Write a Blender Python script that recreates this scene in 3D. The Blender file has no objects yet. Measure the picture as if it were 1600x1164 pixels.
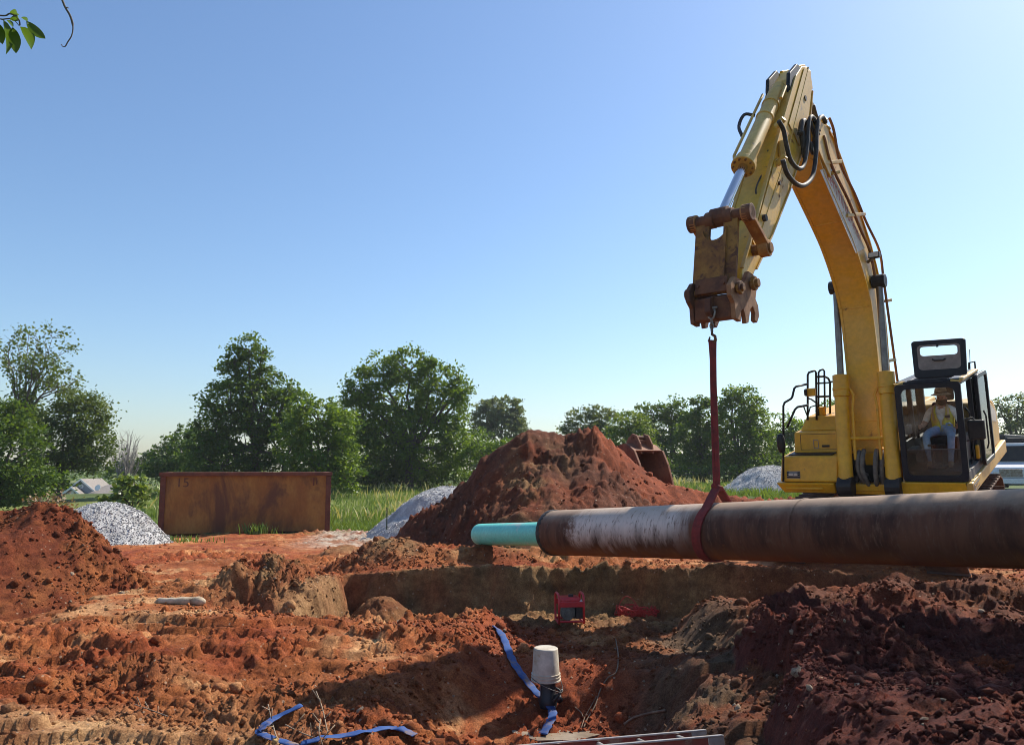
import bpy, bmesh, math, random
import numpy as np
from mathutils import Vector, Matrix, Quaternion

scene = bpy.context.scene
R = math.radians
# ------------------------------------------------------------------ camera, sky, sun, exposure
CAM_Z, PITCH, FPX = 1.65, R(7), 1209.0
cam_d = bpy.data.cameras.new('camera')
cam = bpy.data.objects.new('camera', cam_d)
scene.collection.objects.link(cam)
cam.location = (0, 0, CAM_Z)
cam.rotation_euler = (R(90) + PITCH, 0, 0)
cam_d.sensor_width = 36
cam_d.lens = FPX / 1600 * 36
cam_d.clip_start = 0.05
cam_d.clip_end = 3000
scene.camera = cam

SUN_AZ = (0.783, 0.622)          # horizontal direction towards the sun (to the right, a little behind the scene)
SUN_EL = R(44)
world = bpy.data.worlds.new('World')
scene.world = world
world.use_nodes = True
nt = world.node_tree
nt.nodes.clear()
sky = nt.nodes.new('ShaderNodeTexSky')
sky.sky_type = 'NISHITA'
sky.sun_disc = False
sky.sun_elevation = SUN_EL
sky.sun_rotation = math.atan2(SUN_AZ[0], SUN_AZ[1])
sky.altitude = 100
sky.air_density = 1.2
sky.dust_density = 0.8
sky.ozone_density = 6.0
bg = nt.nodes.new('ShaderNodeBackground')
bg.inputs[1].default_value = 0.110
wo = nt.nodes.new('ShaderNodeOutputWorld')
nt.links.new(sky.outputs[0], bg.inputs[0])
nt.links.new(bg.outputs[0], wo.inputs[0])

sd = bpy.data.lights.new('sun', 'SUN')
sd.energy = 5.0
sd.angle = R(0.53)
sd.color = (1.0, 0.91, 0.79)
sun = bpy.data.objects.new('sun', sd)
scene.collection.objects.link(sun)
_s = Vector((SUN_AZ[0] * math.cos(SUN_EL), SUN_AZ[1] * math.cos(SUN_EL), math.sin(SUN_EL)))
sun.rotation_euler = _s.to_track_quat('Z', 'Y').to_euler()
sun.location = (30, 20, 40)

scene.view_settings.view_transform = 'Standard'
scene.view_settings.look = 'None'
scene.view_settings.exposure = 0.56
scene.view_settings.gamma = 1.0
scene.render.engine = 'CYCLES'
scene.cycles.use_denoising = True
scene.cycles.denoiser = 'OPENIMAGEDENOISE'
scene.cycles.denoising_input_passes = 'RGB_ALBEDO_NORMAL'
scene.cycles.denoising_prefilter = 'ACCURATE'
scene.cycles.filter_width = 0.95
scene.cycles.sample_clamp_indirect = 4.0
scene.cycles.max_bounces = 8
scene.cycles.transparent_max_bounces = 24
scene.cycles.caustics_reflective = False
scene.cycles.caustics_refractive = False

rng = np.random.default_rng(11)
random.seed(5)
COL = scene.collection

# ------------------------------------------------------------------ helpers turning image pixels into positions (layout only)
_cp, _sp = math.cos(PITCH), math.sin(PITCH)


def ray(px, py):
    a = (px - 800) / FPX
    b = (582 - py) / FPX
    return Vector((a, _cp - b * _sp, _sp + b * _cp))


def at(px, py, Y):
    d = ray(px, py)
    return Vector((0, 0, CAM_Z)) + d * (Y / d.y)


def onz(px, py, z):
    d = ray(px, py)
    return Vector((0, 0, CAM_Z)) + d * ((z - CAM_Z) / d.z)


# ------------------------------------------------------------------ materials
MATS = {}


def _noise(nt, coord, scale, detail=6, rough=0.6, dist=0.0):
    n = nt.nodes.new('ShaderNodeTexNoise')
    n.inputs['Scale'].default_value = scale
    n.inputs['Detail'].default_value = detail
    n.inputs['Roughness'].default_value = rough
    n.inputs['Distortion'].default_value = dist
    nt.links.new(coord, n.inputs['Vector'])
    return n.outputs[0]


def _ramp(nt, src, lo, hi):
    m = nt.nodes.new('ShaderNodeMapRange')
    m.interpolation_type = 'SMOOTHSTEP'
    m.inputs[1].default_value = lo
    m.inputs[2].default_value = hi
    nt.links.new(src, m.inputs[0])
    return m.outputs[0]


def _mix(nt, fac, a, b, blend='MIX'):
    m = nt.nodes.new('ShaderNodeMix')
    m.data_type = 'RGBA'
    m.blend_type = blend
    if isinstance(fac, (int, float)):
        m.inputs[0].default_value = fac
    else:
        nt.links.new(fac, m.inputs[0])
    for i, v in ((6, a), (7, b)):
        if isinstance(v, tuple):
            m.inputs[i].default_value = (*v, 1)
        else:
            nt.links.new(v, m.inputs[i])
    return m.outputs[2]


def pm(name, base, alt=None, scale=3.0, lo=0.35, hi=0.65, stain=None, sscale=1.3, slo=0.55, shi=0.7, rough=0.6,
       metal=0.0, bump=0.0, bscale=30.0, spec=0.5, fine=0.12, stretch=None, srough=None):
    """procedural painted / rusty / dusty surface: two tones, an optional stain colour and fine grain"""
    m = bpy.data.materials.new(name)
    m.use_nodes = True
    nt = m.node_tree
    b = nt.nodes['Principled BSDF']
    tc = nt.nodes.new('ShaderNodeTexCoord')
    co = tc.outputs['Object']
    if stretch:
        mp = nt.nodes.new('ShaderNodeMapping')
        mp.inputs['Scale'].default_value = stretch
        nt.links.new(co, mp.inputs[0])
        co = mp.outputs[0]
    col = base
    if alt:
        col = _mix(nt, _ramp(nt, _noise(nt, co, scale), lo, hi), base, alt)
    if fine:
        f = _ramp(nt, _noise(nt, co, bscale * 0.7, 4, 0.7), 0.3, 0.7)
        dark = _mix(nt, f, (1 - fine,) * 3, (1 + fine * 0.6,) * 3)
        col = _mix(nt, 1.0, col, dark, 'MULTIPLY')
    if stain:
        sf = _ramp(nt, _noise(nt, co, sscale, 8, 0.68, 0.4), slo, shi)
        col = _mix(nt, sf, col, stain)
        if srough is not None:
            mr = nt.nodes.new('ShaderNodeMapRange')
            nt.links.new(sf, mr.inputs[0])
            mr.inputs[3].default_value = rough
            mr.inputs[4].default_value = srough
            nt.links.new(mr.outputs[0], b.inputs['Roughness'])
    if isinstance(col, tuple):
        b.inputs['Base Color'].default_value = (*col, 1)
    else:
        nt.links.new(col, b.inputs['Base Color'])
    if not (stain and srough is not None):
        b.inputs['Roughness'].default_value = rough
    b.inputs['Metallic'].default_value = metal
    b.inputs['Specular IOR Level'].default_value = spec
    if bump:
        bn = nt.nodes.new('ShaderNodeBump')
        bn.inputs['Strength'].default_value = 1.0
        bn.inputs['Distance'].default_value = bump
        nt.links.new(_noise(nt, co, bscale, 6, 0.65), bn.inputs['Height'])
        nt.links.new(bn.outputs[0], b.inputs['Normal'])
    MATS[name] = m
    return m


pm('yellow', (0.74, 0.40, 0.010), (0.66, 0.33, 0.010), 1.6, stain=(0.26, 0.14, 0.045), sscale=2.6, slo=0.62, shi=0.76, rough=0.42, srough=0.8, bump=0.0008, bscale=14)
pm('arm_yellow', (0.72, 0.41, 0.018), (0.66, 0.40, 0.07), 1.2, stain=(0.15, 0.05, 0.016), sscale=2.2, slo=0.61, shi=0.70, rough=0.45, srough=0.85, bump=0.0008, bscale=16)
pm('pale_yellow', (0.64, 0.42, 0.12), (0.58, 0.34, 0.06), 1.8, stain=(0.3, 0.2, 0.1), sscale=3, rough=0.5, bump=0.0006, bscale=18)
pm('decal_white', (0.62, 0.58, 0.5), (0.5, 0.44, 0.34), 3.0, stain=(0.35, 0.24, 0.12), sscale=5, rough=0.5)
pm('decal_red', (0.42, 0.05, 0.03), rough=0.5)
pm('decal_grey', (0.22, 0.21, 0.2), rough=0.6)
pm('rust_link', (0.17, 0.068, 0.020), (0.32, 0.155, 0.030), 4, stain=(0.09, 0.032, 0.016), sscale=5, slo=0.5, shi=0.62, rough=0.8, bump=0.002, bscale=40)
pm('rust_light', (0.50, 0.25, 0.075), (0.30, 0.115, 0.035), 5, rough=0.75, bump=0.0015, bscale=40)
pm('rust_brown', (0.20, 0.085, 0.038), (0.31, 0.15, 0.065), 6, stain=(0.10, 0.04, 0.022), sscale=5, rough=0.75, bump=0.003, bscale=35)
pm('rust_dark', (0.085, 0.032, 0.018), (0.17, 0.066, 0.028), 6, rough=0.8, bump=0.003, bscale=35)
pm('black_paint', (0.010, 0.011, 0.014), (0.026, 0.024, 0.023), 3, rough=0.5, spec=0.3)
pm('cab_frame', (0.009, 0.012, 0.02), (0.016, 0.018, 0.024), 3, rough=0.45, spec=0.25)
pm('rubber', (0.014, 0.013, 0.013), (0.045, 0.035, 0.028), 6, rough=0.65)
pm('grey_hose', (0.17, 0.15, 0.12), (0.09, 0.08, 0.065), 8, rough=0.8)
pm('chrome', (0.6, 0.6, 0.6), rough=0.18, metal=1.0, fine=0)
pm('dull_rod', (0.16, 0.13, 0.11), (0.22, 0.19, 0.16), 6, rough=0.35, metal=0.6)
pm('steel', (0.3, 0.28, 0.26), (0.2, 0.15, 0.11), 8, rough=0.5, metal=0.6)
pm('track_steel', (0.09, 0.055, 0.04), (0.15, 0.09, 0.06), 7, rough=0.8)
pm('grey_plastic', (0.10, 0.095, 0.09), (0.13, 0.12, 0.11), 5, rough=0.7)
pm('liner', (0.27, 0.24, 0.21), (0.22, 0.19, 0.17), 6, rough=0.85)
pm('seat_fabric', (0.02, 0.02, 0.022), rough=0.9)
pm('brown_line', (0.20, 0.075, 0.03), (0.30, 0.13, 0.04), 4, rough=0.6)
pm('skin', (0.42, 0.21, 0.14), (0.37, 0.17, 0.11), 20, rough=0.55)
pm('beard', (0.018, 0.011, 0.008), rough=0.9)
pm('shirt', (0.82, 0.81, 0.79), (0.6, 0.58, 0.55), 8, rough=0.9)
pm('jeans', (0.22, 0.34, 0.52), (0.34, 0.46, 0.62), 9, rough=0.9)
pm('vest', (0.66, 0.62, 0.04), (0.6, 0.42, 0.09), 7, rough=0.85)
pm('vest_tape', (0.5, 0.36, 0.2), rough=0.6)
pm('hat', (0.38, 0.30, 0.2), (0.16, 0.13, 0.08), 14, rough=0.95)
pm('boot', (0.35, 0.24, 0.15), rough=0.8)
pm('teal', (0.15, 0.62, 0.51), (0.19, 0.65, 0.54), 3, stain=(0.42, 0.55, 0.48), sscale=2.2, slo=0.56, shi=0.66, rough=0.42)
pm('sling_red', (0.22, 0.022, 0.020), (0.13, 0.018, 0.017), 12, rough=0.85, bump=0.002, bscale=90)
pm('dumpster_rust', (0.24, 0.09, 0.019), (0.35, 0.165, 0.036), 1.7, lo=0.3, hi=0.7, stain=(0.12, 0.045, 0.02), sscale=0.9, slo=0.48, shi=0.66, rough=0.85, bump=0.003, bscale=24, stretch=(1, 1, 0.45))
pm('dumpster_rim', (0.17, 0.05, 0.025), (0.10, 0.03, 0.018), 3, rough=0.85, bump=0.002, bscale=30)
pm('bucket_rust', (0.19, 0.07, 0.035), (0.27, 0.12, 0.06), 3, stain=(0.09, 0.04, 0.028), sscale=2, rough=0.8, bump=0.003, bscale=25)
pm('white_bucket', (0.56, 0.51, 0.42), (0.44, 0.38, 0.29), 6, stain=(0.33, 0.23, 0.14), sscale=7, slo=0.55, shi=0.7, rough=0.6)
pm('pump_black', (0.012, 0.014, 0.02), rough=0.4)
pm('hose_blue', (0.020, 0.060, 0.20), (0.035, 0.085, 0.25), 6, stain=(0.2, 0.14, 0.1), sscale=5, slo=0.5, shi=0.68, rough=0.75, bump=0.001, bscale=60, spec=0.25)
pm('generator_red', (0.60, 0.03, 0.035), (0.5, 0.025, 0.03), 8, rough=0.4)
pm('engine_grey', (0.16, 0.15, 0.14), (0.08, 0.07, 0.065), 14, rough=0.6)
pm('white_paint', (0.74, 0.74, 0.73), (0.66, 0.65, 0.63), 3, rough=0.4)
pm('cord_red', (0.5, 0.04, 0.03), rough=0.6)
pm('ladder_red', (0.30, 0.055, 0.03), (0.22, 0.06, 0.035), 8, stain=(0.35, 0.24, 0.15), sscale=7, rough=0.6)
pm('aluminium', (0.62, 0.58, 0.53), (0.5, 0.44, 0.37), 9, rough=0.4, metal=0.7)
pm('dry_wood', (0.33, 0.25, 0.17), (0.22, 0.16, 0.1), 9, rough=0.9, bump=0.003, bscale=40)
pm('pale_log', (0.56, 0.46, 0.33), (0.42, 0.33, 0.22), 8, stain=(0.2, 0.12, 0.07), sscale=9, rough=0.9, bump=0.006, bscale=28)
pm('root', (0.15, 0.09, 0.055), (0.24, 0.16, 0.10), 9, rough=0.9)
pm('bark', (0.085, 0.065, 0.05), (0.13, 0.11, 0.09), 5, rough=0.95, bump=0.02, bscale=9)
pm('grey_twig', (0.30, 0.27, 0.25), rough=0.95)
pm('post_green', (0.02, 0.05, 0.035), rough=0.6)
pm('siding', (0.36, 0.41, 0.46), (0.32, 0.37, 0.42), 2, rough=0.8)
pm('trim', (0.78, 0.78, 0.76), rough=0.6)
pm('shingle', (0.26, 0.23, 0.20), (0.19, 0.17, 0.15), 3, rough=0.95)
pm('tin_roof', (0.5, 0.5, 0.5), (0.4, 0.38, 0.36), 2, rough=0.5)
pm('shed_wall', (0.16, 0.16, 0.16), (0.12, 0.115, 0.11), 3, rough=0.85)
pm('truck_white', (0.72, 0.73, 0.75), rough=0.3)
pm('tyre', (0.02, 0.02, 0.02), (0.08, 0.06, 0.05), 6, rough=0.9)
pm('mud_slick', (0.20, 0.15, 0.10), (0.32, 0.26, 0.19), 5, rough=0.3)
pm('lime_rock', (0.55, 0.5, 0.43), (0.42, 0.37, 0.3), 4, rough=0.9, bump=0.02, bscale=12)
pm('lamp_glass', (0.65, 0.66, 0.66), rough=0.15)


def glass_mat(name, tint=(0.8, 0.86, 0.86), gloss=0.06, dust=0.0):
    m = bpy.data.materials.new(name)
    m.use_nodes = True
    nt = m.node_tree
    nt.nodes.clear()
    out = nt.nodes.new('ShaderNodeOutputMaterial')
    tr = nt.nodes.new('ShaderNodeBsdfTransparent')
    tr.inputs[0].default_value = (*tint, 1)
    gl = nt.nodes.new('ShaderNodeBsdfGlossy')
    gl.inputs['Roughness'].default_value = 0.03
    fr = nt.nodes.new('ShaderNodeFresnel')
    fr.inputs[0].default_value = 1.32
    mx = nt.nodes.new('ShaderNodeMixShader')
    nt.links.new(fr.outputs[0], mx.inputs[0])
    nt.links.new(tr.outputs[0], mx.inputs[1])
    nt.links.new(gl.outputs[0], mx.inputs[2])
    last = mx.outputs[0]
    if dust:
        df = nt.nodes.new('ShaderNodeBsdfDiffuse')
        df.inputs[0].default_value = (0.5, 0.42, 0.33, 1)
        tc = nt.nodes.new('ShaderNodeTexCoord')
        f = _ramp(nt, _noise(nt, tc.outputs['Object'], 3, 6), 0.3, 0.8)
        mm = nt.nodes.new('ShaderNodeMath')
        mm.operation = 'MULTIPLY'
        mm.inputs[1].default_value = dust
        nt.links.new(f, mm.inputs[0])
        mx2 = nt.nodes.new('ShaderNodeMixShader')
        nt.links.new(mm.outputs[0], mx2.inputs[0])
        nt.links.new(last, mx2.inputs[1])
        nt.links.new(df.outputs[0], mx2.inputs[2])
        last = mx2.outputs[0]
    nt.links.new(last, out.inputs[0])
    MATS[name] = m


glass_mat('glass', (0.95, 0.97, 0.97), dust=0.0)
glass_mat('glass_dusty', (0.75, 0.75, 0.73), dust=0.15)


def soil_mat():
    m = bpy.data.materials.new('soil')
    m.use_nodes = True
    nt = m.node_tree
    b = nt.nodes['Principled BSDF']
    tc = nt.nodes.new('ShaderNodeTexCoord')
    co = tc.outputs['Object']
    at_ = nt.nodes.new('ShaderNodeAttribute')
    at_.attribute_name = 'soil'
    col = at_.outputs['Color']
    v = _ramp(nt, _noise(nt, co, 7, 8, 0.75), 0.3, 0.7)
    col = _mix(nt, 1.0, col, _mix(nt, v, (0.6, 0.54, 0.50), (1.3, 1.33, 1.35)), 'MULTIPLY')
    v2 = _ramp(nt, _noise(nt, co, 60, 5, 0.75), 0.3, 0.72)
    col = _mix(nt, 1.0, col, _mix(nt, v2, (0.6, 0.55, 0.52), (1.3, 1.32, 1.35)), 'MULTIPLY')
    # pale stone chips
    vo = nt.nodes.new('ShaderNodeTexVoronoi')
    vo.inputs['Scale'].default_value = 26
    nt.links.new(co, vo.inputs['Vector'])
    wn = nt.nodes.new('ShaderNodeSeparateColor')
    nt.links.new(vo.outputs['Color'], wn.inputs[0])
    gt = nt.nodes.new('ShaderNodeMath')
    gt.operation = 'GREATER_THAN'
    gt.inputs[1].default_value = 0.975
    nt.links.new(wn.outputs[0], gt.inputs[0])
    ls = nt.nodes.new('ShaderNodeMath')
    ls.operation = 'LESS_THAN'
    ls.inputs[1].default_value = 0.33
    nt.links.new(vo.outputs['Distance'], ls.inputs[0])
    mu = nt.nodes.new('ShaderNodeMath')
    mu.operation = 'MULTIPLY'
    nt.links.new(gt.outputs[0], mu.inputs[0])
    nt.links.new(ls.outputs[0], mu.inputs[1])
    mu2 = nt.nodes.new('ShaderNodeMath')
    mu2.operation = 'MULTIPLY'
    mu2.inputs[1].default_value = 0.6
    nt.links.new(mu.outputs[0], mu2.inputs[0])
    col = _mix(nt, mu2.outputs[0], col, (0.48, 0.36, 0.25))
    nt.links.new(col, b.inputs['Base Color'])
    b.inputs['Roughness'].default_value = 0.92
    b.inputs['Specular IOR Level'].default_value = 0.25
    bn = nt.nodes.new('ShaderNodeBump')
    bn.inputs['Distance'].default_value = 0.045
    bn.inputs['Strength'].default_value = 1.0
    n1 = _noise(nt, co, 24, 9, 0.8)
    nt.links.new(n1, bn.inputs['Height'])
    nt.links.new(bn.outputs[0], b.inputs['Normal'])
    MATS['soil'] = m


soil_mat()


def leaf_mat(name, c1, c2, trans=0.35, rough=0.5):
    m = bpy.data.materials.new(name)
    m.use_nodes = True
    nt = m.node_tree
    nt.nodes.clear()
    out = nt.nodes.new('ShaderNodeOutputMaterial')
    geo = nt.nodes.new('ShaderNodeNewGeometry')
    tc = nt.nodes.new('ShaderNodeTexCoord')
    big = _ramp(nt, _noise(nt, tc.outputs['Object'], 0.45, 3), 0.35, 0.65)
    ad = nt.nodes.new('ShaderNodeMath')
    ad.operation = 'MULTIPLY_ADD'
    nt.links.new(geo.outputs['Random Per Island'], ad.inputs[0])
    ad.inputs[1].default_value = 0.6
    mu = nt.nodes.new('ShaderNodeMath')
    mu.operation = 'MULTIPLY'
    mu.inputs[1].default_value = 0.4
    nt.links.new(big, mu.inputs[0])
    nt.links.new(mu.outputs[0], ad.inputs[2])
    col = _mix(nt, ad.outputs[0], c1, c2)
    df = nt.nodes.new('ShaderNodeBsdfPrincipled')
    nt.links.new(col, df.inputs['Base Color'])
    df.inputs['Roughness'].default_value = rough
    df.inputs['Specular IOR Level'].default_value = 0.35
    tl = nt.nodes.new('ShaderNodeBsdfTranslucent')
    tcol = _mix(nt, 1.0, col, (1.5, 1.35, 0.45), 'MULTIPLY')
    nt.links.new(tcol, tl.inputs[0])
    mx = nt.nodes.new('ShaderNodeMixShader')
    mx.inputs[0].default_value = trans
    nt.links.new(df.outputs[0], mx.inputs[1])
    nt.links.new(tl.outputs[0], mx.inputs[2])
    nt.links.new(mx.outputs[0], out.inputs[0])
    MATS[name] = m


leaf_mat('leaf_dark', (0.045, 0.095, 0.016), (0.12, 0.195, 0.028), 0.45)
leaf_mat('leaf_mid', (0.068, 0.135, 0.016), (0.16, 0.245, 0.03), 0.45)
leaf_mat('leaf_bright', (0.085, 0.15, 0.022), (0.17, 0.24, 0.04), 0.42)
leaf_mat('leaf_grey', (0.075, 0.115, 0.05), (0.16, 0.20, 0.095), 0.4)
leaf_mat('leaf_olive', (0.06, 0.105, 0.025), (0.135, 0.185, 0.05), 0.4)
leaf_mat('leaf_shrub', (0.10, 0.17, 0.03), (0.28, 0.34, 0.10), 0.3, 0.35)
leaf_mat('leaf_near', (0.05, 0.10, 0.012), (0.07, 0.13, 0.02), 0.5, 0.4)
leaf_mat('grass_blade', (0.09, 0.17, 0.03), (0.20, 0.28, 0.07), 0.3)
leaf_mat('grass_head', (0.34, 0.33, 0.16), (0.45, 0.42, 0.25), 0.3)
leaf_mat('dry_brush', (0.20, 0.13, 0.07), (0.30, 0.2, 0.11), 0.2)


# ------------------------------------------------------------------ mesh builder
class G:
    def __init__(self, xf=None):
        self.v, self.f = [], []
        self.xf = xf

    def add(self, vs, fs):
        o = len(self.v)
        self.v += [tuple(p) for p in vs]
        self.f += [tuple(i + o for i in q) for q in fs]
        return self

    def box(self, a, b):
        (x0, y0, z0), (x1, y1, z1) = a, b
        vs = [(x, y, z) for z in (z0, z1) for y in (y0, y1) for x in (x0, x1)]
        return self.add(vs, [(0, 2, 3, 1), (4, 5, 7, 6), (0, 1, 5, 4), (2, 6, 7, 3), (0, 4, 6, 2), (1, 3, 7, 5)])

    def hexa(self, bot, top):
        return self.add(list(bot) + list(top), [(3, 2, 1, 0), (4, 5, 6, 7), (0, 1, 5, 4), (1, 2, 6, 5), (2, 3, 7, 6), (3, 0, 4, 7)])

    def beam(self, p0, p1, w, h, up=(0, 0, 1)):
        p0, p1 = Vector(p0), Vector(p1)
        d = (p1 - p0).normalized()
        s = d.cross(Vector(up))
        if s.length < 1e-4:
            s = d.cross(Vector((1, 0, 0)))
        s.normalize()
        u = s.cross(d)
        q = [(-w / 2, -h / 2), (w / 2, -h / 2), (w / 2, h / 2), (-w / 2, h / 2)]
        return self.hexa([p0 + s * a + u * b for a, b in q], [p1 + s * a + u * b for a, b in q])

    def prism(self, poly, x0, x1):
        """poly in (y,z), extruded along x"""
        n = len(poly)
        vs = [(x0, a, b) for a, b in poly] + [(x1, a, b) for a, b in poly]
        fs = [tuple(range(n)), tuple(range(2 * n - 1, n - 1, -1))]
        fs += [(i, i + n, (i + 1) % n + n, (i + 1) % n) for i in range(n)]
        return self.add(vs, fs)

    def extr(self, pts, d):
        """planar polygon of 3D points, thickened by vector d"""
        n = len(pts)
        d = Vector(d)
        vs = [Vector(p) for p in pts] + [Vector(p) + d for p in pts]
        fs = [tuple(range(n)), tuple(range(2 * n - 1, n - 1, -1))]
        fs += [(i, i + n, (i + 1) % n + n, (i + 1) % n) for i in range(n)]
        return self.add(vs, fs)

    def ring(self, outer, inner, d):
        """frame between two loops (same count) of 3D points, thickened by d"""
        n = len(outer)
        d = Vector(d)
        vs = [Vector(p) for p in outer] + [Vector(p) for p in inner]
        vs += [p + d for p in vs]
        fs = []
        for i in range(n):
            j = (i + 1) % n
            fs += [(i, j, n + j, n + i), (2 * n + i, 3 * n + i, 3 * n + j, 2 * n + j),
                   (i, 2 * n + i, 2 * n + j, j), (n + i, n + j, 3 * n + j, 3 * n + i)]
        return self.add(vs, fs)

    def tube(self, pts, r, n=8, cap=True, flat=1.0):
        pts = [Vector(p) for p in pts]
        k = len(pts)
        rs = r if isinstance(r, (list, tuple)) else [r] * k
        vs, fs = [], []
        nrm = None
        for i, p in enumerate(pts):
            t = (pts[min(i + 1, k - 1)] - pts[max(i - 1, 0)])
            if t.length < 1e-9:
                t = Vector((0, 0, 1))
            t.normalize()
            if nrm is None:
                nrm = t.cross(Vector((0, 0, 1)))
                if nrm.length < 0.05:
                    nrm = t.cross(Vector((0, 1, 0)))
            nrm = (nrm - t * nrm.dot(t))
            nrm.normalize()
            bn = t.cross(nrm)
            for j in range(n):
                a = 2 * math.pi * j / n
                vs.append(p + nrm * (math.cos(a) * rs[i]) + bn * (math.sin(a) * rs[i] * flat))
        for i in range(k - 1):
            for j in range(n):
                fs.append((i * n + j, i * n + (j + 1) % n, (i + 1) * n + (j + 1) % n, (i + 1) * n + j))
        if cap:
            fs += [tuple(range(n - 1, -1, -1)), tuple(range((k - 1) * n, k * n))]
        return self.add(vs, fs)

    def cyl(self, p0, p1, r, n=16, r1=None):
        return self.tube([p0, p1], [r, r if r1 is None else r1], n)

    def lathe(self, prof, n=20, org=(0, 0, 0), axis=(0, 0, 1)):
        """profile (r, h) revolved round axis"""
        ax = Vector(axis).normalized()
        a = ax.cross(Vector((0, 0, 1)))
        if a.length < 0.05:
            a = Vector((1, 0, 0))
        a.normalize()
        b = ax.cross(a)
        o = Vector(org)
        vs, fs = [], []
        for r, h in prof:
            for j in range(n):
                t = 2 * math.pi * j / n
                vs.append(o + ax * h + a * (r * math.cos(t)) + b * (r * math.sin(t)))
        for i in range(len(prof) - 1):
            for j in range(n):
                fs.append((i * n + j, i * n + (j + 1) % n, (i + 1) * n + (j + 1) % n, (i + 1) * n + j))
        return self.add(vs, fs)

    def build_each(self, name, mat, parent=None, bevel=0.0, smooth=False, **k):
        """one object per connected piece"""
        par = list(range(len(self.v)))

        def root(i):
            while par[i] != i:
                par[i] = par[par[i]]
                i = par[i]
            return i
        for q in self.f:
            for i in q[1:]:
                par[root(i)] = root(q[0])
        groups = {}
        for q in self.f:
            groups.setdefault(root(q[0]), []).append(q)
        out = []
        for fs in groups.values():
            ids = sorted({i for q in fs for i in q})
            mp = {i: j for j, i in enumerate(ids)}
            g = G(self.xf)
            g.add([self.v[i] for i in ids], [tuple(mp[i] for i in q) for q in fs])
            out.append(g.build(name, mat, parent, bevel, smooth, **k))
        return out

    def build(self, name, mat, parent=None, bevel=0.0, smooth=False, seg=2, loc=None):
        me = bpy.data.meshes.new(name)
        vs = self.v if self.xf is None else [self.xf(*p) for p in self.v]
        me.from_pydata([tuple(p) for p in vs], [], self.f)
        bm = bmesh.new()
        bm.from_mesh(me)
        bmesh.ops.recalc_face_normals(bm, faces=bm.faces)
        bm.to_mesh(me)
        bm.free()
        o = bpy.data.objects.new(name, me)
        COL.objects.link(o)
        me.materials.append(MATS[mat])
        if parent is not None:
            o.parent = parent
        if loc is not None:
            o.location = loc
        if bevel:
            md = o.modifiers.new('bevel', 'BEVEL')
            md.width = bevel
            md.segments = seg
            md.limit_method = 'ANGLE'
            md.angle_limit = R(35)
        if smooth:
            me.polygons.foreach_set('use_smooth', [True] * len(me.polygons))
            if smooth == 'auto':
                me.set_sharp_from_angle(angle=R(40))
        return o


def tag(o, label=None, cat=None, group=None, kind=None):
    if label:
        o['label'] = label
    if cat:
        o['category'] = cat
    if group:
        o['group'] = group
    if kind:
        o['kind'] = kind
    return o


def empty(name, loc=(0, 0, 0), rz=0.0):
    o = bpy.data.objects.new(name, None)
    o.location = loc
    o.rotation_euler = (0, 0, rz)
    o.empty_display_size = 0.1
    COL.objects.link(o)
    return o


def np_mesh(name, verts, faces, mat, smooth=False, parent=None):
    """verts (n,3), faces (m,k) numpy arrays"""
    me = bpy.data.meshes.new(name)
    n, (m, k) = len(verts), faces.shape
    me.vertices.add(n)
    me.vertices.foreach_set('co', np.ascontiguousarray(verts, np.float32).ravel())
    me.loops.add(m * k)
    me.loops.foreach_set('vertex_index', np.ascontiguousarray(faces, np.int32).ravel())
    me.polygons.add(m)
    me.polygons.foreach_set('loop_start', np.arange(0, m * k, k, dtype=np.int32))
    if smooth:
        me.polygons.foreach_set('use_smooth', np.ones(m, bool))
    me.update(calc_edges=True)
    me.materials.append(MATS[mat])
    o = bpy.data.objects.new(name, me)
    COL.objects.link(o)
    if parent is not None:
        o.parent = parent
    return o


def spline(pts, n=8):
    """Catmull-Rom through pts"""
    p = [Vector(q) for q in pts]
    p = [p[0] * 2 - p[1]] + p + [p[-1] * 2 - p[-2]]
    out = []
    for i in range(1, len(p) - 2):
        for k in range(n):
            t = k / n
            a, b, c, d = p[i - 1], p[i], p[i + 1], p[i + 2]
            out.append(0.5 * ((2 * b) + (c - a) * t + (2 * a - 5 * b + 4 * c - d) * t * t + (3 * b - a - 3 * c + d) * t ** 3))
    out.append(p[-2])
    return out


# ------------------------------------------------------------------ noise (numpy)
def _hash(ix, iy, seed):
    h = (ix.astype(np.int64) * 374761393 + iy.astype(np.int64) * 668265263 + seed * 1442695041) & 0xFFFFFFFF
    h = ((h ^ (h >> 13)) * 1274126177) & 0xFFFFFFFF
    h = h ^ (h >> 16)
    return (h & 0xFFFFFF).astype(np.float64) / 0xFFFFFF


def vnoise(x, y, seed=0):
    ix, iy = np.floor(x), np.floor(y)
    fx, fy = x - ix, y - iy
    u, v = fx * fx * fx * (fx * (fx * 6 - 15) + 10), fy * fy * fy * (fy * (fy * 6 - 15) + 10)
    a, b = _hash(ix, iy, seed), _hash(ix + 1, iy, seed)
    c, d = _hash(ix, iy + 1, seed), _hash(ix + 1, iy + 1, seed)
    return (a * (1 - u) + b * u) * (1 - v) + (c * (1 - u) + d * u) * v - 0.5


def fbm(x, y, seed=0, oct=5, gain=0.5):
    t, a, f = 0, 1.0, 1.0
    for i in range(oct):
        ca, sa = math.cos(i * 0.7), math.sin(i * 0.7)
        t = t + a * vnoise((x * ca - y * sa) * f, (x * sa + y * ca) * f, seed + i)
        a *= gain
        f *= 2.03
    return t


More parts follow.
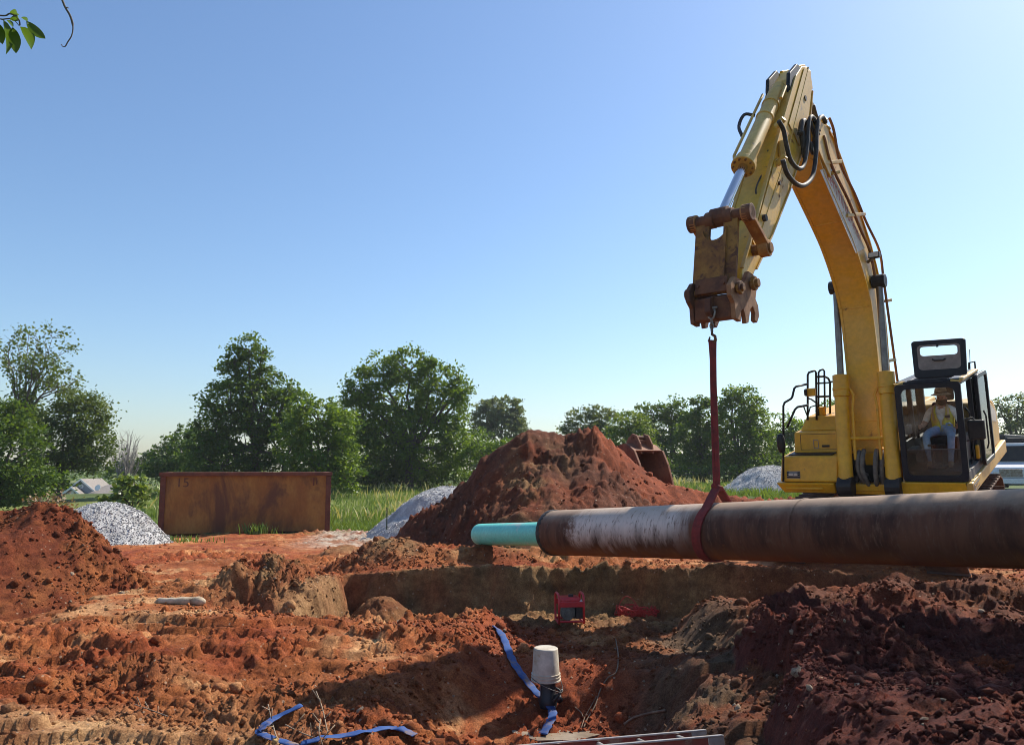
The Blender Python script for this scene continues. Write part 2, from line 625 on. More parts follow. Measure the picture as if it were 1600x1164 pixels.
def clods(x, y, cell, seed, prob):
    """angular lumps of random size, one chance per cell; height in units of cell"""
    gx, gy = x / cell, y / cell
    ix, iy = np.floor(gx), np.floor(gy)
    best = np.zeros_like(gx)
    for dx in (-1, 0, 1):
        for dy in (-1, 0, 1):
            cx, cy = ix + dx, iy + dy
            r = 0.22 + 0.42 * _hash(cx, cy, seed + 2) ** 2
            r = np.where(_hash(cx, cy, seed + 3) < prob, r, 0)
            qx, qy = gx - cx - _hash(cx, cy, seed), gy - cy - _hash(cx, cy, seed + 1)
            a = 6.283 * _hash(cx, cy, seed + 4)
            e = 0.75 + 0.35 * _hash(cx, cy, seed + 5)
            c, s = np.cos(a), np.sin(a)
            u, v = (qx * c + qy * s) * e, (qy * c - qx * s) / e
            d = np.maximum(np.maximum(np.abs(u), np.abs(v)), np.abs(u * 0.62 + v * 0.86) * 0.98 + 0.02 * u)
            d = 0.6 * d + 0.4 * np.sqrt(u * u + v * v)
            h = np.minimum((r - d) * 1.9, r * 0.8 + 0.55 * (u * (e - 0.9) * 3 + v * 0.3)) * (0.7 + 0.5 * _hash(cx, cy, seed + 6))
            best = np.maximum(best, h)
    return best


def ss(a, b, x):
    t = np.clip((x - a) / (b - a), 0, 1)
    return t * t * (3 - 2 * t)
# ------------------------------------------------------------------ the machine's frame (needed by the ground under its tracks)
YAW, NOSE = R(-40), R(11)
ORG = at(1363, 700, 15.0)
ORG_G = Vector((ORG.x, ORG.y, 0.0))
_yc, _ys = math.cos(YAW), math.sin(YAW)
FOOT_Z = ORG.z


def mworld(p):
    """excavator-root-local point -> world"""
    return Vector((ORG_G.x + p[0] * _yc - p[1] * _ys, ORG_G.y + p[0] * _ys + p[1] * _yc, p[2]))


# ------------------------------------------------------------------ terrain height
_r1 = [(560, 880), (600, 852), (640, 822), (690, 783), (720, 752), (760, 716), (800, 690), (825, 676), (850, 673), (882, 681), (905, 673),
       (933, 670), (952, 692), (975, 712), (1000, 733), (1040, 757), (1100, 768), (1180, 778), (1260, 786), (1340, 800)]
_r1 = [at(px, py, 18.5) for px, py in _r1]
_r2 = [(-420, 782), (-200, 778), (-60, 786), (0, 803), (36, 800), (58, 803), (78, 813), (100, 826), (130, 842), (165, 866), (195, 888), (230, 915), (265, 950), (300, 985)]
_r2 = [at(px, py, 12.0) for px, py in _r2]


def base_z(X, Y):
    sx = ss(1.6, 3.4, X) * (1 - ss(11, 12.6, Y)) + ss(-4.2, -1.2, X) * ss(11, 12.6, Y) * (1 - ss(14, 20, Y)) + ss(-3, 4, X) * ss(14, 20, Y)
    left = -0.25 - 0.10 * ss(-3.5, -1.5, X) * (1 - ss(11, 12.6, Y)) - 0.3 * ss(14, 26, Y) + 0.75 * ss(30, 62, Y) - 4.3 * ss(-14, -50, X) * ss(36, 112, Y)
    right = 0.02 + 0.5 * ss(14, 23, Y) - 0.25 * ss(40, 70, Y)
    return left * (1 - sx) + right * sx


def terrain(X, Y):
    wx = X + 0.35 * fbm(X * 0.9, Y * 0.9, 3, 4)
    wy = Y + 0.35 * fbm(X * 0.9, Y * 0.9, 9, 4)
    z = base_z(X, Y)
    rough = 0.72 + 0 * X
    led = fbm(X * 0.45 + 3.1, Y * 0.8, 25, 4, 0.55)
    lw = (1 - ss(11.5, 13, Y)) * ss(4.6, 5.6, Y)
    z = z + lw * (0.085 * ss(0.02, 0.05, led) + 0.085 * ss(0.20, 0.23, led) - 0.07 * ss(-0.20, -0.23, led) - 0.03)
    # low roll of the foreground
    z = z + 0.12 * fbm(X * 0.35, Y * 0.35, 21, 3)
    z = z + 0.10 * (1 - ss(5.2, 7.0, Y)) * (1 - ss(-1.6, -0.6, X))
    # --- tilted pad under the excavator
    f = (X - ORG_G.x) * _ys + (Y - ORG_G.y) * -_yc
    x = (X - ORG_G.x) * _yc + (Y - ORG_G.y) * _ys
    padw = (1 - ss(2.3, 3.6, np.abs(x))) * ss(-6.5, -4.0, f) * (1 - ss(2.2, 2.9, f))
    zpad = 0.07 - math.tan(NOSE) * np.clip(f, -4.0, 2.3)
    z = z * (1 - padw) + zpad * padw
    # --- heaps along the left lip of the trench
    def heap(cx, cy, rx, ry, h):
        d = np.sqrt(((wx - cx) / rx) ** 2 + ((wy - cy) / ry) ** 2)
        return h * (1 - ss(0, 1, d))
    hp = heap(-3.7, 11.9, 1.1, 1.2, 0.42) + heap(-4.6, 11.3, 0.9, 0.6, 0.12) + heap(-2.2, 14.0, 1.6, 0.8, 0.42)
    hp = hp + heap(-0.3, 14.1, 1.6, 0.7, 0.25) + heap(-5.6, 15.5, 1.6, 0.5, 0.15) + heap(-4.0, 17.8, 0.9, 0.7, 0.25)
    hp = hp + heap(-3.1, 7.5, 0.9, 0.5, 0.15) + heap(-2.2, 6.7, 0.8, 0.45, 0.16) + heap(1.0, 14.6, 1.6, 0.8, 0.2)
    z = z + hp
    rough = rough + 1.1 * np.clip(hp * 3, 0, 1)
    # --- bench in front of the trench (where the generator stands)
    b = ss(-0.7, 0.1, wx) * (1 - ss(2.1, 2.7, wx)) * ss(7.9, 9.4, Y) * (1 - ss(11.6, 12.1, Y))
    z = z * (1 - b) + (-0.52) * b * 1.0
    z = z - 0.16 * np.exp(-((X + 2.6) / 1.1) ** 2 - ((Y - 10.5) / 0.55) ** 2)
    # --- the trench
    yb = 13.05 - 0.16 * np.maximum(X, 0) + 0.45 * fbm(X * 0.7, X * 0 + 4.4, 5, 3, 0.5) + 0.16 * fbm(X * 2.4, z * 3 + Y * 2.4, 6, 4)
    yf = np.where(X < 1, 10.75, 10.75 - 0.2 * np.minimum(X - 1, 2.5)) + 0.2 * fbm(X * 1.1, X * 0 + 8, 7, 3)
    xl = -3.0 + 0.18 * (Y - 11.5) + 0.25 * fbm(Y * 1.3, Y * 0 + 2, 8, 3)
    floor = -1.15 + 0.35 * ss(-1.6, -0.2, wx) + 0.3 * ss(-0.3, 0.2, wx) * (1 - ss(11.3, 12.0, Y)) - 0.25 * ss(2.3, 3.4, X) + 0.06 * fbm(X * 2, Y * 2, 31, 4)
    ramp = np.clip((yb - Y) / 0.26, 0, 1)
    ramp = np.clip(ramp * 0.84 + 0.16 * ss(0.3, 1.3, yb - Y), 0, 1)
    tw = ramp * ss(0, 0.55, Y - yf) * ss(0, 0.3, X - xl)
    # collapsed soil against the back wall, near the left end
    slump = np.exp(-(((wx + 1.9) / 0.75) ** 2 + ((Y - 12.35) / 0.55) ** 2)) * 0.75
    z = z * (1 - tw) + (floor + slump) * tw
    rough = rough * (1 - 0.35 * tw)
    # --- pump pit
    rr = np.sqrt(((wx - 0.42) / 1.30) ** 2 + ((wy - 7.15) / 1.8) ** 2)
    pw = 1 - ss(0.42, 1.25, rr)
    z = z * (1 - pw) + (-0.93) * pw
    rough = rough + 0.6 * pw
    ground = z
    lab = np.zeros(X.shape, np.int32)
    # --- big spoil mound behind the pipe
    hr = np.interp(X, [p.x for p in _r1], [p.z for p in _r1], left=-3, right=-3)
    yr = 18.5 + 0.5 * fbm(X * 0.5, X * 0, 41, 3)
    dy = Y - yr
    m1 = hr - 0.60 * np.maximum(-dy - 0.15, 0) - 0.75 * np.maximum(dy - 0.15, 0)
    env = ss(-0.6, 0.8, m1)
    m1 = m1 + env * (0.40 * fbm(X * 0.8, Y * 0.8, 43, 4) + 0.10 * fbm(X * 2.6, Y * 2.6, 44, 3)) * (0.3 + 0.7 * ss(0.0, 1.6, np.abs(dy)))
    # --- left pile
    h2 = np.interp(X, [p.x for p in _r2], [p.z for p in _r2], left=1.1, right=-3)
    dy = Y - (12.0 + 0.5 * fbm(X * 0.6, X * 0 + 3, 46, 3))
    m2 = h2 - 0.44 * np.maximum(-dy, 0) - 0.6 * np.maximum(dy, 0)
    m2 = m2 + (0.22 * fbm(X * 1.3, Y * 1.3, 47, 4)) * ss(-0.6, 0.6, m2)
    # --- right foreground heap
    wl = ss(0.0, 1.0, wx - (1.60 + 0.25 * (Y - 6.0)) + 0.35)
    crest = 9.0 - 0.30 * (X - 2.5)
    wb = 1 - ss(-0.1, 0.9, wy - crest)
    m3 = -1.2 + (1.36 + 0.30 * fbm(X * 0.8, Y * 0.8, 51, 3) + 0.10 * (1 - ss(4.0, 6.5, Y))) * wl * wb
    for k, m in ((1, m1), (2, m2), (3, m3)):
        on = m > z
        lab = np.where(on, k, lab)
        z = np.maximum(z, m)
        rough = np.where(on, (1.4, 1.45, 1.2)[k - 1] * np.clip(0.4 + (m - ground) * 2, 0.4, 1), rough)
    # olive lumps behind the right heap
    ol = ss(2.2, 3.2, X) * ss(-0.2, 0.4, wy - crest) * (1 - ss(10.0, 10.5, Y))
    z = z + ol * (0.0 + 0.30 * fbm(X * 1.4, Y * 1.4, 61, 3))
    rough = rough + ol * 0.6
    # compacted haul road on the left and the sandy corner
    road = (1 - ss(0.5, 1.3, np.abs(wx + 5.3 + (Y - 12) * 0.12) / 1.1)) * ss(8.5, 10, Y) * (1 - ss(15, 18, Y)) * (lab == 0)
    sand = (1 - ss(-2.0, -0.9, wx + 0.45 * (wy - 5.6))) * (1 - ss(5.4, 6.9, wy))
    smooth_ = np.clip(np.maximum(0.75 * road, 0.7 * sand), 0, 1) * (lab == 0)
    rough = rough * (1 - smooth_)
    # --- lumps and clods
    qx, qy = X + 0.10 * fbm(X * 4, Y * 4, 71, 3), Y + 0.10 * fbm(X * 4, Y * 4, 72, 3)
    patch = np.clip(0.50 + 1.9 * fbm(X * 0.6, Y * 0.6, 75, 3), 0.06, 1.35)
    amp = rough * patch
    near = 1 - ss(16, 27, Y)
    dz = 0.13 * amp * fbm(X * 1.7, Y * 1.7, 81, 5, 0.55)
    bil = np.abs(vnoise(qx * 5, qy * 5, 83)) + 0.6 * np.abs(vnoise(qx * 11, qy * 11, 84)) + 0.45 * np.abs(vnoise(qx * 23, qy * 23, 85)) + 0.3 * near * vnoise(X * 45, Y * 45, 86)
    dz = dz + (0.16 * np.clip(amp + 0.16, 0, 1.2)) * (bil - 0.45)
    dz = dz + 0.34 * clods(qx, qy, 0.34, 91, 0.4) * 0.5 * np.clip(amp - 0.25, 0, 1.2)
    dz = dz + 0.17 * clods(qx, qy, 0.17, 95, 0.75) * 1.0 * np.clip(amp, 0, 1.1)
    dz = dz + 0.075 * clods(qx + 0.03 * fbm(X * 14, Y * 14, 74, 2), qy, 0.075, 99, 0.85) * 1.2 * np.clip(amp + 0.25, 0, 1) * near
    dz = dz + 0.042 * clods(qx, qy + 0.02 * fbm(X * 16, Y * 16, 78, 2), 0.042, 105, 0.85) * 1.2 * np.clip(amp + 0.3, 0, 1) * (1 - ss(9, 14, Y))
    # track-shoe prints
    tr = ((X + 4.9) * 0.25 + (Y - 11.6)) * 2 * np.pi / 0.17
    prints = road * np.exp(-((wx + 5.0) / 0.5) ** 2) * ss(10.6, 11.0, Y) * (1 - ss(12.2, 12.6, Y))
    dz = dz + prints * 0.028 * np.tanh(2.5 * np.sin(tr))
    flat = 1 - 0.85 * np.clip(padw, 0, 1) * (lab == 0)
    z = z + dz * flat
    trz = ss(-0.12, 0.02, yb - Y) * ss(-0.1, 0.3, Y - yf) * ss(-0.1, 0.1, X - xl)
    return z, lab, dict(tw=tw, trz=trz, pw=pw, road=road, sand=sand, ol=ol, crest=crest, m1=m1, hp=hp, rough=rough)


RED = np.array((0.32, 0.074, 0.023))
ORANGE = np.array((0.43, 0.142, 0.043))
TAN = np.array((0.64, 0.385, 0.18))
OLIVE = np.array((0.23, 0.135, 0.058))
GREY = np.array((0.145, 0.085, 0.045))
BROWN = np.array((0.15, 0.050, 0.024))
WINE = np.array((0.16, 0.036, 0.023))
GREEN = np.array((0.10, 0.15, 0.035))


def soil_colour(X, Y, z, lab, w):
    n1, n2 = fbm(X * 0.8, Y * 0.8, 201, 5, 0.6), fbm(X * 2.3, Y * 2.3, 202, 5, 0.6)
    c = np.empty(X.shape + (3,))
    c[:] = RED

    def over(c, k, t):
        t = np.clip(t, 0, 1)[..., None]
        return c * (1 - t) + k * t
    c = over(c, ORANGE, 0.45 + 1.6 * n1 + 0.3 * (1 - ss(-2, 0, X)))
    c = over(c, TAN, 1.0 * n2 * ss(-0.1, 0.15, n1) + 0.15 * n1)
    c = over(c, ORANGE * 1.05, w['road'] * 0.5)
    c = over(c, TAN, w['sand'] * (0.95 + n2))
    c = over(c, TAN * 0.9, w['road'] * np.clip(n2 * 2.5, 0, 0.7))
    n3 = fbm(X * 1.6, z * 5 + Y * 0.5, 205, 5, 0.6)
    c = over(c, OLIVE * (1.15 + 0.9 * n3)[..., None], w['trz'] * (0.9 + n1))
    c = over(c, TAN * 0.72, np.exp(-((X + 3.0) / 0.3) ** 2) * ss(10.4, 10.9, Y) * (1 - ss(12.4, 12.8, Y)) * (z < 0.0) * 0.8)  # sunlit tan of the trench's left end wall, put into the colour
    c = over(c, RED * 0.6, w['trz'] * ss(2.5, 4, X) * 0.6)
    c = over(c, OLIVE * 1.1, np.clip(w['hp'] * 2.2, 0, 0.75) * (0.8 + 1.5 * n2))
    right = ss(0.6, 1.6, X - 0.2 * (Y - 7)) * (lab == 0) * (1 - ss(10.2, 11, Y)) * (1 - ss(2.4, 3.2, X))
    c = over(c, GREY, right * (0.85 + n2))
    c = over(c, BROWN * 1.05, w['ol'] * (0.85 + n2))
    # spoil mound: dark crumbs with a smear of fine tan soil
    m1 = lab == 1
    cm = np.empty_like(c)
    cm[:] = BROWN
    cm = over(cm, RED * 0.66, 0.35 + 2.0 * n1)
    smear = np.exp(-(((X - 0.25 + (Y - 16.5) * -0.28) / 0.75) ** 2)) * (1 - ss(17.9, 18.4, Y))
    cm = over(cm, OLIVE, smear * (0.4 + 1.2 * n2))
    cm = over(cm, RED * 0.95, ss(1.4, 2.2, X) * ss(17.0, 17.8, Y) * 0.7)
    c = np.where(m1[..., None], cm, c)
    c2 = np.empty_like(c)
    c2[:] = RED * 0.62
    c2 = over(c2, ORANGE * 0.62, 0.1 + 1.5 * n2)
    c = np.where((lab == 2)[..., None], c2, c)
    c3 = np.empty_like(c)
    c3[:] = WINE
    c3 = over(c3, RED * 0.5, 0.1 + 1.2 * n1)
    c3 = over(c3, BROWN, 0.9 * n2)
    c = np.where((lab == 3)[..., None], c3, c)
    # grass taking over far away, pale crushed-stone haul road in the gap
    g = ss(25.5, 28.5, Y + 1.6 * n1 * 2) * (lab == 0)
    c = over(c, GREEN, g)
    st = (1 - ss(0.8, 2.0, np.abs(X + 4.6 + (Y - 23) * 0.1))) * ss(19.5, 22, Y) * (1 - ss(26, 29, Y)) * (lab == 0)
    c = over(c, np.array((0.5, 0.43, 0.34)), st * (0.75 + n2))
    return np.clip(c * (0.93 + 0.3 * n2)[..., None], 0.01, 0.8)


def set_soil(o, cols):
    a = o.data.attributes.new('soil', 'FLOAT_COLOR', 'POINT')
    rgba = np.ones((len(cols), 4), np.float32)
    rgba[:, :3] = cols
    a.data.foreach_set('color', rgba.ravel())


# rows: finer where the trench walls are steep; columns fan out from a point behind the camera
_yy = np.linspace(2.6, 34, 20001)
_dens = 1 / (_yy + 2.2) * (1 + 1.3 * np.exp(-((_yy - 12.6) / 0.8) ** 2))
_cum = np.concatenate([[0], np.cumsum((_dens[1:] + _dens[:-1]) / 2)])
_cum /= _cum[-1]
NR, NC = 780, 840
YS = np.interp(np.linspace(0, 1, NR), _cum, _yy)
US = np.linspace(-0.92, 0.92, NC)
GX = US[None, :] * (YS[:, None] + 3.0)
GY = np.repeat(YS[:, None], NC, 1)
GZ, GL, GW = terrain(GX, GY)
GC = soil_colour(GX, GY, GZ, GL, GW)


def ground_z(x, y):
    r = np.interp(y, YS, np.arange(NR))
    c = np.interp(x / (y + 3.0), US, np.arange(NC))
    i, j = np.clip(np.floor(r).astype(int), 0, NR - 2), np.clip(np.floor(c).astype(int), 0, NC - 2)
    a, b = r - i, c - j
    return (GZ[i, j] * (1 - b) + GZ[i, j + 1] * b) * (1 - a) + (GZ[i + 1, j] * (1 - b) + GZ[i + 1, j + 1] * b) * a


def gz(x, y):
    return float(ground_z(np.array([x]), np.array([y]))[0])


_idx = np.arange(NR * NC).reshape(NR, NC)
_q = np.stack([_idx[:-1, :-1], _idx[:-1, 1:], _idx[1:, 1:], _idx[1:, :-1]], -1).reshape(-1, 4)
_ql = GL[:-1, :-1].reshape(-1)
_V = np.stack([GX, GY, GZ], -1).reshape(-1, 3)
_C = GC.reshape(-1, 3)
for k, (nm, lb, ct) in enumerate((('clay_ground', None, None),
                                  ('spoil_mound', 'tall mound of dug reddish brown dirt behind the lifted pipe', 'dirt mound'),
                                  ('dirt_pile', 'pile of lumpy red clay in front of the left gravel heap', 'dirt pile'),
                                  ('dirt_bank', 'dark wine red clay bank in shade at the lower right, nearest the camera', 'dirt pile'))):
    fq = _q[_ql == k]
    used, inv = np.unique(fq, return_inverse=True)
    o = np_mesh(nm, _V[used], inv.reshape(-1, 4), 'soil', False)
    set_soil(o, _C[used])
    if k == 0:
        tag(o, kind='structure')
    else:
        tag(o, lb, ct)

# meadow sheet reaching the horizon, stitched on at Y = 34
_my = np.concatenate([[33.9], np.geomspace(34.4, 1500, 90)])
_mu = np.linspace(-1.6, 1.6, 160)
MX = _mu[None, :] * (_my[:, None] + 3)
MY = np.repeat(_my[:, None], 160, 1)
MZ = base_z(MX, MY) + 0.12 * fbm(MX * 0.2, MY * 0.2, 301, 3) - 0.02
_i = np.arange(MX.size).reshape(MX.shape)
_f = np.stack([_i[:-1, :-1], _i[:-1, 1:], _i[1:, 1:], _i[1:, :-1]], -1).reshape(-1, 4)
mo = np_mesh('meadow', np.stack([MX, MY, MZ], -1).reshape(-1, 3), _f, 'soil', True)
_mn = fbm(MX * 0.15, MY * 0.15, 302, 4)
set_soil(mo, (GREEN[None, None] * (1 + 0.8 * _mn[..., None]) + np.array((0.05, 0.03, 0.01)) * (_mn[..., None] > 0.1)).reshape(-1, 3))
tag(mo, kind='structure')
# side aprons so that the ground goes on beside the fan
for sgn, nm in ((-1, 'side_ground'), (1, 'side_ground')):
    rows = np.concatenate([np.geomspace(2.6, 34, 60)])
    t = np.linspace(0, 1, 30)
    X0 = 0.92 * (rows + 3.0) - 0.02
    AX = sgn * (X0[:, None] + t[None, :] ** 1.5 * 70)
    AY = np.repeat(rows[:, None], 30, 1)
    edge = np.array([gz(sgn * (x - 0.05), y) for x, y in zip(X0, rows)])
    AZ = edge[:, None] * (1 - ss(0, 0.35, t))[None, :] + base_z(AX, AY) * ss(0, 0.35, t)[None, :] + 0.05 * fbm(AX, AY, 310, 4)
    AZ[:, 0] = edge - 0.03
    i_ = np.arange(AX.size).reshape(AX.shape)
    f_ = np.stack([i_[:-1, :-1], i_[:-1, 1:], i_[1:, 1:], i_[1:, :-1]], -1).reshape(-1, 4)
    o = np_mesh(nm, np.stack([AX, AY, AZ], -1).reshape(-1, 3), f_, 'soil', True)
    nn = fbm(AX * 0.7, AY * 0.7, 311, 4)
    set_soil(o, (RED[None, None] * (1 - ss(4, 14, AX * sgn - X0[:, None]))[..., None] * (1 + nn[..., None])
                 + GREEN[None, None] * ss(4, 14, AX * sgn - X0[:, None])[..., None]).reshape(-1, 3))
    tag(o, kind='structure')
# ground under and behind the camera
_bx, _by = np.meshgrid(np.linspace(-75, 75, 60), np.linspace(-60, 2.62, 50))
_bz = -0.1 + 0.12 * fbm(_bx * 0.3, _by * 0.3, 320, 4) - 0.08 * ss(-2, 2.6, _by)
_bi = np.arange(_bx.size).reshape(_bx.shape)
o = np_mesh('rear_ground', np.stack([_bx, _by, _bz], -1).reshape(-1, 3),
            np.stack([_bi[:-1, :-1], _bi[:-1, 1:], _bi[1:, 1:], _bi[1:, :-1]], -1).reshape(-1, 4), 'soil', True)
set_soil(o, np.tile(GREEN * 0.8, (_bx.size, 1)))
tag(o, kind='structure')


# ------------------------------------------------------------------ loose clods and stones on the soil (nobody could count them)
def chunk(seed, n=1):
    bm = bmesh.new()
    bmesh.ops.create_icosphere(bm, subdivisions=n, radius=1)
    r = random.Random(seed)
    dirs = [Vector((r.gauss(0, 1), r.gauss(0, 1), r.gauss(0, 1))).normalized() for _ in range(9)]
    for v in bm.verts:
        d = v.co.normalized()
        c = min(1.0, *[0.78 / max(1e-3, d.dot(q)) if d.dot(q) > 0.70 else 1.0 for q in dirs])
        v.co = d * c * (1 + 0.42 * (r.random() - 0.5)) * Vector((1, 0.8, 0.75)).length / 1.5
    bmesh.ops.triangulate(bm, faces=bm.faces)
    vs = np.array([v.co[:] for v in bm.verts])
    fs = np.array([[v.index for v in f.verts] for f in bm.faces])
    bm.free()
    return vs, fs


CH1 = [chunk(i, 1) for i in range(6)]


def octa(seed):
    r = np.random.default_rng(seed)
    v = np.array([(1, 0, 0), (-1, 0, 0), (0, 1, 0), (0, -1, 0), (0, 0, 1), (0, 0, -1)], float) * (0.55 + 0.75 * r.random((6, 1))) + r.normal(size=(6, 3)) * 0.28
    f = np.array([(0, 2, 4), (2, 1, 4), (1, 3, 4), (3, 0, 4), (2, 0, 5), (1, 2, 5), (3, 1, 5), (0, 3, 5)])
    return v, f


CH0 = [octa(i) for i in range(10)]


def rot_np(n, rg):
    q = rg.normal(size=(n, 4))
    q /= np.linalg.norm(q, axis=1)[:, None]
    w, x, y, z = q.T
    return np.stack([1 - 2 * (y * y + z * z), 2 * (x * y - z * w), 2 * (x * z + y * w), 2 * (x * y + z * w), 1 - 2 * (x * x + z * z), 2 * (y * z - x * w),
                     2 * (x * z - y * w), 2 * (y * z + x * w), 1 - 2 * (x * x + y * y)], -1).reshape(n, 3, 3)


def scatter(name, pos, size, cols, chunks, mat='soil', squash=0.9, rg=rng, smooth=False):
    V, F, C, off = [], [], [], 0
    kind = rg.integers(0, len(chunks), len(pos))
    rots = rot_np(len(pos), rg)
    for k, (cv, cf) in enumerate(chunks):
        ids = np.nonzero(kind == k)[0]
        if not len(ids):
            continue
        sc = size[ids][:, None] * (0.75 + 0.5 * rg.random((len(ids), 3)))
        v = np.einsum('nij,nvj->nvi', rots[ids], cv[None] * sc[:, None, :])
        v[..., 2] *= squash
        v = v + pos[ids][:, None, :]
        V.append(v.reshape(-1, 3))
        F.append((cf[None] + (np.arange(len(ids)) * len(cv))[:, None, None] + off).reshape(-1, 3))
        C.append(np.repeat(cols[ids], len(cv), 0))
        off += len(ids) * len(cv)
    o = np_mesh(name, np.concatenate(V), np.concatenate(F), mat, smooth)
    set_soil(o, np.concatenate(C))
    return o


def clod_field(n, seed, smin, smax, power):
    rg = np.random.default_rng(seed)
    y = 3.2 + ((14 if smax < 0.05 else 21) - 3.2) * rg.random(n) ** 1.5
    u = (rg.random(n) * 2 - 1) * 0.78
    x = u * (y + 1.0)
    r = np.interp(y, YS, np.arange(NR)).astype(int)
    c = np.clip(np.interp(x / (y + 3.0), US, np.arange(NC)).astype(int), 0, NC - 1)
    rough = GW['rough'][r, c]
    pch = np.clip(0.5 + 1.6 * fbm(x * 0.7, y * 0.7, 75, 3) + 0.5 * fbm(x * 3, y * 3, 77, 2), 0.02, 1.3)
    keep = rg.random(n) < np.clip(rough * pch * 0.8, 0.10 if smax < 0.05 else 0.02, 1) * (1 - 0.6 * GW['tw'][r, c])
    x, y, r, c = x[keep], y[keep], r[keep], c[keep]
    s = smin + (smax - smin) * rg.random(len(x)) ** power
    z = ground_z(x, y)
    cols = GC[r, c] * (0.8 + 0.5 * rg.random((len(x), 1)))
    pale = rg.random(len(x)) < 0.045
    cols[pale] = np.array((0.46, 0.35, 0.24)) * (0.7 + 0.5 * rg.random((pale.sum(), 1)))
    s[pale] *= 0.6
    return np.stack([x, y, z + s * 0.12], -1), s, np.clip(cols, 0, 0.7), rg


for nm, n, sd_, a, b_, pw, ch, lb in (('soil_crumbs', 150000, 401, 0.007, 0.036, 2.0, CH0, 'small crumbs of red clay and pale chips strewn over the ground'),
                                      ('clay_clods', 9000, 402, 0.022, 0.085, 3.0, CH1, 'loose fist sized clods of red clay lying on the dug ground')):
    p_, s_, c_, rg_ = clod_field(n, sd_, a, b_, pw)
    tag(scatter(nm, p_, s_, c_, ch, rg=rg_), lb, 'soil', kind='stuff')


# ------------------------------------------------------------------ gravel heaps
def gravel_heap(cx, cy, rx, ry, h, label, seed, sharp=1.0, lean=0.0):
    n = 120
    a, b = np.meshgrid(np.linspace(-1.25, 1.25, n), np.linspace(-1.25, 1.25, n))
    x, y = cx + a * rx, cy + b * ry
    d = np.sqrt((a - lean * (1 - np.abs(b))) ** 2 + b ** 2) + 0.10 * fbm(a * 2.5, b * 2.5, seed, 3)
    prof = np.maximum(1 - d, -0.2)
    prof = np.where(prof > 0.4, 0.4 + (prof - 0.4) * (1 - 0.5 * (prof - 0.4) / 0.6), prof) / 0.7
    gb = base_z(x, y) - 0.05
    z = gb + h * prof
    z = z + 0.02 * clods(x, y, 0.16, seed + 5, 0.8) + 0.03 * fbm(x * 3, y * 3, seed + 9, 3)
    i = np.arange(n * n).reshape(n, n)
    f = np.stack([i[:-1, :-1], i[:-1, 1:], i[1:, 1:], i[1:, :-1]], -1).reshape(-1, 4)
    col = np.array((0.38, 0.38, 0.375)) * (0.9 + 0.5 * fbm(x * 5, y * 5, seed + 2, 3))[..., None]
    rt = empty('gravel_heap', (0, 0, 0))
    tag(rt, label, 'gravel pile', 'heaps of grey crushed stone')
    o = np_mesh('heap_body', np.stack([x, y, z], -1).reshape(-1, 3), f, 'gravel', True, rt)
    set_soil(o, col.reshape(-1, 3))
    rg = np.random.default_rng(seed)
    k = 6500
    aa, bb = (rg.random(k) * 2 - 1) * 1.08, (rg.random(k) * 2 - 1) * 1.08
    ii, jj = ((bb + 1.25) / 2.5 * (n - 1)).astype(int), ((aa + 1.25) / 2.5 * (n - 1)).astype(int)
    ok = prof[ii, jj] > -0.02
    aa, bb, ii, jj = aa[ok], bb[ok], ii[ok], jj[ok]
    p = np.stack([cx + aa * rx, cy + bb * ry, z[ii, jj] + 0.01], -1)
    s = 0.014 + 0.018 * rg.random(len(p))
    cc = np.array((0.40, 0.40, 0.395)) * (0.72 + 0.5 * rg.random((len(p), 1)))
    st = scatter('stones', p, s, np.clip(cc, 0, 0.7), CH0, 'gravel', 0.9, rg)
    st.parent = rt
    st['kind'] = 'stuff'


def gravel_mat():
    m = bpy.data.materials.new('gravel')
    m.use_nodes = True
    nt = m.node_tree
    b = nt.nodes['Principled BSDF']
    tc = nt.nodes.new('ShaderNodeTexCoord')
    a = nt.nodes.new('ShaderNodeAttribute')
    a.attribute_name = 'soil'
    v = nt.nodes.new('ShaderNodeTexVoronoi')
    v.inputs['Scale'].default_value = 26
    nt.links.new(tc.outputs['Object'], v.inputs['Vector'])
    s = nt.nodes.new('ShaderNodeSeparateColor')
    nt.links.new(v.outputs['Color'], s.inputs[0])
    col = _mix(nt, 1.0, a.outputs['Color'], _mix(nt, s.outputs[0], (0.84, 0.84, 0.85), (1.14, 1.14, 1.13)), 'MULTIPLY')
    nt.links.new(col, b.inputs['Base Color'])
    b.inputs['Roughness'].default_value = 0.9
    bn = nt.nodes.new('ShaderNodeBump')
    bn.inputs['Distance'].default_value = 0.015
    bn.invert = True
    nt.links.new(v.outputs['Distance'], bn.inputs['Height'])
    nt.links.new(bn.outputs[0], b.inputs['Normal'])
    MATS['gravel'] = m


gravel_mat()
_p = at(158, 845, 22.5)
gravel_heap(_p.x, 22.5, 2.0, 1.9, 1.2, 'rounded heap of pale grey crushed stone left of the rusty dumpster', 501)
_p = at(668, 820, 25.5)
gravel_heap(_p.x, 25.5, 2.5, 2.0, 1.6, 'grey crushed stone heap half hidden behind the spoil mound', 511, lean=0.2)
_p = at(1205, 768, 33)
gravel_heap(_p.x, 33, 2.4, 2.3, 1.25, 'small grey gravel heap between the sling and the excavator', 521)
# ------------------------------------------------------------------ EXCAVATOR
exc = empty('excavator', ORG_G, YAW)
tag(exc, 'yellow tracked excavator holding a pipe in a sling, its roof hatch open', 'excavator')
_nc, _ns = math.cos(NOSE), math.sin(NOSE)


def A(x, f, z):                       # boom plane: f forward from the boom foot, z up
    return (x, -f, z)


def B(x, f, z):                       # the body, standing nose-down on its pad
    return (x, -(f * _nc + (z - FOOT_Z) * _ns), FOOT_Z + (z - FOOT_Z) * _nc - f * _ns)


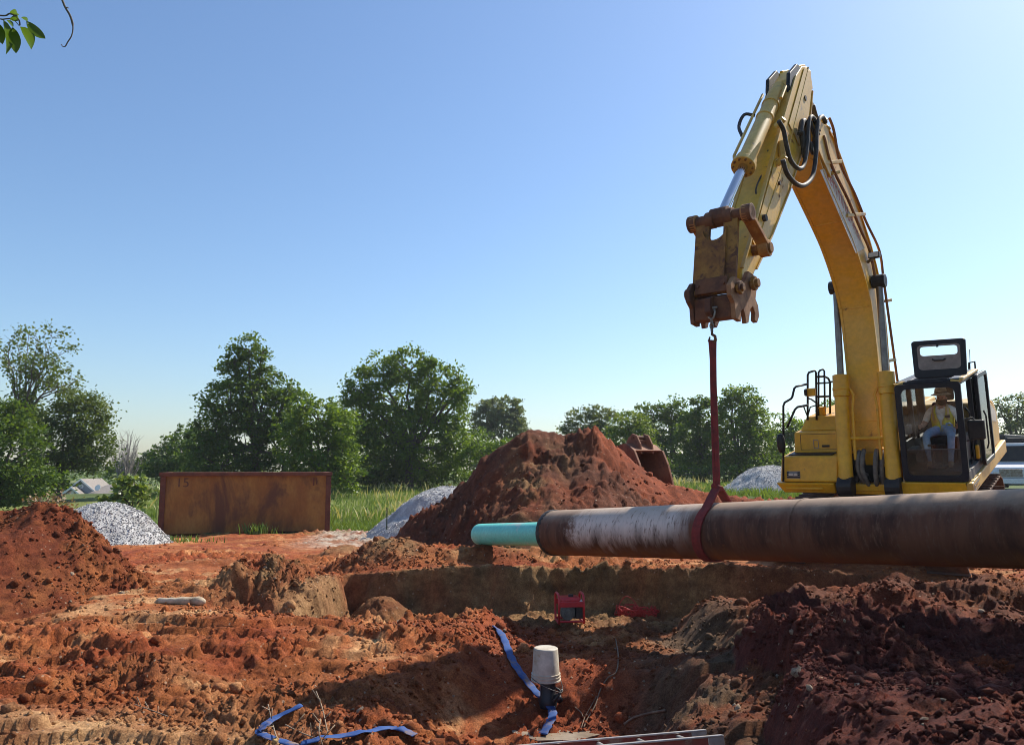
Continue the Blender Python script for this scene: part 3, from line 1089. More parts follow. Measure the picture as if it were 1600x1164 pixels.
_ex, _fw, _up = Vector((_yc, _ys, 0)), Vector((_ys, -_yc, 0)), Vector((0, 0, 1))
_ef, _ez = _fw * _nc - _up * _ns, _up * _nc + _fw * _ns


def arm_pt(px, py, x):
    """where the line of sight meets the plane x of the boom: (x, f, z)"""
    d, o = ray(px, py), Vector((0, 0, CAM_Z))
    q = o + d * ((x - (o - ORG).dot(_ex)) / d.dot(_ex)) - ORG
    return (x, q.dot(_fw), q.z + FOOT_Z)


def body_pt(px, py, f):
    d, o = ray(px, py), Vector((0, 0, CAM_Z))
    q = o + d * ((f - (o - ORG).dot(_ef)) / d.dot(_ef)) - ORG
    return (q.dot(_ex), f, q.dot(_ez) + FOOT_Z)


def rrect(x0, x1, z0, z1, r, n=4):
    """rounded rectangle loop (x, z)"""
    out = []
    for cx, cz, a0 in ((x1 - r, z1 - r, 0), (x0 + r, z1 - r, 90), (x0 + r, z0 + r, 180), (x1 - r, z0 + r, 270)):
        for k in range(n + 1):
            a = R(a0 + 90 * k / n)
            out.append((cx + r * math.cos(a), cz + r * math.sin(a)))
    return out


def part(name, mat, parent=exc, fr=B, bevel=0.012, smooth=False, **k):
    g = G(fr)
    g._done = lambda: g.build(name, mat, parent, bevel, smooth, **k)
    return g


# --- undercarriage
for sx in (-1.32, 1.38):
    g = G(B)
    N = 46
    L, hh, cf = 3.7, 0.46, -0.65
    per = 2 * L + 2 * math.pi * hh

    def loop(s):
        s %= per
        if s < L:
            return cf - L / 2 + s, hh * 2, 0
        s -= L
        if s < math.pi * hh:
            a = s / hh
            return cf + L / 2 + hh * math.sin(a), hh + hh * math.cos(a), a
        s -= math.pi * hh
        if s < L:
            return cf + L / 2 - s, 0, math.pi
        s -= L
        a = math.pi + s / hh
        return cf - L / 2 + hh * math.sin(a), hh + hh * math.cos(a), a
    for k in range(N):
        f0, z0, a0 = loop(k * per / N + 0.01)
        t = (math.cos(a0), -math.sin(a0))
        nn = (math.sin(a0), math.cos(a0))
        w = per / N * 0.47
        P = lambda u, v: (f0 + t[0] * u + nn[0] * v, z0 + 0.06 + t[1] * u + nn[1] * v)
        g.hexa([(sx - 0.32, *P(-w, -0.03)), (sx + 0.32, *P(-w, -0.03)), (sx + 0.32, *P(w, -0.03)), (sx - 0.32, *P(w, -0.03))],
               [(sx - 0.32, *P(-w, 0.0)), (sx + 0.32, *P(-w, 0.0)), (sx + 0.32, *P(w, 0.0)), (sx - 0.32, *P(w, 0.0))])
        g.hexa([(sx - 0.32, *P(-w, 0.0)), (sx + 0.32, *P(-w, 0.0)), (sx + 0.32, *P(-w + 0.03, 0.0)), (sx - 0.32, *P(-w + 0.03, 0.0))],
               [(sx - 0.32, *P(-w, 0.03)), (sx + 0.32, *P(-w, 0.03)), (sx + 0.32, *P(-w + 0.02, 0.03)), (sx - 0.32, *P(-w + 0.02, 0.03))])
    tr = g.build('track', 'track_steel', exc)
    g = G(B)
    g.prism([(cf - 1.75, 0.3), (cf - 1.75, 0.75), (cf + 1.75, 0.75), (cf + 1.75, 0.3)], sx - 0.18, sx + 0.18)
    for q in (-1, 1):
        g.cyl((sx - 0.14, cf + q * L / 2, 0.52), (sx + 0.14, cf + q * L / 2, 0.52), 0.36, 20)
    for q in range(8):
        g.cyl((sx - 0.2, cf - 1.5 + q * 0.43, 0.2), (sx + 0.2, cf - 1.5 + q * 0.43, 0.2), 0.11, 12)
    g.build('track_frame', 'black_paint', tr, 0.01)
g = G(B)
g.box((-1.2, -1.4, 0.55), (1.2, 0.3, 0.95))
g.build('undercarriage_frame', 'yellow', exc, 0.03)
g = G(B)
g.lathe([(0.0, 0.93), (0.72, 0.93), (0.72, 1.28), (0, 1.28)], 32, (0.05, -0.6, 0))
g.build('swing_ring', 'black_paint', exc)

# --- revolving frame and body
g = G(B)
g.box((-1.55, -3.35, 1.28), (1.62, -0.05, 1.42))
g.box((-0.52, -0.05, 1.24), (0.62, 0.55, 1.32))
g.build('deck', 'yellow', exc, 0.015)
g = G(B)
g.box((-0.5, 0.46, 1.30), (0.6, 0.58, 1.44))
g.build('front_bumper', 'yellow', exc, 0.02)
# boom foot brackets
for bx in (-0.40, 0.36):
    g = G(B)
    g.prism([(-0.75, 1.3), (-0.35, 2.25), (0.0, 2.3), (0.25, 2.1), (0.72, 1.55), (0.72, 1.3)], bx, bx + 0.07)
    g.build('foot_bracket', 'yellow', exc, 0.01)
# cab sill and the long skirt along the machine's left side
g = G(B)
g.hexa([(0.62, 0.30, 1.29), (1.66, 0.30, 1.29), (1.70, 0.72, 1.30), (0.62, 0.72, 1.29)], [(0.60, 0.30, 1.515), (1.72, 0.30, 1.515), (1.64, 0.735, 1.515), (0.60, 0.735, 1.515)])
g.build('cab_sill', 'yellow', exc, 0.012)
g = G(B)
sk = [(0.74, 1.31), (0.74, 1.515), (-3.3, 1.60), (-3.3, 1.33)]
g.extr([(1.76, f, z) for f, z in sk], (-0.10, 0, 0))
sk_o = g.build('side_skirt', 'pale_yellow', exc, 0.02)
g = G(B)
g.extr([(1.764, 0.66, 1.35), (1.764, 0.66, 1.48), (1.764, 0.12, 1.49), (1.764, 0.12, 1.36)], (-0.002, 0, 0))
g.build('warning_sticker', 'decal_grey', sk_o)
g = G(B)
for k in range(4):
    g.box((1.762, 0.16 + k * 0.12, 1.38), (1.767, 0.22 + k * 0.12, 1.45))
g.build_each('sticker_print', 'yellow', sk_o)
# stepped tool boxes on the machine's right front
g = G(B)
g.hexa([(-1.60, -0.6, 1.27), (-0.55, -0.6, 1.27), (-0.55, 0.66, 1.27), (-1.56, 0.66, 1.27)], [(-1.68, -0.6, 1.48), (-0.55, -0.6, 1.48), (-0.55, 0.74, 1.48), (-1.68, 0.74, 1.48)])
lo = g.build('step_plate', 'yellow', exc, 0.025)
g = G(B)
g.box((-1.5, 0.70, 1.35), (-0.78, 0.73, 1.39))
g.build('step_rib', 'yellow', lo, 0.01)
g = G(B)
g.hexa([(-1.62, -0.6, 1.49), (-0.50, -0.6, 1.49), (-0.50, 0.70, 1.49), (-1.60, 0.70, 1.49)], [(-1.58, -0.6, 1.98), (-0.46, -0.6, 1.98), (-0.46, 0.60, 1.98), (-1.56, 0.60, 1.98)])
tb = g.build('tool_box', 'yellow', exc, 0.035, seg=3)
g = G(B)
g.hexa([(-1.45, -0.05, 1.983), (-0.6, -0.05, 1.983), (-0.6, 0.5, 1.983), (-1.45, 0.5, 1.983)], [(-1.45, -0.05, 2.0), (-0.6, -0.05, 2.0), (-0.6, 0.5, 2.0), (-1.45, 0.5, 2.0)])
g.build('tread_plate', 'black_paint', tb)
pl = G(B)
pl.hexa([(-1.46, 0.675, 1.56), (-1.20, 0.675, 1.56), (-1.20, 0.692, 1.56), (-1.46, 0.692, 1.56)], [(-1.46, 0.65, 1.70), (-1.20, 0.65, 1.70), (-1.20, 0.665, 1.70), (-1.46, 0.665, 1.70)])
po = pl.build('badge', 'decal_grey', tb, 0.004)
g = G(B)
for k, zz in enumerate((1.575, 1.62, 1.665)):
    g.box((-1.455 + (0.0 if k == 0 else 0.0), 0.672, zz), (-1.205 if k == 0 else -1.42, 0.70, zz + 0.022))
    if k:
        g.box((-1.24, 0.672, zz), (-1.205, 0.70, zz + 0.022))
g.build('badge_stripe', 'black_paint', po)
g = G(B)
g.box((-1.42, 0.672, 1.62), (-1.34, 0.699, 1.66))
g.box((-1.32, 0.672, 1.615), (-1.25, 0.699, 1.655))
g.build('badge_print', 'decal_white', po)
g = G(B)
g.hexa([(-1.42, -1.0, 1.98), (-0.42, -1.0, 1.98), (-0.42, 0.26, 1.98), (-1.42, 0.26, 1.98)], [(-1.40, -1.0, 2.40), (-0.40, -1.0, 2.40), (-0.40, 0.20, 2.40), (-1.40, 0.20, 2.40)])
fb = g.build('fuel_box', 'yellow', exc, 0.03, seg=3)
g = G(B)
g.ring([(x, 0.262 - (z - 1.98) * 0.143, z) for x, z in ((-1.28, 2.05), (-0.44, 2.05), (-0.44, 2.36), (-1.28, 2.36))],
       [(x, 0.262 - (z - 1.98) * 0.143, z) for x, z in ((-1.272, 2.058), (-0.448, 2.058), (-0.448, 2.352), (-1.272, 2.352))], (0, 0.004, 0))
g.build('door_seam', 'black_paint', fb)
g = G(B)
g.box((-0.86, 0.235, 2.10), (-0.72, 0.256, 2.14))
g.build('latch', 'black_paint', fb)
g = G(B)
g.ring([(x, 0.252, z) for x, z in ((-1.02, 2.08), (-0.92, 2.08), (-0.92, 2.25), (-1.02, 2.25))], [(x, 0.252, z) for x, z in ((-1.01, 2.09), (-0.93, 2.09), (-0.93, 2.24), (-1.01, 2.24))], (0, 0.006, 0))
g.build('sticker', 'decal_grey', fb)
g = G(B)
g.hexa([(-1.34, -1.2, 2.40), (-0.4, -1.2, 2.40), (-0.4, 0.02, 2.40), (-1.34, 0.02, 2.40)], [(-1.26, -1.2, 2.66), (-0.36, -1.2, 2.66), (-0.36, -0.16, 2.66), (-1.24, -0.16, 2.66)])
g.build('upper_box', 'yellow', exc, 0.03, seg=3)
g = G(B)
g.cyl((-0.98, -0.35, 2.66), (-0.98, -0.35, 2.80), 0.07, 14)
g.cyl((-0.98, -0.35, 2.80), (-0.98, -0.35, 2.83), 0.085, 14)
g.build('filler_cap', 'yellow', exc, 0.005)
# engine hood, dark air box behind the boom, counterweight, left side panels
g = G(B)
g.hexa([(-1.5, -3.2, 1.42), (0.55, -3.2, 1.42), (0.55, -1.2, 1.42), (-1.5, -1.2, 1.42)], [(-1.42, -3.2, 2.62), (0.55, -3.2, 2.62), (0.55, -1.2, 2.62), (-1.42, -1.2, 2.62)])
g.build('engine_cover', 'yellow', exc, 0.05, seg=3)
g = G(B)
for k in range(5):
    g.box((-1.05 + k * 0.02, -2.2 + k * 0.28, 2.622), (0.4, -2.04 + k * 0.28, 2.65))
g.build('hood_slats', 'pale_yellow', exc, 0.006)
g = G(B)
g.box((-0.62, -1.95, 2.62), (0.5, -1.35, 3.08))
ab = g.build('air_box', 'black_paint', exc, 0.04)
g = G(B)
g.cyl((0.2, -2.2, 2.6), (0.2, -2.2, 2.95), 0.08, 14)
g.cyl((0.2, -2.2, 2.95), (0.2, -2.34, 3.05), 0.075, 14)
g.build('exhaust', 'rust_dark', exc)
g = G(B)
prof = [(-3.2, 1.36), (-3.2, 2.5), (-3.45, 2.45), (-3.75, 2.2), (-3.85, 1.8), (-3.75, 1.36)]
g.prism(prof, -1.5, 1.6)
g.build('counterweight', 'yellow', exc, 0.12, seg=4)
g = G(B)
g.prism([(-1.25, 1.56), (-1.25, 2.66), (-1.8, 2.68), (-2.6, 2.5), (-3.15, 2.28), (-3.15, 1.58)], 0.6, 1.68)
rp = g.build('rear_side_panel', 'pale_yellow', exc, 0.06, seg=3)
g = G(B)
g.extr([(1.684, -1.45, 2.3), (1.684, -2.9, 2.05), (1.684, -2.9, 2.28), (1.684, -2.3, 2.50), (1.684, -1.6, 2.62)], (0.004, 0, 0))
g.build('side_decal', 'decal_white', rp)

# --- boom
under = [(0.16, 1.80), (0.24, 2.2), (0.30, 2.9), (0.36, 3.55), (0.45, 4.12), (0.60, 4.68), (0.95, 5.18), (1.45, 5.65), (1.85, 5.92), (2.43, 6.25), (2.95, 6.55), (3.22, 6.78)]
top = [(3.25, 7.36), (2.9, 7.46), (2.37, 7.40), (1.44, 6.76), (0.75, 6.22), (0.22, 5.72), (-0.16, 5.15), (-0.36, 4.45), (-0.40, 3.6), (-0.36, 2.8), (-0.28, 2.25), (-0.2, 1.9), (-0.02, 1.76)]
us = [(p.x, p.y) for p in spline([(a, b, 0) for a, b in under], 4)]
ts = [(p.x, p.y) for p in spline([(a, b, 0) for a, b in top], 4)]
g = G(A)
g.prism(us + ts, -0.27, 0.27)
boom = g.build('boom', 'arm_yellow', exc, 0.018)
# flange plates standing proud along the edges of the boom
for sx in (-1, 1):
    for curve in (us, ts):
        g = G(A)
        for a, b in zip(curve[:-1], curve[1:]):
            g.beam((sx * 0.275, a[0], a[1]), (sx * 0.275, b[0], b[1]), 0.03, 0.045, (1, 0, 0))
        g.build('boom_flange', 'arm_yellow', boom, 0)
g = G(A)
for sx in (-1, 1):
    g.prism([(2.75, 6.55), (3.2, 6.78), (3.55, 6.98), (3.62, 7.2), (3.5, 7.38), (3.2, 7.42), (2.75, 7.42)], sx * 0.30 - 0.03, sx * 0.30 + 0.03)
g.build('boom_fork', 'arm_yellow', boom, 0.01)
g = G(A)
g.cyl((-0.36, 3.4, 7.18), (0.36, 3.4, 7.18), 0.12, 20)
g.build('arm_pin', 'pale_yellow', boom, 0.01)
g = G(A)
g.cyl((-0.42, 0.0, FOOT_Z), (0.42, 0.0, FOOT_Z), 0.14, 20)
g.build('foot_pin', 'rust_link', boom)
# white decal and its red lettering on the left flank
dc = [arm_pt(px, py, 0.288) for px, py in ((1281, 266), (1298, 262), (1351, 388), (1337, 396))]
g = G(A)
g.extr(dc, (0.003, 0, 0))
dec = g.build('boom_decal', 'decal_white', boom)


def lettering(name, text, p0, p1, up_hint, mat, parent, fr, thick=0.003, hscale=1.0):
    """flat text from p0 to p1 (frame coordinates), scaled to that length"""
    cu = bpy.data.curves.new(name, 'FONT')
    cu.body = text
    cu.extrude = 0.0
    tmp = bpy.data.objects.new(name, cu)
    COL.objects.link(tmp)
    bpy.context.view_layer.update()
    me = bpy.data.meshes.new_from_object(tmp.evaluated_get(bpy.context.evaluated_depsgraph_get()))
    bpy.data.objects.remove(tmp)
    vs = [v.co.copy() for v in me.vertices]
    x0, x1 = min(v.x for v in vs), max(v.x for v in vs)
    p0, p1 = Vector(p0), Vector(p1)
    d = p1 - p0
    s = d.length / (x1 - x0)
    d.normalize()
    u = Vector(up_hint)
    u = (u - d * u.dot(d)).normalized()
    for v in me.vertices:
        q = p0 + d * ((v.co.x - x0) * s) + u * (v.co.y * s * hscale)
        v.co = fr(*q) if fr else q
    o = bpy.data.objects.new(name, me)
    COL.objects.link(o)
    me.materials.append(MATS[mat])
    o.parent = parent
    return o


def bp(px, py):
    return arm_pt(px, py, 0.2935)


lettering('lettering', 'Lemmins', bp(1292, 277), bp(1325, 338), (0, -0.5, 1), 'decal_red', dec, A, hscale=1.1)
lettering('logo_letter', 'U', bp(1324.5, 343), bp(1328.5, 348), (0, -0.5, 1), 'decal_red', dec, A, hscale=1.5)
lettering('lettering', 'Rental', bp(1329, 348), bp(1344, 378), (0, -0.5, 1), 'decal_red', dec, A, hscale=1.1)
lettering('small_print', 'heavy equipment', bp(1311, 334), bp(1330, 372), (0, -0.5, 1), 'decal_grey', dec, A)
# boom cylinders
for bx, tx, s in ((-0.34, -0.39, -1), (0.50, 0.40, 1)):
    p0 = Vector(A(*[0, 0, 0]))
    b0 = Vector(B(bx, 0.72, 1.42))
    t0 = Vector(A(tx, 0.42, 5.17))
    d = (t0 - b0).normalized()
    Lr = (t0 - b0).length
    k = 2.13
    g = G()
    g.cyl(b0 + d * 0.12, b0 + d * (k - 0.42), 0.132, 24)
    g.cyl(b0 + d * (k - 0.42), b0 + d * k, 0.150, 24)
    g.cyl(b0 + d * (k - 0.30), b0 + d * (k - 0.24), 0.160, 24)
    cy = g.build('boom_cylinder', 'yellow', exc, 0.01, 'auto')
    g = G()
    g.cyl(b0 + d * k, b0 + d * (Lr - 0.1), 0.062, 18)
    g.build('rod', 'dull_rod', cy, 0, 'auto')
    g = G()
    ax = Vector((1, 0, 0))
    g.cyl(t0 - ax * 0.12, t0 + ax * 0.12, 0.13, 18)
    g.cyl(b0 - ax * 0.13, b0 + ax * 0.13, 0.19, 18)
    g.build_each('pin_eye', 'black_paint', cy, 0.012)
    g = G()
    sd_ = d.cross(Vector((1, 0, 0))).normalized()
    g.tube([b0 + d * 0.5 - s * ax * 0.19, b0 + d * 1.5 - s * ax * 0.19, b0 + d * 1.72 - s * ax * 0.22, b0 + d * 1.85 - s * ax * 0.16], 0.028, 8)
    g.tube([b0 + d * 0.9 - s * ax * 0.42, b0 + d * 0.9 - s * ax * 0.1], 0.035, 8)
    g.build('oil_line', 'yellow', cy)
g = G(A)
g.cyl((-0.52, 0.42, 5.17), (0.52, 0.42, 5.17), 0.075, 16)
g.build('cylinder_pin', 'black_paint', boom)
# arm cylinder on top of the boom
g = G(A)
g.cyl((0, 0.62, 6.50), (0, 2.25, 7.72), 0.13, 20)
g.cyl((0, 2.12, 7.62), (0, 2.27, 7.735), 0.15, 20)
ac = g.build('arm_cylinder', 'yellow', exc, 0.008, 'auto')
g = G(A)
g.cyl((0, 2.25, 7.72), (0, 3.02, 8.26), 0.065, 16)
g.build('rod', 'rubber', ac, 0, 'auto')
g = G(A)
for q in (-0.12, 0.12):
    g.prism([(0.3, 5.75), (0.45, 6.45), (0.62, 6.62), (0.8, 6.5), (1.0, 6.42)], q - 0.02, q + 0.02)
g.build('bracket', 'yellow', ac)
# steel lines clipped along the boom's left flank
for pts, r, x in (([(1296, 185), (1303, 205), (1313, 256), (1335, 302), (1353, 346), (1374, 392), (1381, 440), (1392, 520), (1401, 586), (1402, 600), (1394, 628)], 0.024, 0.36),
                  ([(1287, 212), (1299, 258), (1325, 312), (1346, 362), (1359, 392), (1368, 436)], 0.026, 0.34),
                  ([(1300, 208), (1306, 240), (1326, 290), (1345, 340), (1361, 385), (1372, 440), (1383, 520), (1390, 590)], 0.02, 0.10),
                  ([(1291, 214), (1302, 248), (1322, 296), (1341, 344), (1360, 395)], 0.018, 0.2)):
    g = G(A)
    g.tube(spline([arm_pt(px, py, x) for px, py in pts], 5), r, 8)
    g.build('boom_line', 'brown_line', boom, 0, True)
for px, py, w in ((1300, 254, 0.3), (1337, 336, 0.3), (1386, 470, 0.12), (1393, 563, 0.12), (1305, 270, 0.1)):
    hw = 14 if w > 0.2 else 6
    a = Vector(arm_pt(px - hw, py + 1, 0.30))
    b = Vector(arm_pt(px + hw, py - 1, 0.37))
    g = G(A)
    g.beam(a, b, 0.05, 0.06)
    g.build('line_clamp', 'pale_yellow', boom, 0.008)
# weld seams across the boom's belly, bolts round the boom's pivot
for i in (6, 20, 33):
    a, b = us[i], us[i + 1]
    t = Vector((0, b[0] - a[0], b[1] - a[1])).normalized()
    g = G(A)
    g.tube([(-0.262, a[0], a[1]), (-0.1, a[0] + 0.004, a[1]), (0.1, a[0] - 0.004, a[1]), (0.262, a[0], a[1])], 0.012, 6)
    g.build('weld_seam', 'arm_yellow', boom, 0, True)
for k in range(6):
    a = 2 * math.pi * k / 6
    g = G(A)
    p = (0.36, 3.4 + 0.085 * math.cos(a), 7.18 + 0.085 * math.sin(a))
    g.cyl(p, (0.375, p[1], p[2]), 0.016, 6)
    g.build('bolt', 'steel', boom)
# work lamp on the boom
lp = arm_pt(1366, 399, 0.42)
g = G(A)
g.box((lp[0] - 0.10, lp[1] - 0.06, lp[2] - 0.055), (lp[0] + 0.10, lp[1] + 0.06, lp[2] + 0.055))
wl_ = g.build('work_lamp', 'black_paint', boom, 0.015)
g = G(A)
g.box((lp[0] - 0.085, lp[1] + 0.061, lp[2] - 0.042), (lp[0] + 0.085, lp[1] + 0.066, lp[2] + 0.042))
g.build('lamp_lens', 'lamp_glass', wl_)
g = G(A)
g.beam((0.28, lp[1] - 0.05, lp[2] - 0.10), (lp[0], lp[1], lp[2] - 0.05), 0.05, 0.04)
g.build('lamp_bracket', 'steel', wl_)

# --- stick (dipper arm)
stick_poly = [(3.13, 8.36), (3.34, 8.35), (3.58, 8.26), (3.92, 7.94), (4.72, 6.74), (5.95, 4.80), (6.30, 4.28), (6.36, 4.10), (6.28, 3.98), (6.14, 4.02), (5.84, 4.36), (5.22, 4.98),
              (4.38, 5.93), (3.78, 6.72), (3.34, 7.36), (3.12, 8.0)]
g = G(A)
g.prism(stick_poly, -0.205, 0.205)
stick = g.build('stick', 'arm_yellow', exc, 0.016)
g = G(A)
for a, b in (((3.3, 8.35), (4.50, 6.45)), ((4.50, 6.45), (5.95, 4.55))):
    g.beam((0.208, a[0], a[1]), (0.208, b[0], b[1]), 0.012, 0.05, (1, 0, 0))
for i in range(3, 6):
    a, b = stick_poly[i], stick_poly[i + 1]
    for q in (-0.2, 0.2):
        g.beam((q, a[0], a[1]), (q, b[0], b[1]), 0.03, 0.05, (1, 0, 0))
for i in range(10, 15):
    a, b = stick_poly[i], stick_poly[i + 1]
    g.beam((0.2, a[0], a[1]), (0.2, b[0], b[1]), 0.03, 0.05, (1, 0, 0))
g.build('stick_flange', 'pale_yellow', stick, 0.005)
g = G(A)
g.extr([(0.212, f, z) for f, z in ((3.22, 8.30), (3.50, 8.26), (4.35, 6.98), (3.9, 6.75), (3.42, 7.42), (3.2, 8.0))], (0.012, 0, 0))
g.build('side_plate', 'pale_yellow', stick, 0.004)
g = G(A)
g.extr([(0.212, f, z) for f, z in ((4.85, 6.28), (5.0, 6.18), (5.95, 4.72), (5.75, 4.6), (4.6, 5.98))], (0.010, 0, 0))
g.build('wear_plate', 'arm_yellow', stick, 0.004)
g = G(A)
g.cyl((0.2, 5.55, 5.15), (0.27, 5.55, 5.15), 0.05, 12)
g.cyl((0.2, 3.55, 7.7), (0.24, 3.55, 7.7), 0.045, 12)
g.cyl((0.2, 4.9, 5.85), (0.25, 4.9, 5.85), 0.03, 10)
g.build_each('grease_point', 'rubber', stick)
# arm cylinder eye plates at the stick's top end
for q in (-0.14, 0.14):
    g = G(A)
    g.prism([(2.95, 8.12), (3.02, 8.36), (3.3, 8.42), (3.6, 8.28), (3.3, 8.0)], q - 0.025, q + 0.025)
    g.build('eye_plate', 'arm_yellow', stick, 0.008)
# bracket and bucket cylinder on the front of the stick
for q in (-0.17, 0.17):
    g = G(A)
    g.prism([(3.6, 8.2), (3.78, 8.22), (4.14, 7.92), (4.18, 7.70), (4.1, 7.4)], q - 0.03, q + 0.03)
    g.build('cylinder_bracket', 'black_paint', stick, 0.01)
c0, c1 = Vector((0, 4.08, 7.78)), Vector((0, 6.47, 4.98))
d = (c1 - c0).normalized()
g = G(A)
g.cyl(c0 + d * 0.05, c0 + d * 0.30, 0.105, 22)
g.cyl(c0 + d * 0.28, c0 + d * 2.30, 0.125, 22)
g.cyl(c0 + d * 2.22, c0 + d * 2.34, 0.150, 22)
g.cyl(c0 + d * 2.35, c0 + d * 2.44, 0.175, 22)
for q in (0.62, 1.02):
    g.cyl(c0 + d * q, c0 + d * (q + 0.05), 0.14, 22)
bc = g.build('bucket_cylinder', 'pale_yellow', exc, 0.008, 'auto')
ux = Vector((1, 0, 0))
uy = d.cross(ux)
for k in range(10):
    a = 2 * math.pi * (k + 0.5) / 10
    q = c0 + d * 2.43 + ux * (0.14 * math.cos(a)) + uy * (0.14 * math.sin(a))
    g = G(A)
    g.cyl(q, q + d * 0.045, 0.017, 6)
    g.build('bolt', 'rust_link', bc)
g = G(A)
g.cyl(c0 + d * 2.42, c1 - d * 0.1, 0.068, 18)
g.build('rod', 'chrome', bc, 0, 'auto')
g = G(A)
g.cyl((-0.12, c1.y, c1.z), (0.12, c1.y, c1.z), 0.13, 18)
g.build('rod_eye', 'rust_dark', bc, 0.01)
g = G(A)
g.tube([c0 + d * 0.35 + Vector((-0.17, 0.06, 0.06)), c0 + d * 2.2 + Vector((-0.17, 0.06, 0.06)), c0 + d * 2.34 + Vector((-0.14, 0.03, 0.02))], 0.022, 8)
g.tube([c0 + d * 0.2 + Vector((0.16, 0.05, 0.02)), c0 + d * 0.6 + Vector((0.17, 0.04, 0.03))], 0.026, 8)
g.build('oil_line', 'pale_yellow', bc)
g = G(A)
g.tube(spline([c0 + d * 1.0 + Vector((-0.15, 0.05, 0.05)), c0 + d * 0.98 + Vector((-0.30, 0.1, 0.08)), c0 + d * 1.25 + Vector((-0.33, 0.08, 0.05)), c0 + d * 1.6 + Vector((-0.2, 0.05, 0.05))], 5), 0.026, 8)
g.build('cylinder_hose', 'rubber', bc, 0, True)
# hoses looping between boom and stick
for pts, r, x in (([(1217, 190), (1224, 203), (1229, 228), (1236, 252), (1249, 264), (1257, 255), (1261, 225), (1263, 195), (1267, 183), (1273, 188), (1278, 205)], 0.034, 0.36),
                  ([(1223, 250), (1230, 272), (1245, 288), (1258, 289), (1270, 274), (1275, 240), (1276, 205), (1279, 188), (1285, 183), (1290, 192)], 0.036, 0.40),
                  ([(1252, 205), (1255, 225), (1258, 245), (1262, 222), (1260, 196), (1254, 190), (1250, 210)], 0.045, 0.30),
                  ([(1270, 165), (1274, 180), (1280, 198), (1284, 205)], 0.04, 0.1),
                  ([(1266, 190), (1272, 215), (1270, 240), (1266, 222)], 0.03, 0.33)):
    g = G(A)
    g.tube(spline([arm_pt(px, py, x) for px, py in pts], 6), r, 9)
    g.build('hydraulic_hose', 'rubber', exc, 0, True)
g = G(A)
for px, py, x in ((1220, 192, 0.30), (1222, 250, 0.3), (1286, 190, 0.3), (1291, 204, 0.28)):
    p = Vector(arm_pt(px, py, x))
    g.cyl(p - Vector((0.08, 0, 0.05)), p + Vector((0.06, 0.02, 0.04)), 0.05, 8)
g.build_each('hose_fitting', 'pale_yellow', exc, 0.006)
g = G(A)
g.cyl(arm_pt(1221, 222, 0.25), arm_pt(1222, 246, 0.25), 0.055, 12)
g.build('line_cover', 'pale_yellow', stick)
g = G(A)
g.tube(spline([Vector(arm_pt(px, py, 0.10)) + Vector((0, 0.0, 0.0)) for px, py in ((1200, 235), (1198, 258), (1187, 280), (1181, 297), (1183, 316), (1172, 328), (1160, 340))], 5), 0.012, 6)
g.build('lube_hose', 'rubber', stick, 0, True)

# --- linkage
g = G(A)
g.cyl((-0.44, 6.50, 4.95), (0.46, 6.50, 4.95), 0.085, 18)
for q in (-0.44, -0.18, 0.08, 0.34):
    g.cyl((q, 6.50, 4.95), (q + 0.12, 6.50, 4.95), 0.115, 22)
link = g.build('link_pin', 'rust_dark', exc, 0.01)
g = G(A)
lx = lambda x, f, z: (x, f, z)
# H-shaped bucket link: two cheeks, a web with a round opening at its top
e0, e1 = Vector((0, 6.52, 4.92)), Vector((0, 6.70, 3.92))
dd = (e1 - e0).normalized()
nn = Vector((0, dd.z, -dd.y)) * -1
for q in (-0.22, 0.18):
    g.beam(e0 + Vector((q, 0, 0)), e1 + Vector((q, 0, 0)), 0.07, 0.20, (1, 0, 0))
hl = g.build('bucket_link', 'rust_link', exc, 0.012)
g = G(A)
n_ = 12
arc = [e0 + Vector((-0.185 + 0.33 * (0.5 + 0.5 * math.cos(math.pi * k / n_)), 0, 0)) + dd * (0.14 + 0.17 * math.sin(math.pi * k / n_)) for k in range(n_ + 1)]
poly = [Vector(p) + nn * 0.03 for p in arc] + [e1 + Vector((-0.185, 0, 0)) + nn * 0.03, e1 + Vector((0.145, 0, 0)) + nn * 0.03]
g.extr(poly, nn * 0.05)
g.build('link_web', 'rust_link', hl, 0.004)
g = G(A)
g.extr([e1 + Vector((x, 0, 0)) + dd * a + nn * 0.085 for x, a in ((-0.24, -0.16), (0.20, -0.16), (0.20, 0.05), (-0.24, 0.05))], nn * 0.02)
for x in (-0.2, 0.16):
    g.cyl(e1 + Vector((x, 0, 0)) - dd * 0.06 + nn * 0.1, e1 + Vector((x, 0, 0)) - dd * 0.06 + nn * 0.13, 0.025, 8)
g.build('web_plate', 'rust_dark', hl, 0.004)
for q in (-0.36, 0.37):
    g = G(A)
    g.beam((q, 6.50, 4.95), (q, 5.92, 4.62), 0.06, 0.16, (1, 0, 0))
    g.cyl((q - 0.045, 6.50, 4.95), (q + 0.045, 6.50, 4.95), 0.115, 20)
    g.cyl((q - 0.06, 5.92, 4.60), (q + 0.07, 5.92, 4.60), 0.115, 20)
    g.build('side_link', 'rust_light', exc, 0.01)
g = G(A)
g.cyl((-0.46, 5.92, 4.60), (0.47, 5.92, 4.60), 0.075, 16)
g.build('side_link_pin', 'rust_link', exc, 0.008)

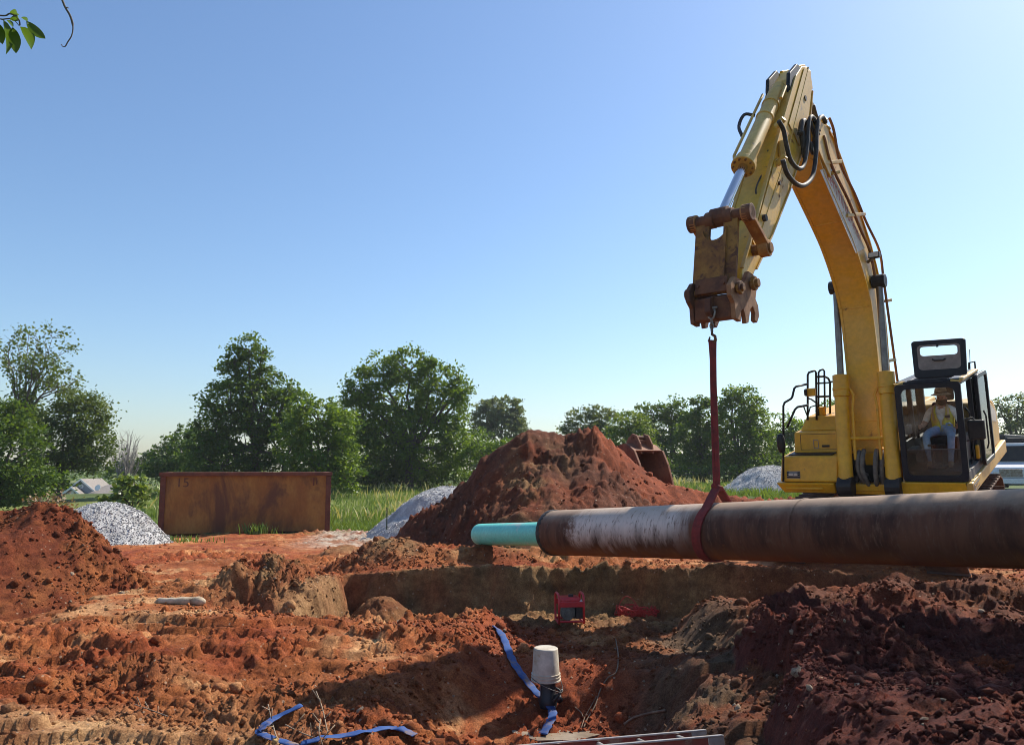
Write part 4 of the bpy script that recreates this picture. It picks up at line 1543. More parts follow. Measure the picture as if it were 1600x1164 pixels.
# --- quick coupler hanging from the stick tip
cp_ = [(6.06, 4.04), (6.14, 4.20), (6.32, 4.22), (6.42, 4.10), (6.52, 3.98), (6.62, 4.06), (6.78, 4.06), (6.90, 3.94), (6.90, 3.80), (6.80, 3.72), (6.78, 3.52), (6.62, 3.50), (6.60, 3.64), (6.54, 3.68), (6.49, 3.62), (6.46, 3.50),
       (6.38, 3.52), (6.30, 3.72), (6.22, 3.76), (6.16, 3.68), (6.18, 3.58), (6.10, 3.56), (6.02, 3.66), (6.04, 3.80), (6.12, 3.88)]
g = G(A)
g.prism(cp_, 0.24, 0.30)
cpl = g.build('coupler', 'rust_brown', exc, 0.008)
g = G(A)
g.prism(cp_, -0.33, -0.27)
g.build('cheek', 'rust_dark', cpl, 0.008)
g = G(A)
g.box((-0.27, 6.60, 3.54), (0.24, 6.78, 3.84))
g.box((-0.27, 6.22, 3.78), (0.24, 6.6, 3.90))
g.build('coupler_body', 'rust_dark', cpl, 0.02)
g = G(A)
for f, z, r in ((6.26, 4.06, 0.095), (6.72, 3.92, 0.085)):
    g.cyl((-0.40, f, z), (0.40, f, z), r * 0.6, 16)
    g.cyl((0.32, f, z), (0.37, f, z), r, 18)
    g.cyl((-0.40, f, z), (-0.35, f, z), r, 18)
g.cyl((0.36, 6.26, 4.06), (0.41, 6.26, 4.06), 0.06, 16)
g.build('coupler_pin', 'rust_link', cpl, 0.008)
g = G(A)
g.prism([(6.80, 3.84), (6.90, 3.80), (6.92, 3.62), (6.86, 3.57), (6.80, 3.60)], -0.06, 0.02)
g.build('lifting_eye', 'rust_dark', cpl, 0.006)

# --- handrails and mirrors on the machine's right
for pts, r in (([(1224, 752, .74), (1224, 634, .74), (1226, 629, .74), (1236, 623, .6), (1238, 620, .58), (1241, 607, .5), (1244, 604, .45), (1262, 600, .2)], 0.022),
               ([(1262, 656, 0.0), (1262, 586, 0.0), (1264, 582, 0.0), (1273, 579, -.1), (1275, 582, -.1), (1276, 656, -.1)], 0.022),
               ([(1279, 656, -.3), (1279, 582, -.3), (1281, 579, -.3), (1286, 577, -.35), (1288, 580, -.35), (1289, 652, -.35)], 0.02),
               ([(1276, 589, -.1), (1288, 588, -.4), (1294, 591, -.5), (1297, 597, -.55), (1297, 655, -.55)], 0.022),
               ([(1276, 620, -.1), (1297, 619, -.55)], 0.022), ([(1276, 599, -.1), (1297, 598, -.55)], 0.018),
               ([(1262, 622, 0.0), (1268, 624, -.05), (1276, 630, -.1)], 0.016),
               ([(1297, 597, -.55), (1303, 596, -.7), (1307, 599, -.8), (1308, 640, -.8)], 0.02),
               ([(1230, 668, .55), (1242, 640, .45), (1246, 636, .4), (1262, 633, .05)], 0.022),
               ([(1255, 633, .15), (1262, 652, 0.0), (1266, 636, -.02), (1276, 633, -.1)], 0.014)):
    g = G(B)
    g.tube([body_pt(*p) for p in pts], r, 8)
    g.build('handrail', 'black_paint', exc, 0, True)
mp = Vector(body_pt(1224, 692, 0.78))
g = G(B)
g.lathe([(0, -0.19), (0.05, -0.18), (0.075, -0.1), (0.08, 0.0), (0.075, 0.1), (0.05, 0.18), (0, 0.19)], 14, mp + Vector((-0.03, 0.04, 0)))
g.build('mirror', 'black_paint', exc, 0, True)
lp = Vector(body_pt(1268, 612, 0.0))
g = G(B)
g.box(lp + Vector((-0.1, -0.04, -0.09)), lp + Vector((0.08, 0.05, 0.07)))
rl = g.build('rail_lamp', 'yellow', exc, 0.02)
g = G(B)
g.prism([(lp.y + 0.05, lp.z - 0.08), (lp.y + 0.12, lp.z - 0.05), (lp.y + 0.12, lp.z + 0.05), (lp.y + 0.05, lp.z + 0.07)], lp.x - 0.11, lp.x - 0.07)
g.build('lamp_shade', 'black_paint', rl)

# --- hoses at the boom foot, between the cylinders
for i, (x0, x1, f) in enumerate(((-0.12, -0.05, 0.50), (-0.03, 0.02, 0.55), (0.20, 0.16, 0.55), (0.30, 0.26, 0.50))):
    g = G(B)
    g.tube(spline([(x0, f - 0.1, 2.06), (x0 + 0.01, f + 0.06, 1.96), (x0 - 0.01, f + 0.1, 1.75), ((x0 + x1) / 2, f + 0.08, 1.55), (x1, f, 1.42)], 6), 0.042, 9)
    g.build('foot_hose', 'grey_hose', exc, 0, True)
for a, b in (((-0.2, 0.42, 1.4), (0.0, 0.5, 1.62)), ((0.42, 0.42, 1.4), (0.2, 0.5, 1.6)), ((-0.28, 0.45, 1.38), (-0.1, 0.4, 1.75))):
    g = G(B)
    g.tube([a, b], 0.035, 8)
    g.build('foot_hose', 'grey_hose', exc, 0, True)
g = G(B)
for x in (-0.14, 0.22):
    g.box((x - 0.06, 0.34, 2.02), (x + 0.1, 0.46, 2.10))
g.box((-0.42, 0.40, 2.0), (-0.12, 0.46, 2.05))
g.box((0.26, 0.40, 2.0), (0.5, 0.46, 2.05))
g.build('manifold', 'yellow', exc, 0.01)
g = G(B)
g.box((-0.33, -0.1, 1.42), (0.35, 0.28, 1.98))
g.build('valve_bay', 'black_paint', exc, 0.02)
g = G(B)
g.box((-0.07, 0.285, 1.75), (0.14, 0.30, 1.98))
for x in (-0.2, 0.24):
    g.box((x, 0.285, 1.72), (x + 0.07, 0.31, 1.78))
g.build('valve_plate', 'yellow', exc, 0.006)
for px, py, x in ((1402, 620, 0.62), (1400, 640, 0.6), (1405, 630, 0.6)):
    g = G(B)
    g.tube(spline([(x - 0.05, -0.2, 2.9), (x - 0.02, 0.0, 2.6), (x + 0.03 * (px - 1402), 0.05, 2.3), (x - 0.04, -0.1, 2.0)], 5), 0.02, 7)
    g.build('side_hose', 'brown_line', exc, 0, True)

# --- cab
cab = empty('cab')
cab.parent = exc
X0, X1, FF, FR, Z0, Z1 = 0.66, 1.71, 0.70, -1.18, 1.525, 3.27
g = G(B)
o_ = rrect(X0, X1, Z0, Z1, 0.06)
i_ = rrect(X0 + 0.095, X1 - 0.10, Z0 + 0.10, Z1 - 0.09, 0.10)
lean = lambda z: FF - 0.05 * max(0, (z - 2.2)) / 1.0
g.ring([(x, lean(z), z) for x, z in o_], [(x, lean(z), z) for x, z in i_], (0, -0.07, 0))
g.build('front_frame', 'cab_frame', cab, 0.006)
for (za, zb), mt, nm in (((2.10, Z1 - 0.085), 'glass', 'windscreen'), ((Z0 + 0.095, 2.095), 'glass_dusty', 'lower_windscreen')):
    g = G(B)
    g.extr([(X0 + 0.09, lean(za) - 0.03, za), (X1 - 0.095, lean(za) - 0.03, za), (X1 - 0.095, lean(zb) - 0.03, zb), (X0 + 0.09, lean(zb) - 0.03, zb)], (0, -0.006, 0))
    g.build(nm, mt, cab)
g = G(B)
g.box((X0 + 0.1, FF - 0.045, 2.088), (X1 - 0.1, FF - 0.03, 2.104))
g.build('screen_seal', 'grey_plastic', cab)
for nm, x, f, w in (('rear_pillar', X0 + 0.05, FR + 0.05, 0.1), ('rear_pillar', X1 - 0.05, FR + 0.05, 0.1), ('door_pillar', X1 - 0.04, -0.38, 0.08)):
    g = G(B)
    g.box((x - w / 2, f - w / 2, Z0), (x + w / 2, f + w / 2, Z1))
    g.build(nm, 'cab_frame', cab, 0.012)
g = G(B)
g.ring([(x, f, Z1 - 0.06) for x, f in rrect(X0, X1, FR, FF - 0.12, 0.08)], [(x, f, Z1 - 0.06) for x, f in rrect(X0 + 0.2, X1 - 0.2, -0.42, 0.36, 0.08)], (0, 0, 0.10))
rf = g.build('roof', 'cab_frame', cab, 0.02)
g = G(B)
g.beam((X1 - 0.02, FF - 0.15, Z1 + 0.015), (X1 - 0.02, FR + 0.1, Z1 + 0.03), 0.10, 0.05)
g.beam((X0 + 0.02, FF - 0.1, Z1 - 0.01), (X0 + 0.14, FF - 0.2, Z1 + 0.03), 0.12, 0.05)
g.beam((X1 - 0.14, FF - 0.17, Z1 + 0.02), (X1 - 0.02, FF - 0.1, Z1 - 0.01), 0.1, 0.05)
g.build('roof_trim', 'pale_yellow', rf, 0.015)
g = G(B)
for k in range(4):
    g.box((X0 + 0.2, 0.40 + k * 0.045, Z1 + 0.04), (X1 - 0.2, 0.42 + k * 0.045, Z1 + 0.055))
g.build_each('roof_rib', 'black_paint', rf)
g = G(B)
g.box((X0, FR, Z0), (X1, FF - 0.08, 1.70))
g.build('cab_floor', 'grey_plastic', cab, 0.01)
g = G(B)
g.box((X0 + 0.1, FR + 0.01, Z0), (X1 - 0.1, FR + 0.06, 2.35))
g.build('rear_panel', 'liner', cab, 0.01)
g = G(B)
g.box((X0 + 0.1, FR + 0.03, 2.35), (X1 - 0.1, FR + 0.036, Z1 - 0.08))
g.build('rear_window', 'glass', cab)
g = G(B)
g.box((X0 + 0.01, FR + 0.1, Z0), (X0 + 0.05, FF - 0.08, 2.2))
g.build('right_panel', 'cab_frame', cab, 0.01)
g = G(B)
g.box((X0 + 0.02, FR + 0.1, 2.2), (X0 + 0.026, FF - 0.08, Z1 - 0.08))
g.build('right_window', 'glass', cab)
g = G(B)
g.box((X0 + 0.0, -0.3, 2.2), (X0 + 0.07, -0.22, Z1 - 0.06))
g.build('right_pillar', 'cab_frame', cab, 0.01)
g = G(B)
g.box((X1 - 0.05, FR + 0.1, Z0), (X1 - 0.01, -0.4, 2.2))
g.build('left_panel', 'cab_frame', cab, 0.01)
g = G(B)
g.box((X1 - 0.03, FR + 0.1, 2.2), (X1 - 0.024, -0.4, Z1 - 0.08))
g.build('left_window', 'glass', cab)
# open door folded back against the cab's left side
g = G(B)
dl = lambda f: X1 + 0.035 + (-0.35 - f) * 0.02
do = rrect(-1.42, -0.42, 1.58, 3.27, 0.13)
di = rrect(-1.34, -0.50, 1.66, 3.19, 0.10)
g.ring([(dl(f), f, z) for f, z in do], [(dl(f), f, z) for f, z in di], (0.06, 0, 0))
dr = g.build('door', 'cab_frame', cab, 0.012)
g = G(B)
g.extr([(dl(f) + 0.03, f, z) for f, z in rrect(-1.35, -0.49, 1.65, 3.2, 0.1)], (0.006, 0, 0))
g.build('door_glass', 'glass_dusty', dr)
g = G(B)
g.tube([(dl(-.5) + 0.09, -0.52, 1.9), (dl(-.5) + 0.12, -0.52, 2.0), (dl(-.5) + 0.12, -0.52, 2.5), (dl(-.5) + 0.09, -0.52, 2.6)], 0.014, 7)
g.build('handle', 'black_paint', dr)
# grab rail and yellow latch in the doorway
g = G(B)
g.tube([(X1 + 0.01, 0.5, 1.8), (X1 + 0.06, 0.45, 1.9), (X1 + 0.06, 0.45, 2.7), (X1 + 0.01, 0.5, 2.8)], 0.014, 7)
g.build('grab_rail', 'black_paint', cab)
g = G(B)
g.box((X1 - 0.03, -0.36, 1.75), (X1 + 0.03, -0.26, 2.0))
g.build('door_latch', 'yellow', cab, 0.02)
g = G(B)
g.box((X1 - 0.12, -0.3, 1.5), (X1 + 0.05, 0.6, 1.53))
g.build('door_step', 'pale_yellow', cab, 0.008)
# left mirror
mp = Vector(body_pt(1526, 671, 0.5))
g = G(B)
g.box(mp + Vector((-0.13, -0.05, -0.17)), mp + Vector((0.13, 0.05, 0.17)))
mr = g.build('cab_mirror', 'black_paint', cab, 0.03, seg=3)
g = G(B)
g.tube([(X1 - 0.03, 0.62, mp.z + 0.2), mp + Vector((-0.05, 0, 0.21)), mp + Vector((0, 0, 0.15))], 0.014, 7)
g.tube([(X1 - 0.03, 0.62, mp.z - 0.18), mp + Vector((0, 0, -0.16))], 0.012, 7)
g.build('mirror_arm', 'black_paint', mr)
# roof hatch, open and standing up
hq = [body_pt(1423, 534, 0.28), body_pt(1508, 528, 0.28), body_pt(1511, 586, 0.40), body_pt(1429, 591, 0.40)]
hTL, hTR, hBR, hBL = [Vector(p) for p in hq]
hu = lambda u, v: hTL * (1 - u) * (1 - v) + hTR * u * (1 - v) + hBR * u * v + hBL * (1 - u) * v
g = G(B)
lo_ = [hu(u, v) for u, v in rrect(0, 1, 0, 1, 0.07)]
li_ = [hu(u, v) for u, v in rrect(0.10, 0.90, 0.12, 0.80, 0.09)]
g.ring(lo_, li_, (0, -0.06, 0))
ht = g.build('roof_hatch', 'cab_frame', cab, 0.008)
wo_, wi_ = rrect(0.10, 0.90, 0.12, 0.80, 0.09), rrect(0.15, 0.85, 0.17, 0.42, 0.07)
g = G(B)
g.ring([hu(u, v) for u, v in wo_], [hu(u, v) for u, v in wi_], (0, -0.03, 0))
g.build('hatch_liner', 'liner', ht)
g = G(B)
g.extr([hu(u, v) - Vector((0, 0.015, 0)) for u, v in wi_], (0, -0.005, 0))
g.build('hatch_window', 'glass', ht)
g = G(B)
g.tube([hu(0.38, 0.52) + Vector((0, 0.005, 0)), hu(0.42, 0.55) + Vector((0, 0.03, 0)), hu(0.58, 0.55) + Vector((0, 0.03, 0)), hu(0.62, 0.52) + Vector((0, 0.005, 0))], 0.014, 7)
g.cyl(hu(0.49, 0.13) + Vector((0, 0.02, 0)), hu(0.49, 0.19) + Vector((0, 0.02, 0)), 0.02, 8)
g.build('hatch_handle', 'black_paint', ht)
# antenna and beacon guard
g = G(B)
g.tube([body_pt(1516, 577, -0.2), body_pt(1515, 546, -0.2)], 0.006, 6)
g.build('antenna', 'black_paint', cab)
g = G(B)
g.tube([body_pt(1514, 577, -0.3), body_pt(1514, 567, -0.3), body_pt(1523, 565, -0.3), body_pt(1524, 576, -0.3)], 0.016, 7)
g.build('roof_rail', 'black_paint', cab)
# seat, consoles, levers, monitor
st = empty('seat')
st.parent = cab
g = G(B)
g.box((0.94, -0.55, 2.06), (1.46, -0.02, 2.2))
g.box((1.02, -0.45, 1.70), (1.38, -0.12, 2.06))
g.build('cushion', 'seat_fabric', st, 0.05, seg=3)
g = G(B)
g.hexa([(0.96, -0.60, 2.15), (1.44, -0.60, 2.15), (1.44, -0.44, 2.15), (0.96, -0.44, 2.15)], [(0.98, -0.72, 2.78), (1.42, -0.72, 2.78), (1.42, -0.58, 2.78), (0.98, -0.58, 2.78)])
g.build('backrest', 'seat_fabric', st, 0.05, seg=3)
g = G(B)
g.box((1.10, -0.74, 2.80), (1.36, -0.62, 3.05))
g.build('headrest', 'seat_fabric', st, 0.04, seg=3)
for x in (0.84, 1.53):
    g = G(B)
    g.box((x - 0.07, -0.5, 1.75), (x + 0.07, 0.12, 2.22))
    co = g.build('console', 'grey_plastic', cab, 0.03, seg=3)
    g = G(B)
    g.tube([(x, 0.06, 2.2), (x, 0.1, 2.32)], 0.03, 8)
    g.cyl((x, 0.1, 2.32), (x, 0.12, 2.44), 0.025, 8)
    g.build('joystick', 'black_paint', co)
g = G(B)
for x in (1.10, 1.26):
    g.tube([(x, 0.40, 1.70), (x, 0.34, 2.12)], 0.014, 7)
    g.box((x - 0.06, 0.30, 2.10), (x + 0.06, 0.36, 2.13))
    g.box((x - 0.07, 0.36, 1.72), (x + 0.07, 0.50, 1.75))
g.build('travel_lever', 'black_paint', cab, 0.004)
g = G(B)
g.box((0.76, 0.25, 2.0), (0.90, 0.55, 2.10))
g.box((0.74, 0.35, 2.35), (0.82, 0.55, 2.52))
g.build('monitor', 'grey_plastic', cab, 0.015)


# ------------------------------------------------------------------ the operator
def skin_figure(name, joints, edges, root, matfn, mats, parent, sub=1):
    me = bpy.data.meshes.new(name)
    names = list(joints)
    me.from_pydata([joints[n][0] for n in names], [(names.index(a), names.index(b)) for a, b in edges], [])
    o = bpy.data.objects.new(name, me)
    COL.objects.link(o)
    sm = o.modifiers.new('skin', 'SKIN')
    sm.use_smooth_shade = True
    for i, n in enumerate(names):
        r = joints[n][1]
        me.skin_vertices[0].data[i].radius = r if isinstance(r, tuple) else (r, r)
        me.skin_vertices[0].data[i].use_root = (n == root)
    ms = o.modifiers.new('sub', 'SUBSURF')
    ms.levels = ms.render_levels = sub
    bpy.context.view_layer.update()
    new = bpy.data.meshes.new_from_object(o.evaluated_get(bpy.context.evaluated_depsgraph_get()))
    bpy.data.objects.remove(o)
    ob = bpy.data.objects.new(name, new)
    COL.objects.link(ob)
    new.materials.clear()
    for m in mats:
        new.materials.append(MATS[m])
    for p in new.polygons:
        p.material_index = matfn(p.center)
        p.use_smooth = True
    if parent is not None:
        ob.parent = parent
    return ob


def person():
    # seated frame: x to the machine's left, f forward, z up in body frame; origin at seat
    o = empty('person', mworld(B(1.21, -0.22, 2.2)), YAW)
    o.rotation_euler = Matrix.Rotation(YAW, 3, 'Z').to_4x4().to_euler()
    tag(o, 'bearded operator in a boonie hat, hi-vis vest and jeans seated in the excavator cab', 'person')
    base = Vector(B(1.21, -0.22, 2.2))
    inv = lambda x, f, z: Vector(B(1.21 + x, -0.22 + f, 2.2 + z)) - base
    J = {
        'pelvis': ((0, 0.0, 0.12), 0.155), 'waist': ((0, -0.03, 0.26), 0.165), 'chest': ((0, -0.06, 0.40), 0.16), 'upper': ((0, -0.06, 0.50), 0.125),
        'neck': ((0.01, -0.04, 0.575), 0.062), 'jaw': ((0.02, -0.01, 0.635), 0.07), 'head': ((0.02, -0.01, 0.72), 0.088), 'crown': ((0.02, -0.02, 0.80), 0.065),
    }
    E = [('pelvis', 'waist'), ('waist', 'chest'), ('chest', 'upper'), ('upper', 'neck'), ('neck', 'jaw'), ('jaw', 'head'), ('head', 'crown')]
    for s, n in ((-1, 'r'), (1, 'l')):
        J.update({
            'sh' + n: ((s * 0.20, -0.06, 0.47), 0.078), 'el' + n: ((s * 0.295, 0.02, 0.24), 0.055), 'fo' + n: ((s * 0.30, 0.14, 0.22), 0.046), 'wr' + n: ((s * 0.305, 0.27, 0.22), 0.033), 'pa' + n: ((s * 0.31, 0.33, 0.225), 0.036),
            'hp' + n: ((s * 0.10, 0.06, 0.10), 0.105), 'th' + n: ((s * 0.16, 0.26, 0.10), 0.092), 'kn' + n: ((s * 0.205, 0.46, 0.07), 0.070), 'ca' + n: ((s * 0.19, 0.50, -0.14), 0.062), 'an' + n: ((s * 0.165, 0.50, -0.36), 0.045),
            'he' + n: ((s * 0.165, 0.52, -0.43), 0.045), 'to' + n: ((s * 0.18, 0.66, -0.45), 0.038)})
        E += [('upper', 'sh' + n), ('sh' + n, 'el' + n), ('el' + n, 'fo' + n), ('fo' + n, 'wr' + n), ('wr' + n, 'pa' + n),
              ('pelvis', 'hp' + n), ('hp' + n, 'th' + n), ('th' + n, 'kn' + n), ('kn' + n, 'ca' + n), ('ca' + n, 'an' + n), ('an' + n, 'he' + n), ('he' + n, 'to' + n)]
        # four fingers and a thumb closed round the joystick
        for k in range(4):
            a, b, c = ('f%d%s%s' % (k, n, q) for q in 'abc')
            zz = 0.255 - 0.021 * k
            ln = (0.9, 1.0, 0.95, 0.8)[k]
            J[a] = ((s * 0.325, 0.355, zz), 0.0105)
            J[b] = ((s * 0.318, 0.355 + 0.035 * ln, zz), 0.0095)
            J[c] = ((s * 0.285, 0.36 + 0.03 * ln, zz - 0.004), 0.008)
            E += [('pa' + n, a), (a, b), (b, c)]
        J['ta' + n], J['tb' + n] = ((s * 0.285, 0.335, 0.252), 0.011), ((s * 0.278, 0.375, 0.268), 0.009)
        E += [('pa' + n, 'ta' + n), ('ta' + n, 'tb' + n)]
    bones = {'shirt': ['waist', 'chest', 'upper', 'shr', 'shl'], 'jeans': ['pelvis', 'hpr', 'hpl', 'thr', 'thl', 'knr', 'knl', 'car', 'cal', 'anr', 'anl'], 'boot': ['her', 'hel', 'tor', 'tol']}
    local = {n: inv(*p) for n, (p, r) in J.items()}
    segs = []
    for a, b in E:
        for t in (0.0, 0.25, 0.5, 0.75, 1.0):
            nm = a if t < 0.5 else b
            if {a[:2], b[:2]} == {'sh', 'el'}:
                nm = 'shr' if t <= 0.75 else 'elr'
            if {a[:2], b[:2]} == {'pe', 'wa'} :
                nm = 'pelvis' if t < 0.4 else 'waist'
            k = 1 if nm in bones['shirt'] else 2 if nm in bones['jeans'] else 3 if nm in bones['boot'] else 0
            segs.append((local[a].lerp(local[b], t), k))

    def mf(c):
        return min(segs, key=lambda s: (s[0] - c).length_squared)[1]
    skin_figure('body', {n: (tuple(local[n]), J[n][1]) for n in J}, E, 'pelvis', mf, ['skin', 'shirt', 'jeans', 'boot'], o, 2)
    g = G(lambda x, f, z: inv(x, f, z))
    # nose, ears, brow
    g.prism([(0.075, 0.695), (0.105, 0.675), (0.075, 0.668)], 0.008, 0.032)
    for s in (-1, 1):
        g.lathe([(0, -0.012), (0.02, -0.008), (0.022, 0.006), (0, 0.012)], 8, (0.02 + s * 0.088, -0.01, 0.69), (1, 0, 0))
    g.build('face_features', 'skin', o, 0.004, True)
    g = G(lambda x, f, z: inv(x, f, z))
    for s in (-1, 1):
        g.lathe([(0, -0.007), (0.010, 0.0), (0, 0.007)], 8, (0.02 + s * 0.032, 0.072, 0.712), (0, 1, 0))
    g.build('eyes', 'beard', o)
    # beard: a shell round the jaw
    g = G(lambda x, f, z: inv(x, f, z))
    rows = [(0.672, 0.094, 0.4), (0.65, 0.098, 0.55), (0.625, 0.096, 0.72), (0.60, 0.085, 0.85), (0.575, 0.06, 0.9), (0.565, 0.03, 0.9)]
    vs, fs = [], []
    for z, r, k in rows:
        for j in range(13):
            a = R(-20 + 220 * j / 12)
            vs.append((0.02 + math.cos(a) * r * 0.95, -0.005 + math.sin(a) * r * 1.05, z))
    for i in range(len(rows) - 1):
        for j in range(12):
            fs.append((i * 13 + j, i * 13 + j + 1, (i + 1) * 13 + j + 1, (i + 1) * 13 + j))
    g.add(vs, fs)
    bd = g.build('beard', 'beard', o, 0, True)
    bd.modifiers.new('solid', 'SOLIDIFY').thickness = 0.012
    # boonie hat
    g = G(lambda x, f, z: inv(x, f, z))
    g.lathe([(0.0, 0.875), (0.06, 0.872), (0.092, 0.85), (0.102, 0.81), (0.104, 0.765), (0.12, 0.752), (0.165, 0.735), (0.168, 0.728), (0.11, 0.742), (0.098, 0.75)], 24, (0.02, -0.015, 0.03))
    hat = g.build('hat', 'hat', o, 0, True)
    g = G(lambda x, f, z: inv(x, f, z))
    g.lathe([(0.106, 0.768), (0.1075, 0.775), (0.106, 0.79), (0.104, 0.79)], 24, (0.02, -0.015, 0.03))
    g.build('hat_band', 'beard', hat)
    # hi-vis vest: open shell over the chest, V front
    g = G(lambda x, f, z: inv(x, f, z))
    rows = [(0.10, 0.190, 0.178, 0.01), (0.18, 0.190, 0.18, 0.012), (0.28, 0.192, 0.182, 0.02), (0.36, 0.192, 0.178, 0.06), (0.44, 0.190, 0.165, 0.085), (0.50, 0.182, 0.145, 0.085), (0.545, 0.15, 0.105, 0.08)]
    vs, fs = [], []
    n = 27
    for z, rx, rf_, gap in rows:
        a0 = math.asin(min(0.95, gap / rx))
        for j in range(n):
            a = a0 + (2 * math.pi - 2 * a0) * j / (n - 1)
            vs.append((math.sin(a) * rx, -0.055 + 0.02 * (0.5 - z) / 0.5 + math.cos(a) * rf_, z + (0.01 if j % 2 else 0)))
    for i in range(len(rows) - 1):
        for j in range(n - 1):
            fs.append((i * n + j, i * n + j + 1, (i + 1) * n + j + 1, (i + 1) * n + j))
    g.add(vs, fs)
    v = g.build('vest', 'vest', o, 0, True)
    v.modifiers.new('solid', 'SOLIDIFY').thickness = 0.008
    for s in (-1, 1):
        g = G(lambda x, f, z: inv(x, f, z))
        g.tube(spline([(s * 0.125, 0.095, 0.30), (s * 0.13, 0.10, 0.40), (s * 0.125, 0.085, 0.49), (s * 0.11, 0.03, 0.56), (s * 0.10, -0.06, 0.57)], 4), 0.022, 6, flat=0.35)
        g.build('reflective_tape', 'vest_tape', v)
    g = G(lambda x, f, z: inv(x, f, z))
    g.beam((0.07, 0.135, 0.37), (0.15, 0.10, 0.37), 0.012, 0.05)
    g.build('pocket', 'beard', v, 0.004)
    return o


person()
# ------------------------------------------------------------------ placing things on the ground
def hit(px, py, lift=0.0):
    """first ground point along a line of sight"""
    d = ray(px, py)
    t0 = 3.0 / d.y
    ts = np.linspace(t0, 33.0 / d.y, 3000)
    x, y, z = d.x * ts, d.y * ts, CAM_Z + d.z * ts
    g = ground_z(x, y)
    k = int(np.argmax(z < g))
    if k == 0:
        k = len(ts) - 1
    return Vector((x[k], y[k], g[k] + lift))


def frame_obj(o, org, xdir, updir=(0, 0, 1)):
    x = Vector(xdir).normalized()
    y = Vector(updir).cross(x).normalized()
    z = x.cross(y)
    m = Matrix((x, y, z)).transposed().to_4x4()
    m.translation = org
    o.matrix_world = m


# ------------------------------------------------------------------ steel casing pipe and the teal carrier pipe inside it
PL, PR_ = at(848, 834, 12.55), at(1600, 829, 6.81)
PD = (PR_ - PL).normalized()
PR = 0.346
PLEN = (PR_ - PL).length + 1.5


def pipe_mat():
    m = bpy.data.materials.new('casing_steel')
    m.use_nodes = True
    nt = m.node_tree
    b = nt.nodes['Principled BSDF']
    tc = nt.nodes.new('ShaderNodeTexCoord')
    co = tc.outputs['Object']
    sp = nt.nodes.new('ShaderNodeSeparateXYZ')
    nt.links.new(co, sp.inputs[0])
    mp = nt.nodes.new('ShaderNodeMapping')
    mp.inputs['Scale'].default_value = (2.6, 0.8, 0.8)
    nt.links.new(co, mp.inputs[0])
    n1 = _noise(nt, mp.outputs[0], 1.3, 8, 0.65, 0.3)
    n2 = _noise(nt, co, 5, 8, 0.7)
    n3 = _noise(nt, mp.outputs[0], 9, 5, 0.7)
    col = _mix(nt, _ramp(nt, n1, 0.35, 0.65), (0.045, 0.019, 0.013), (0.135, 0.057, 0.033))
    col = _mix(nt, _ramp(nt, n3, 0.52, 0.75), col, (0.15, 0.085, 0.058))
    col = _mix(nt, _ramp(nt, n2, 0.62, 0.74), col, (0.14, 0.055, 0.025))

    def lin(src, a, b, off=None, k=0.0):
        ad = nt.nodes.new('ShaderNodeMath')
        ad.operation = 'MULTIPLY_ADD'
        nt.links.new(off, ad.inputs[0])
        ad.inputs[1].default_value = k
        nt.links.new(src, ad.inputs[2])
        return _ramp(nt, ad.outputs[0], a, b)

    def mul(a, b):
        q = nt.nodes.new('ShaderNodeMath')
        q.operation = 'MULTIPLY'
        nt.links.new(a, q.inputs[0])
        if isinstance(b, (int, float)):
            q.inputs[1].default_value = b
        else:
            nt.links.new(b, q.inputs[1])
        return q.outputs[0]
    # caked mud along the side the pipe lay on, with warm ground bounce painted in
    mud_bounce = lin(sp.outputs['Z'], 0.10, -0.18, n1, 0.5)
    col = _mix(nt, mul(mud_bounce, 0.9), col, (0.30, 0.12, 0.042))
    # dried pale slurry over the top of the front length, sunlit tan painted along the rest of the top
    wz = lin(sp.outputs['Z'], 0.10, 0.46, n1, 0.66)
    wa = lin(sp.outputs['X'], 1.35, 1.75, n2, 1.3)
    wb = lin(sp.outputs['X'], 4.3, 3.6, n1, 1.8)
    brk = _ramp(nt, n3, 0.26, 0.50)
    col = _mix(nt, mul(mul(wz, mul(wa, wb)), mul(brk, 0.95)), col, (0.68, 0.59, 0.52))
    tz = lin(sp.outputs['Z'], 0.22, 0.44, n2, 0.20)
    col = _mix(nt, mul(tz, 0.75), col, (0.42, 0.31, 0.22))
    nt.links.new(col, b.inputs['Base Color'])
    b.inputs['Roughness'].default_value = 0.7
    b.inputs['Specular IOR Level'].default_value = 0.22
    bn = nt.nodes.new('ShaderNodeBump')
    bn.inputs['Distance'].default_value = 0.006
    nt.links.new(n2, bn.inputs['Height'])
    nt.links.new(bn.outputs[0], b.inputs['Normal'])
    MATS['casing_steel'] = m


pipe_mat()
cas = empty('casing_pipe')
tag(cas, 'long brown steel casing pipe hanging in a red sling across the trench', 'pipe')
frame_obj(cas, PL, PD)
g = G()
prof = [(PR - 0.012, 0.0), (PR, 0.004)] + [(PR + 0.0015 * math.sin(k * 1.7), 0.1 + k * (PLEN - 0.1) / 40) for k in range(40)] + [(PR, PLEN), (PR - 0.012, PLEN), (PR - 0.012, 0.0)]
g.lathe(prof, 72, (0, 0, 0), (1, 0, 0))
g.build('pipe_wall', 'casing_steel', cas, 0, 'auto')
g = G()
g.lathe([(PR + 0.006, PLEN * 0.545), (PR + 0.009, PLEN * 0.545 + 0.008), (PR + 0.006, PLEN * 0.545 + 0.016)], 64, (0, 0, 0), (1, 0, 0))
g.build('weld_seam', 'casing_steel', cas, 0, True)
rs = random.Random(3)
g = G()
vs, fs = [], []
n = 72
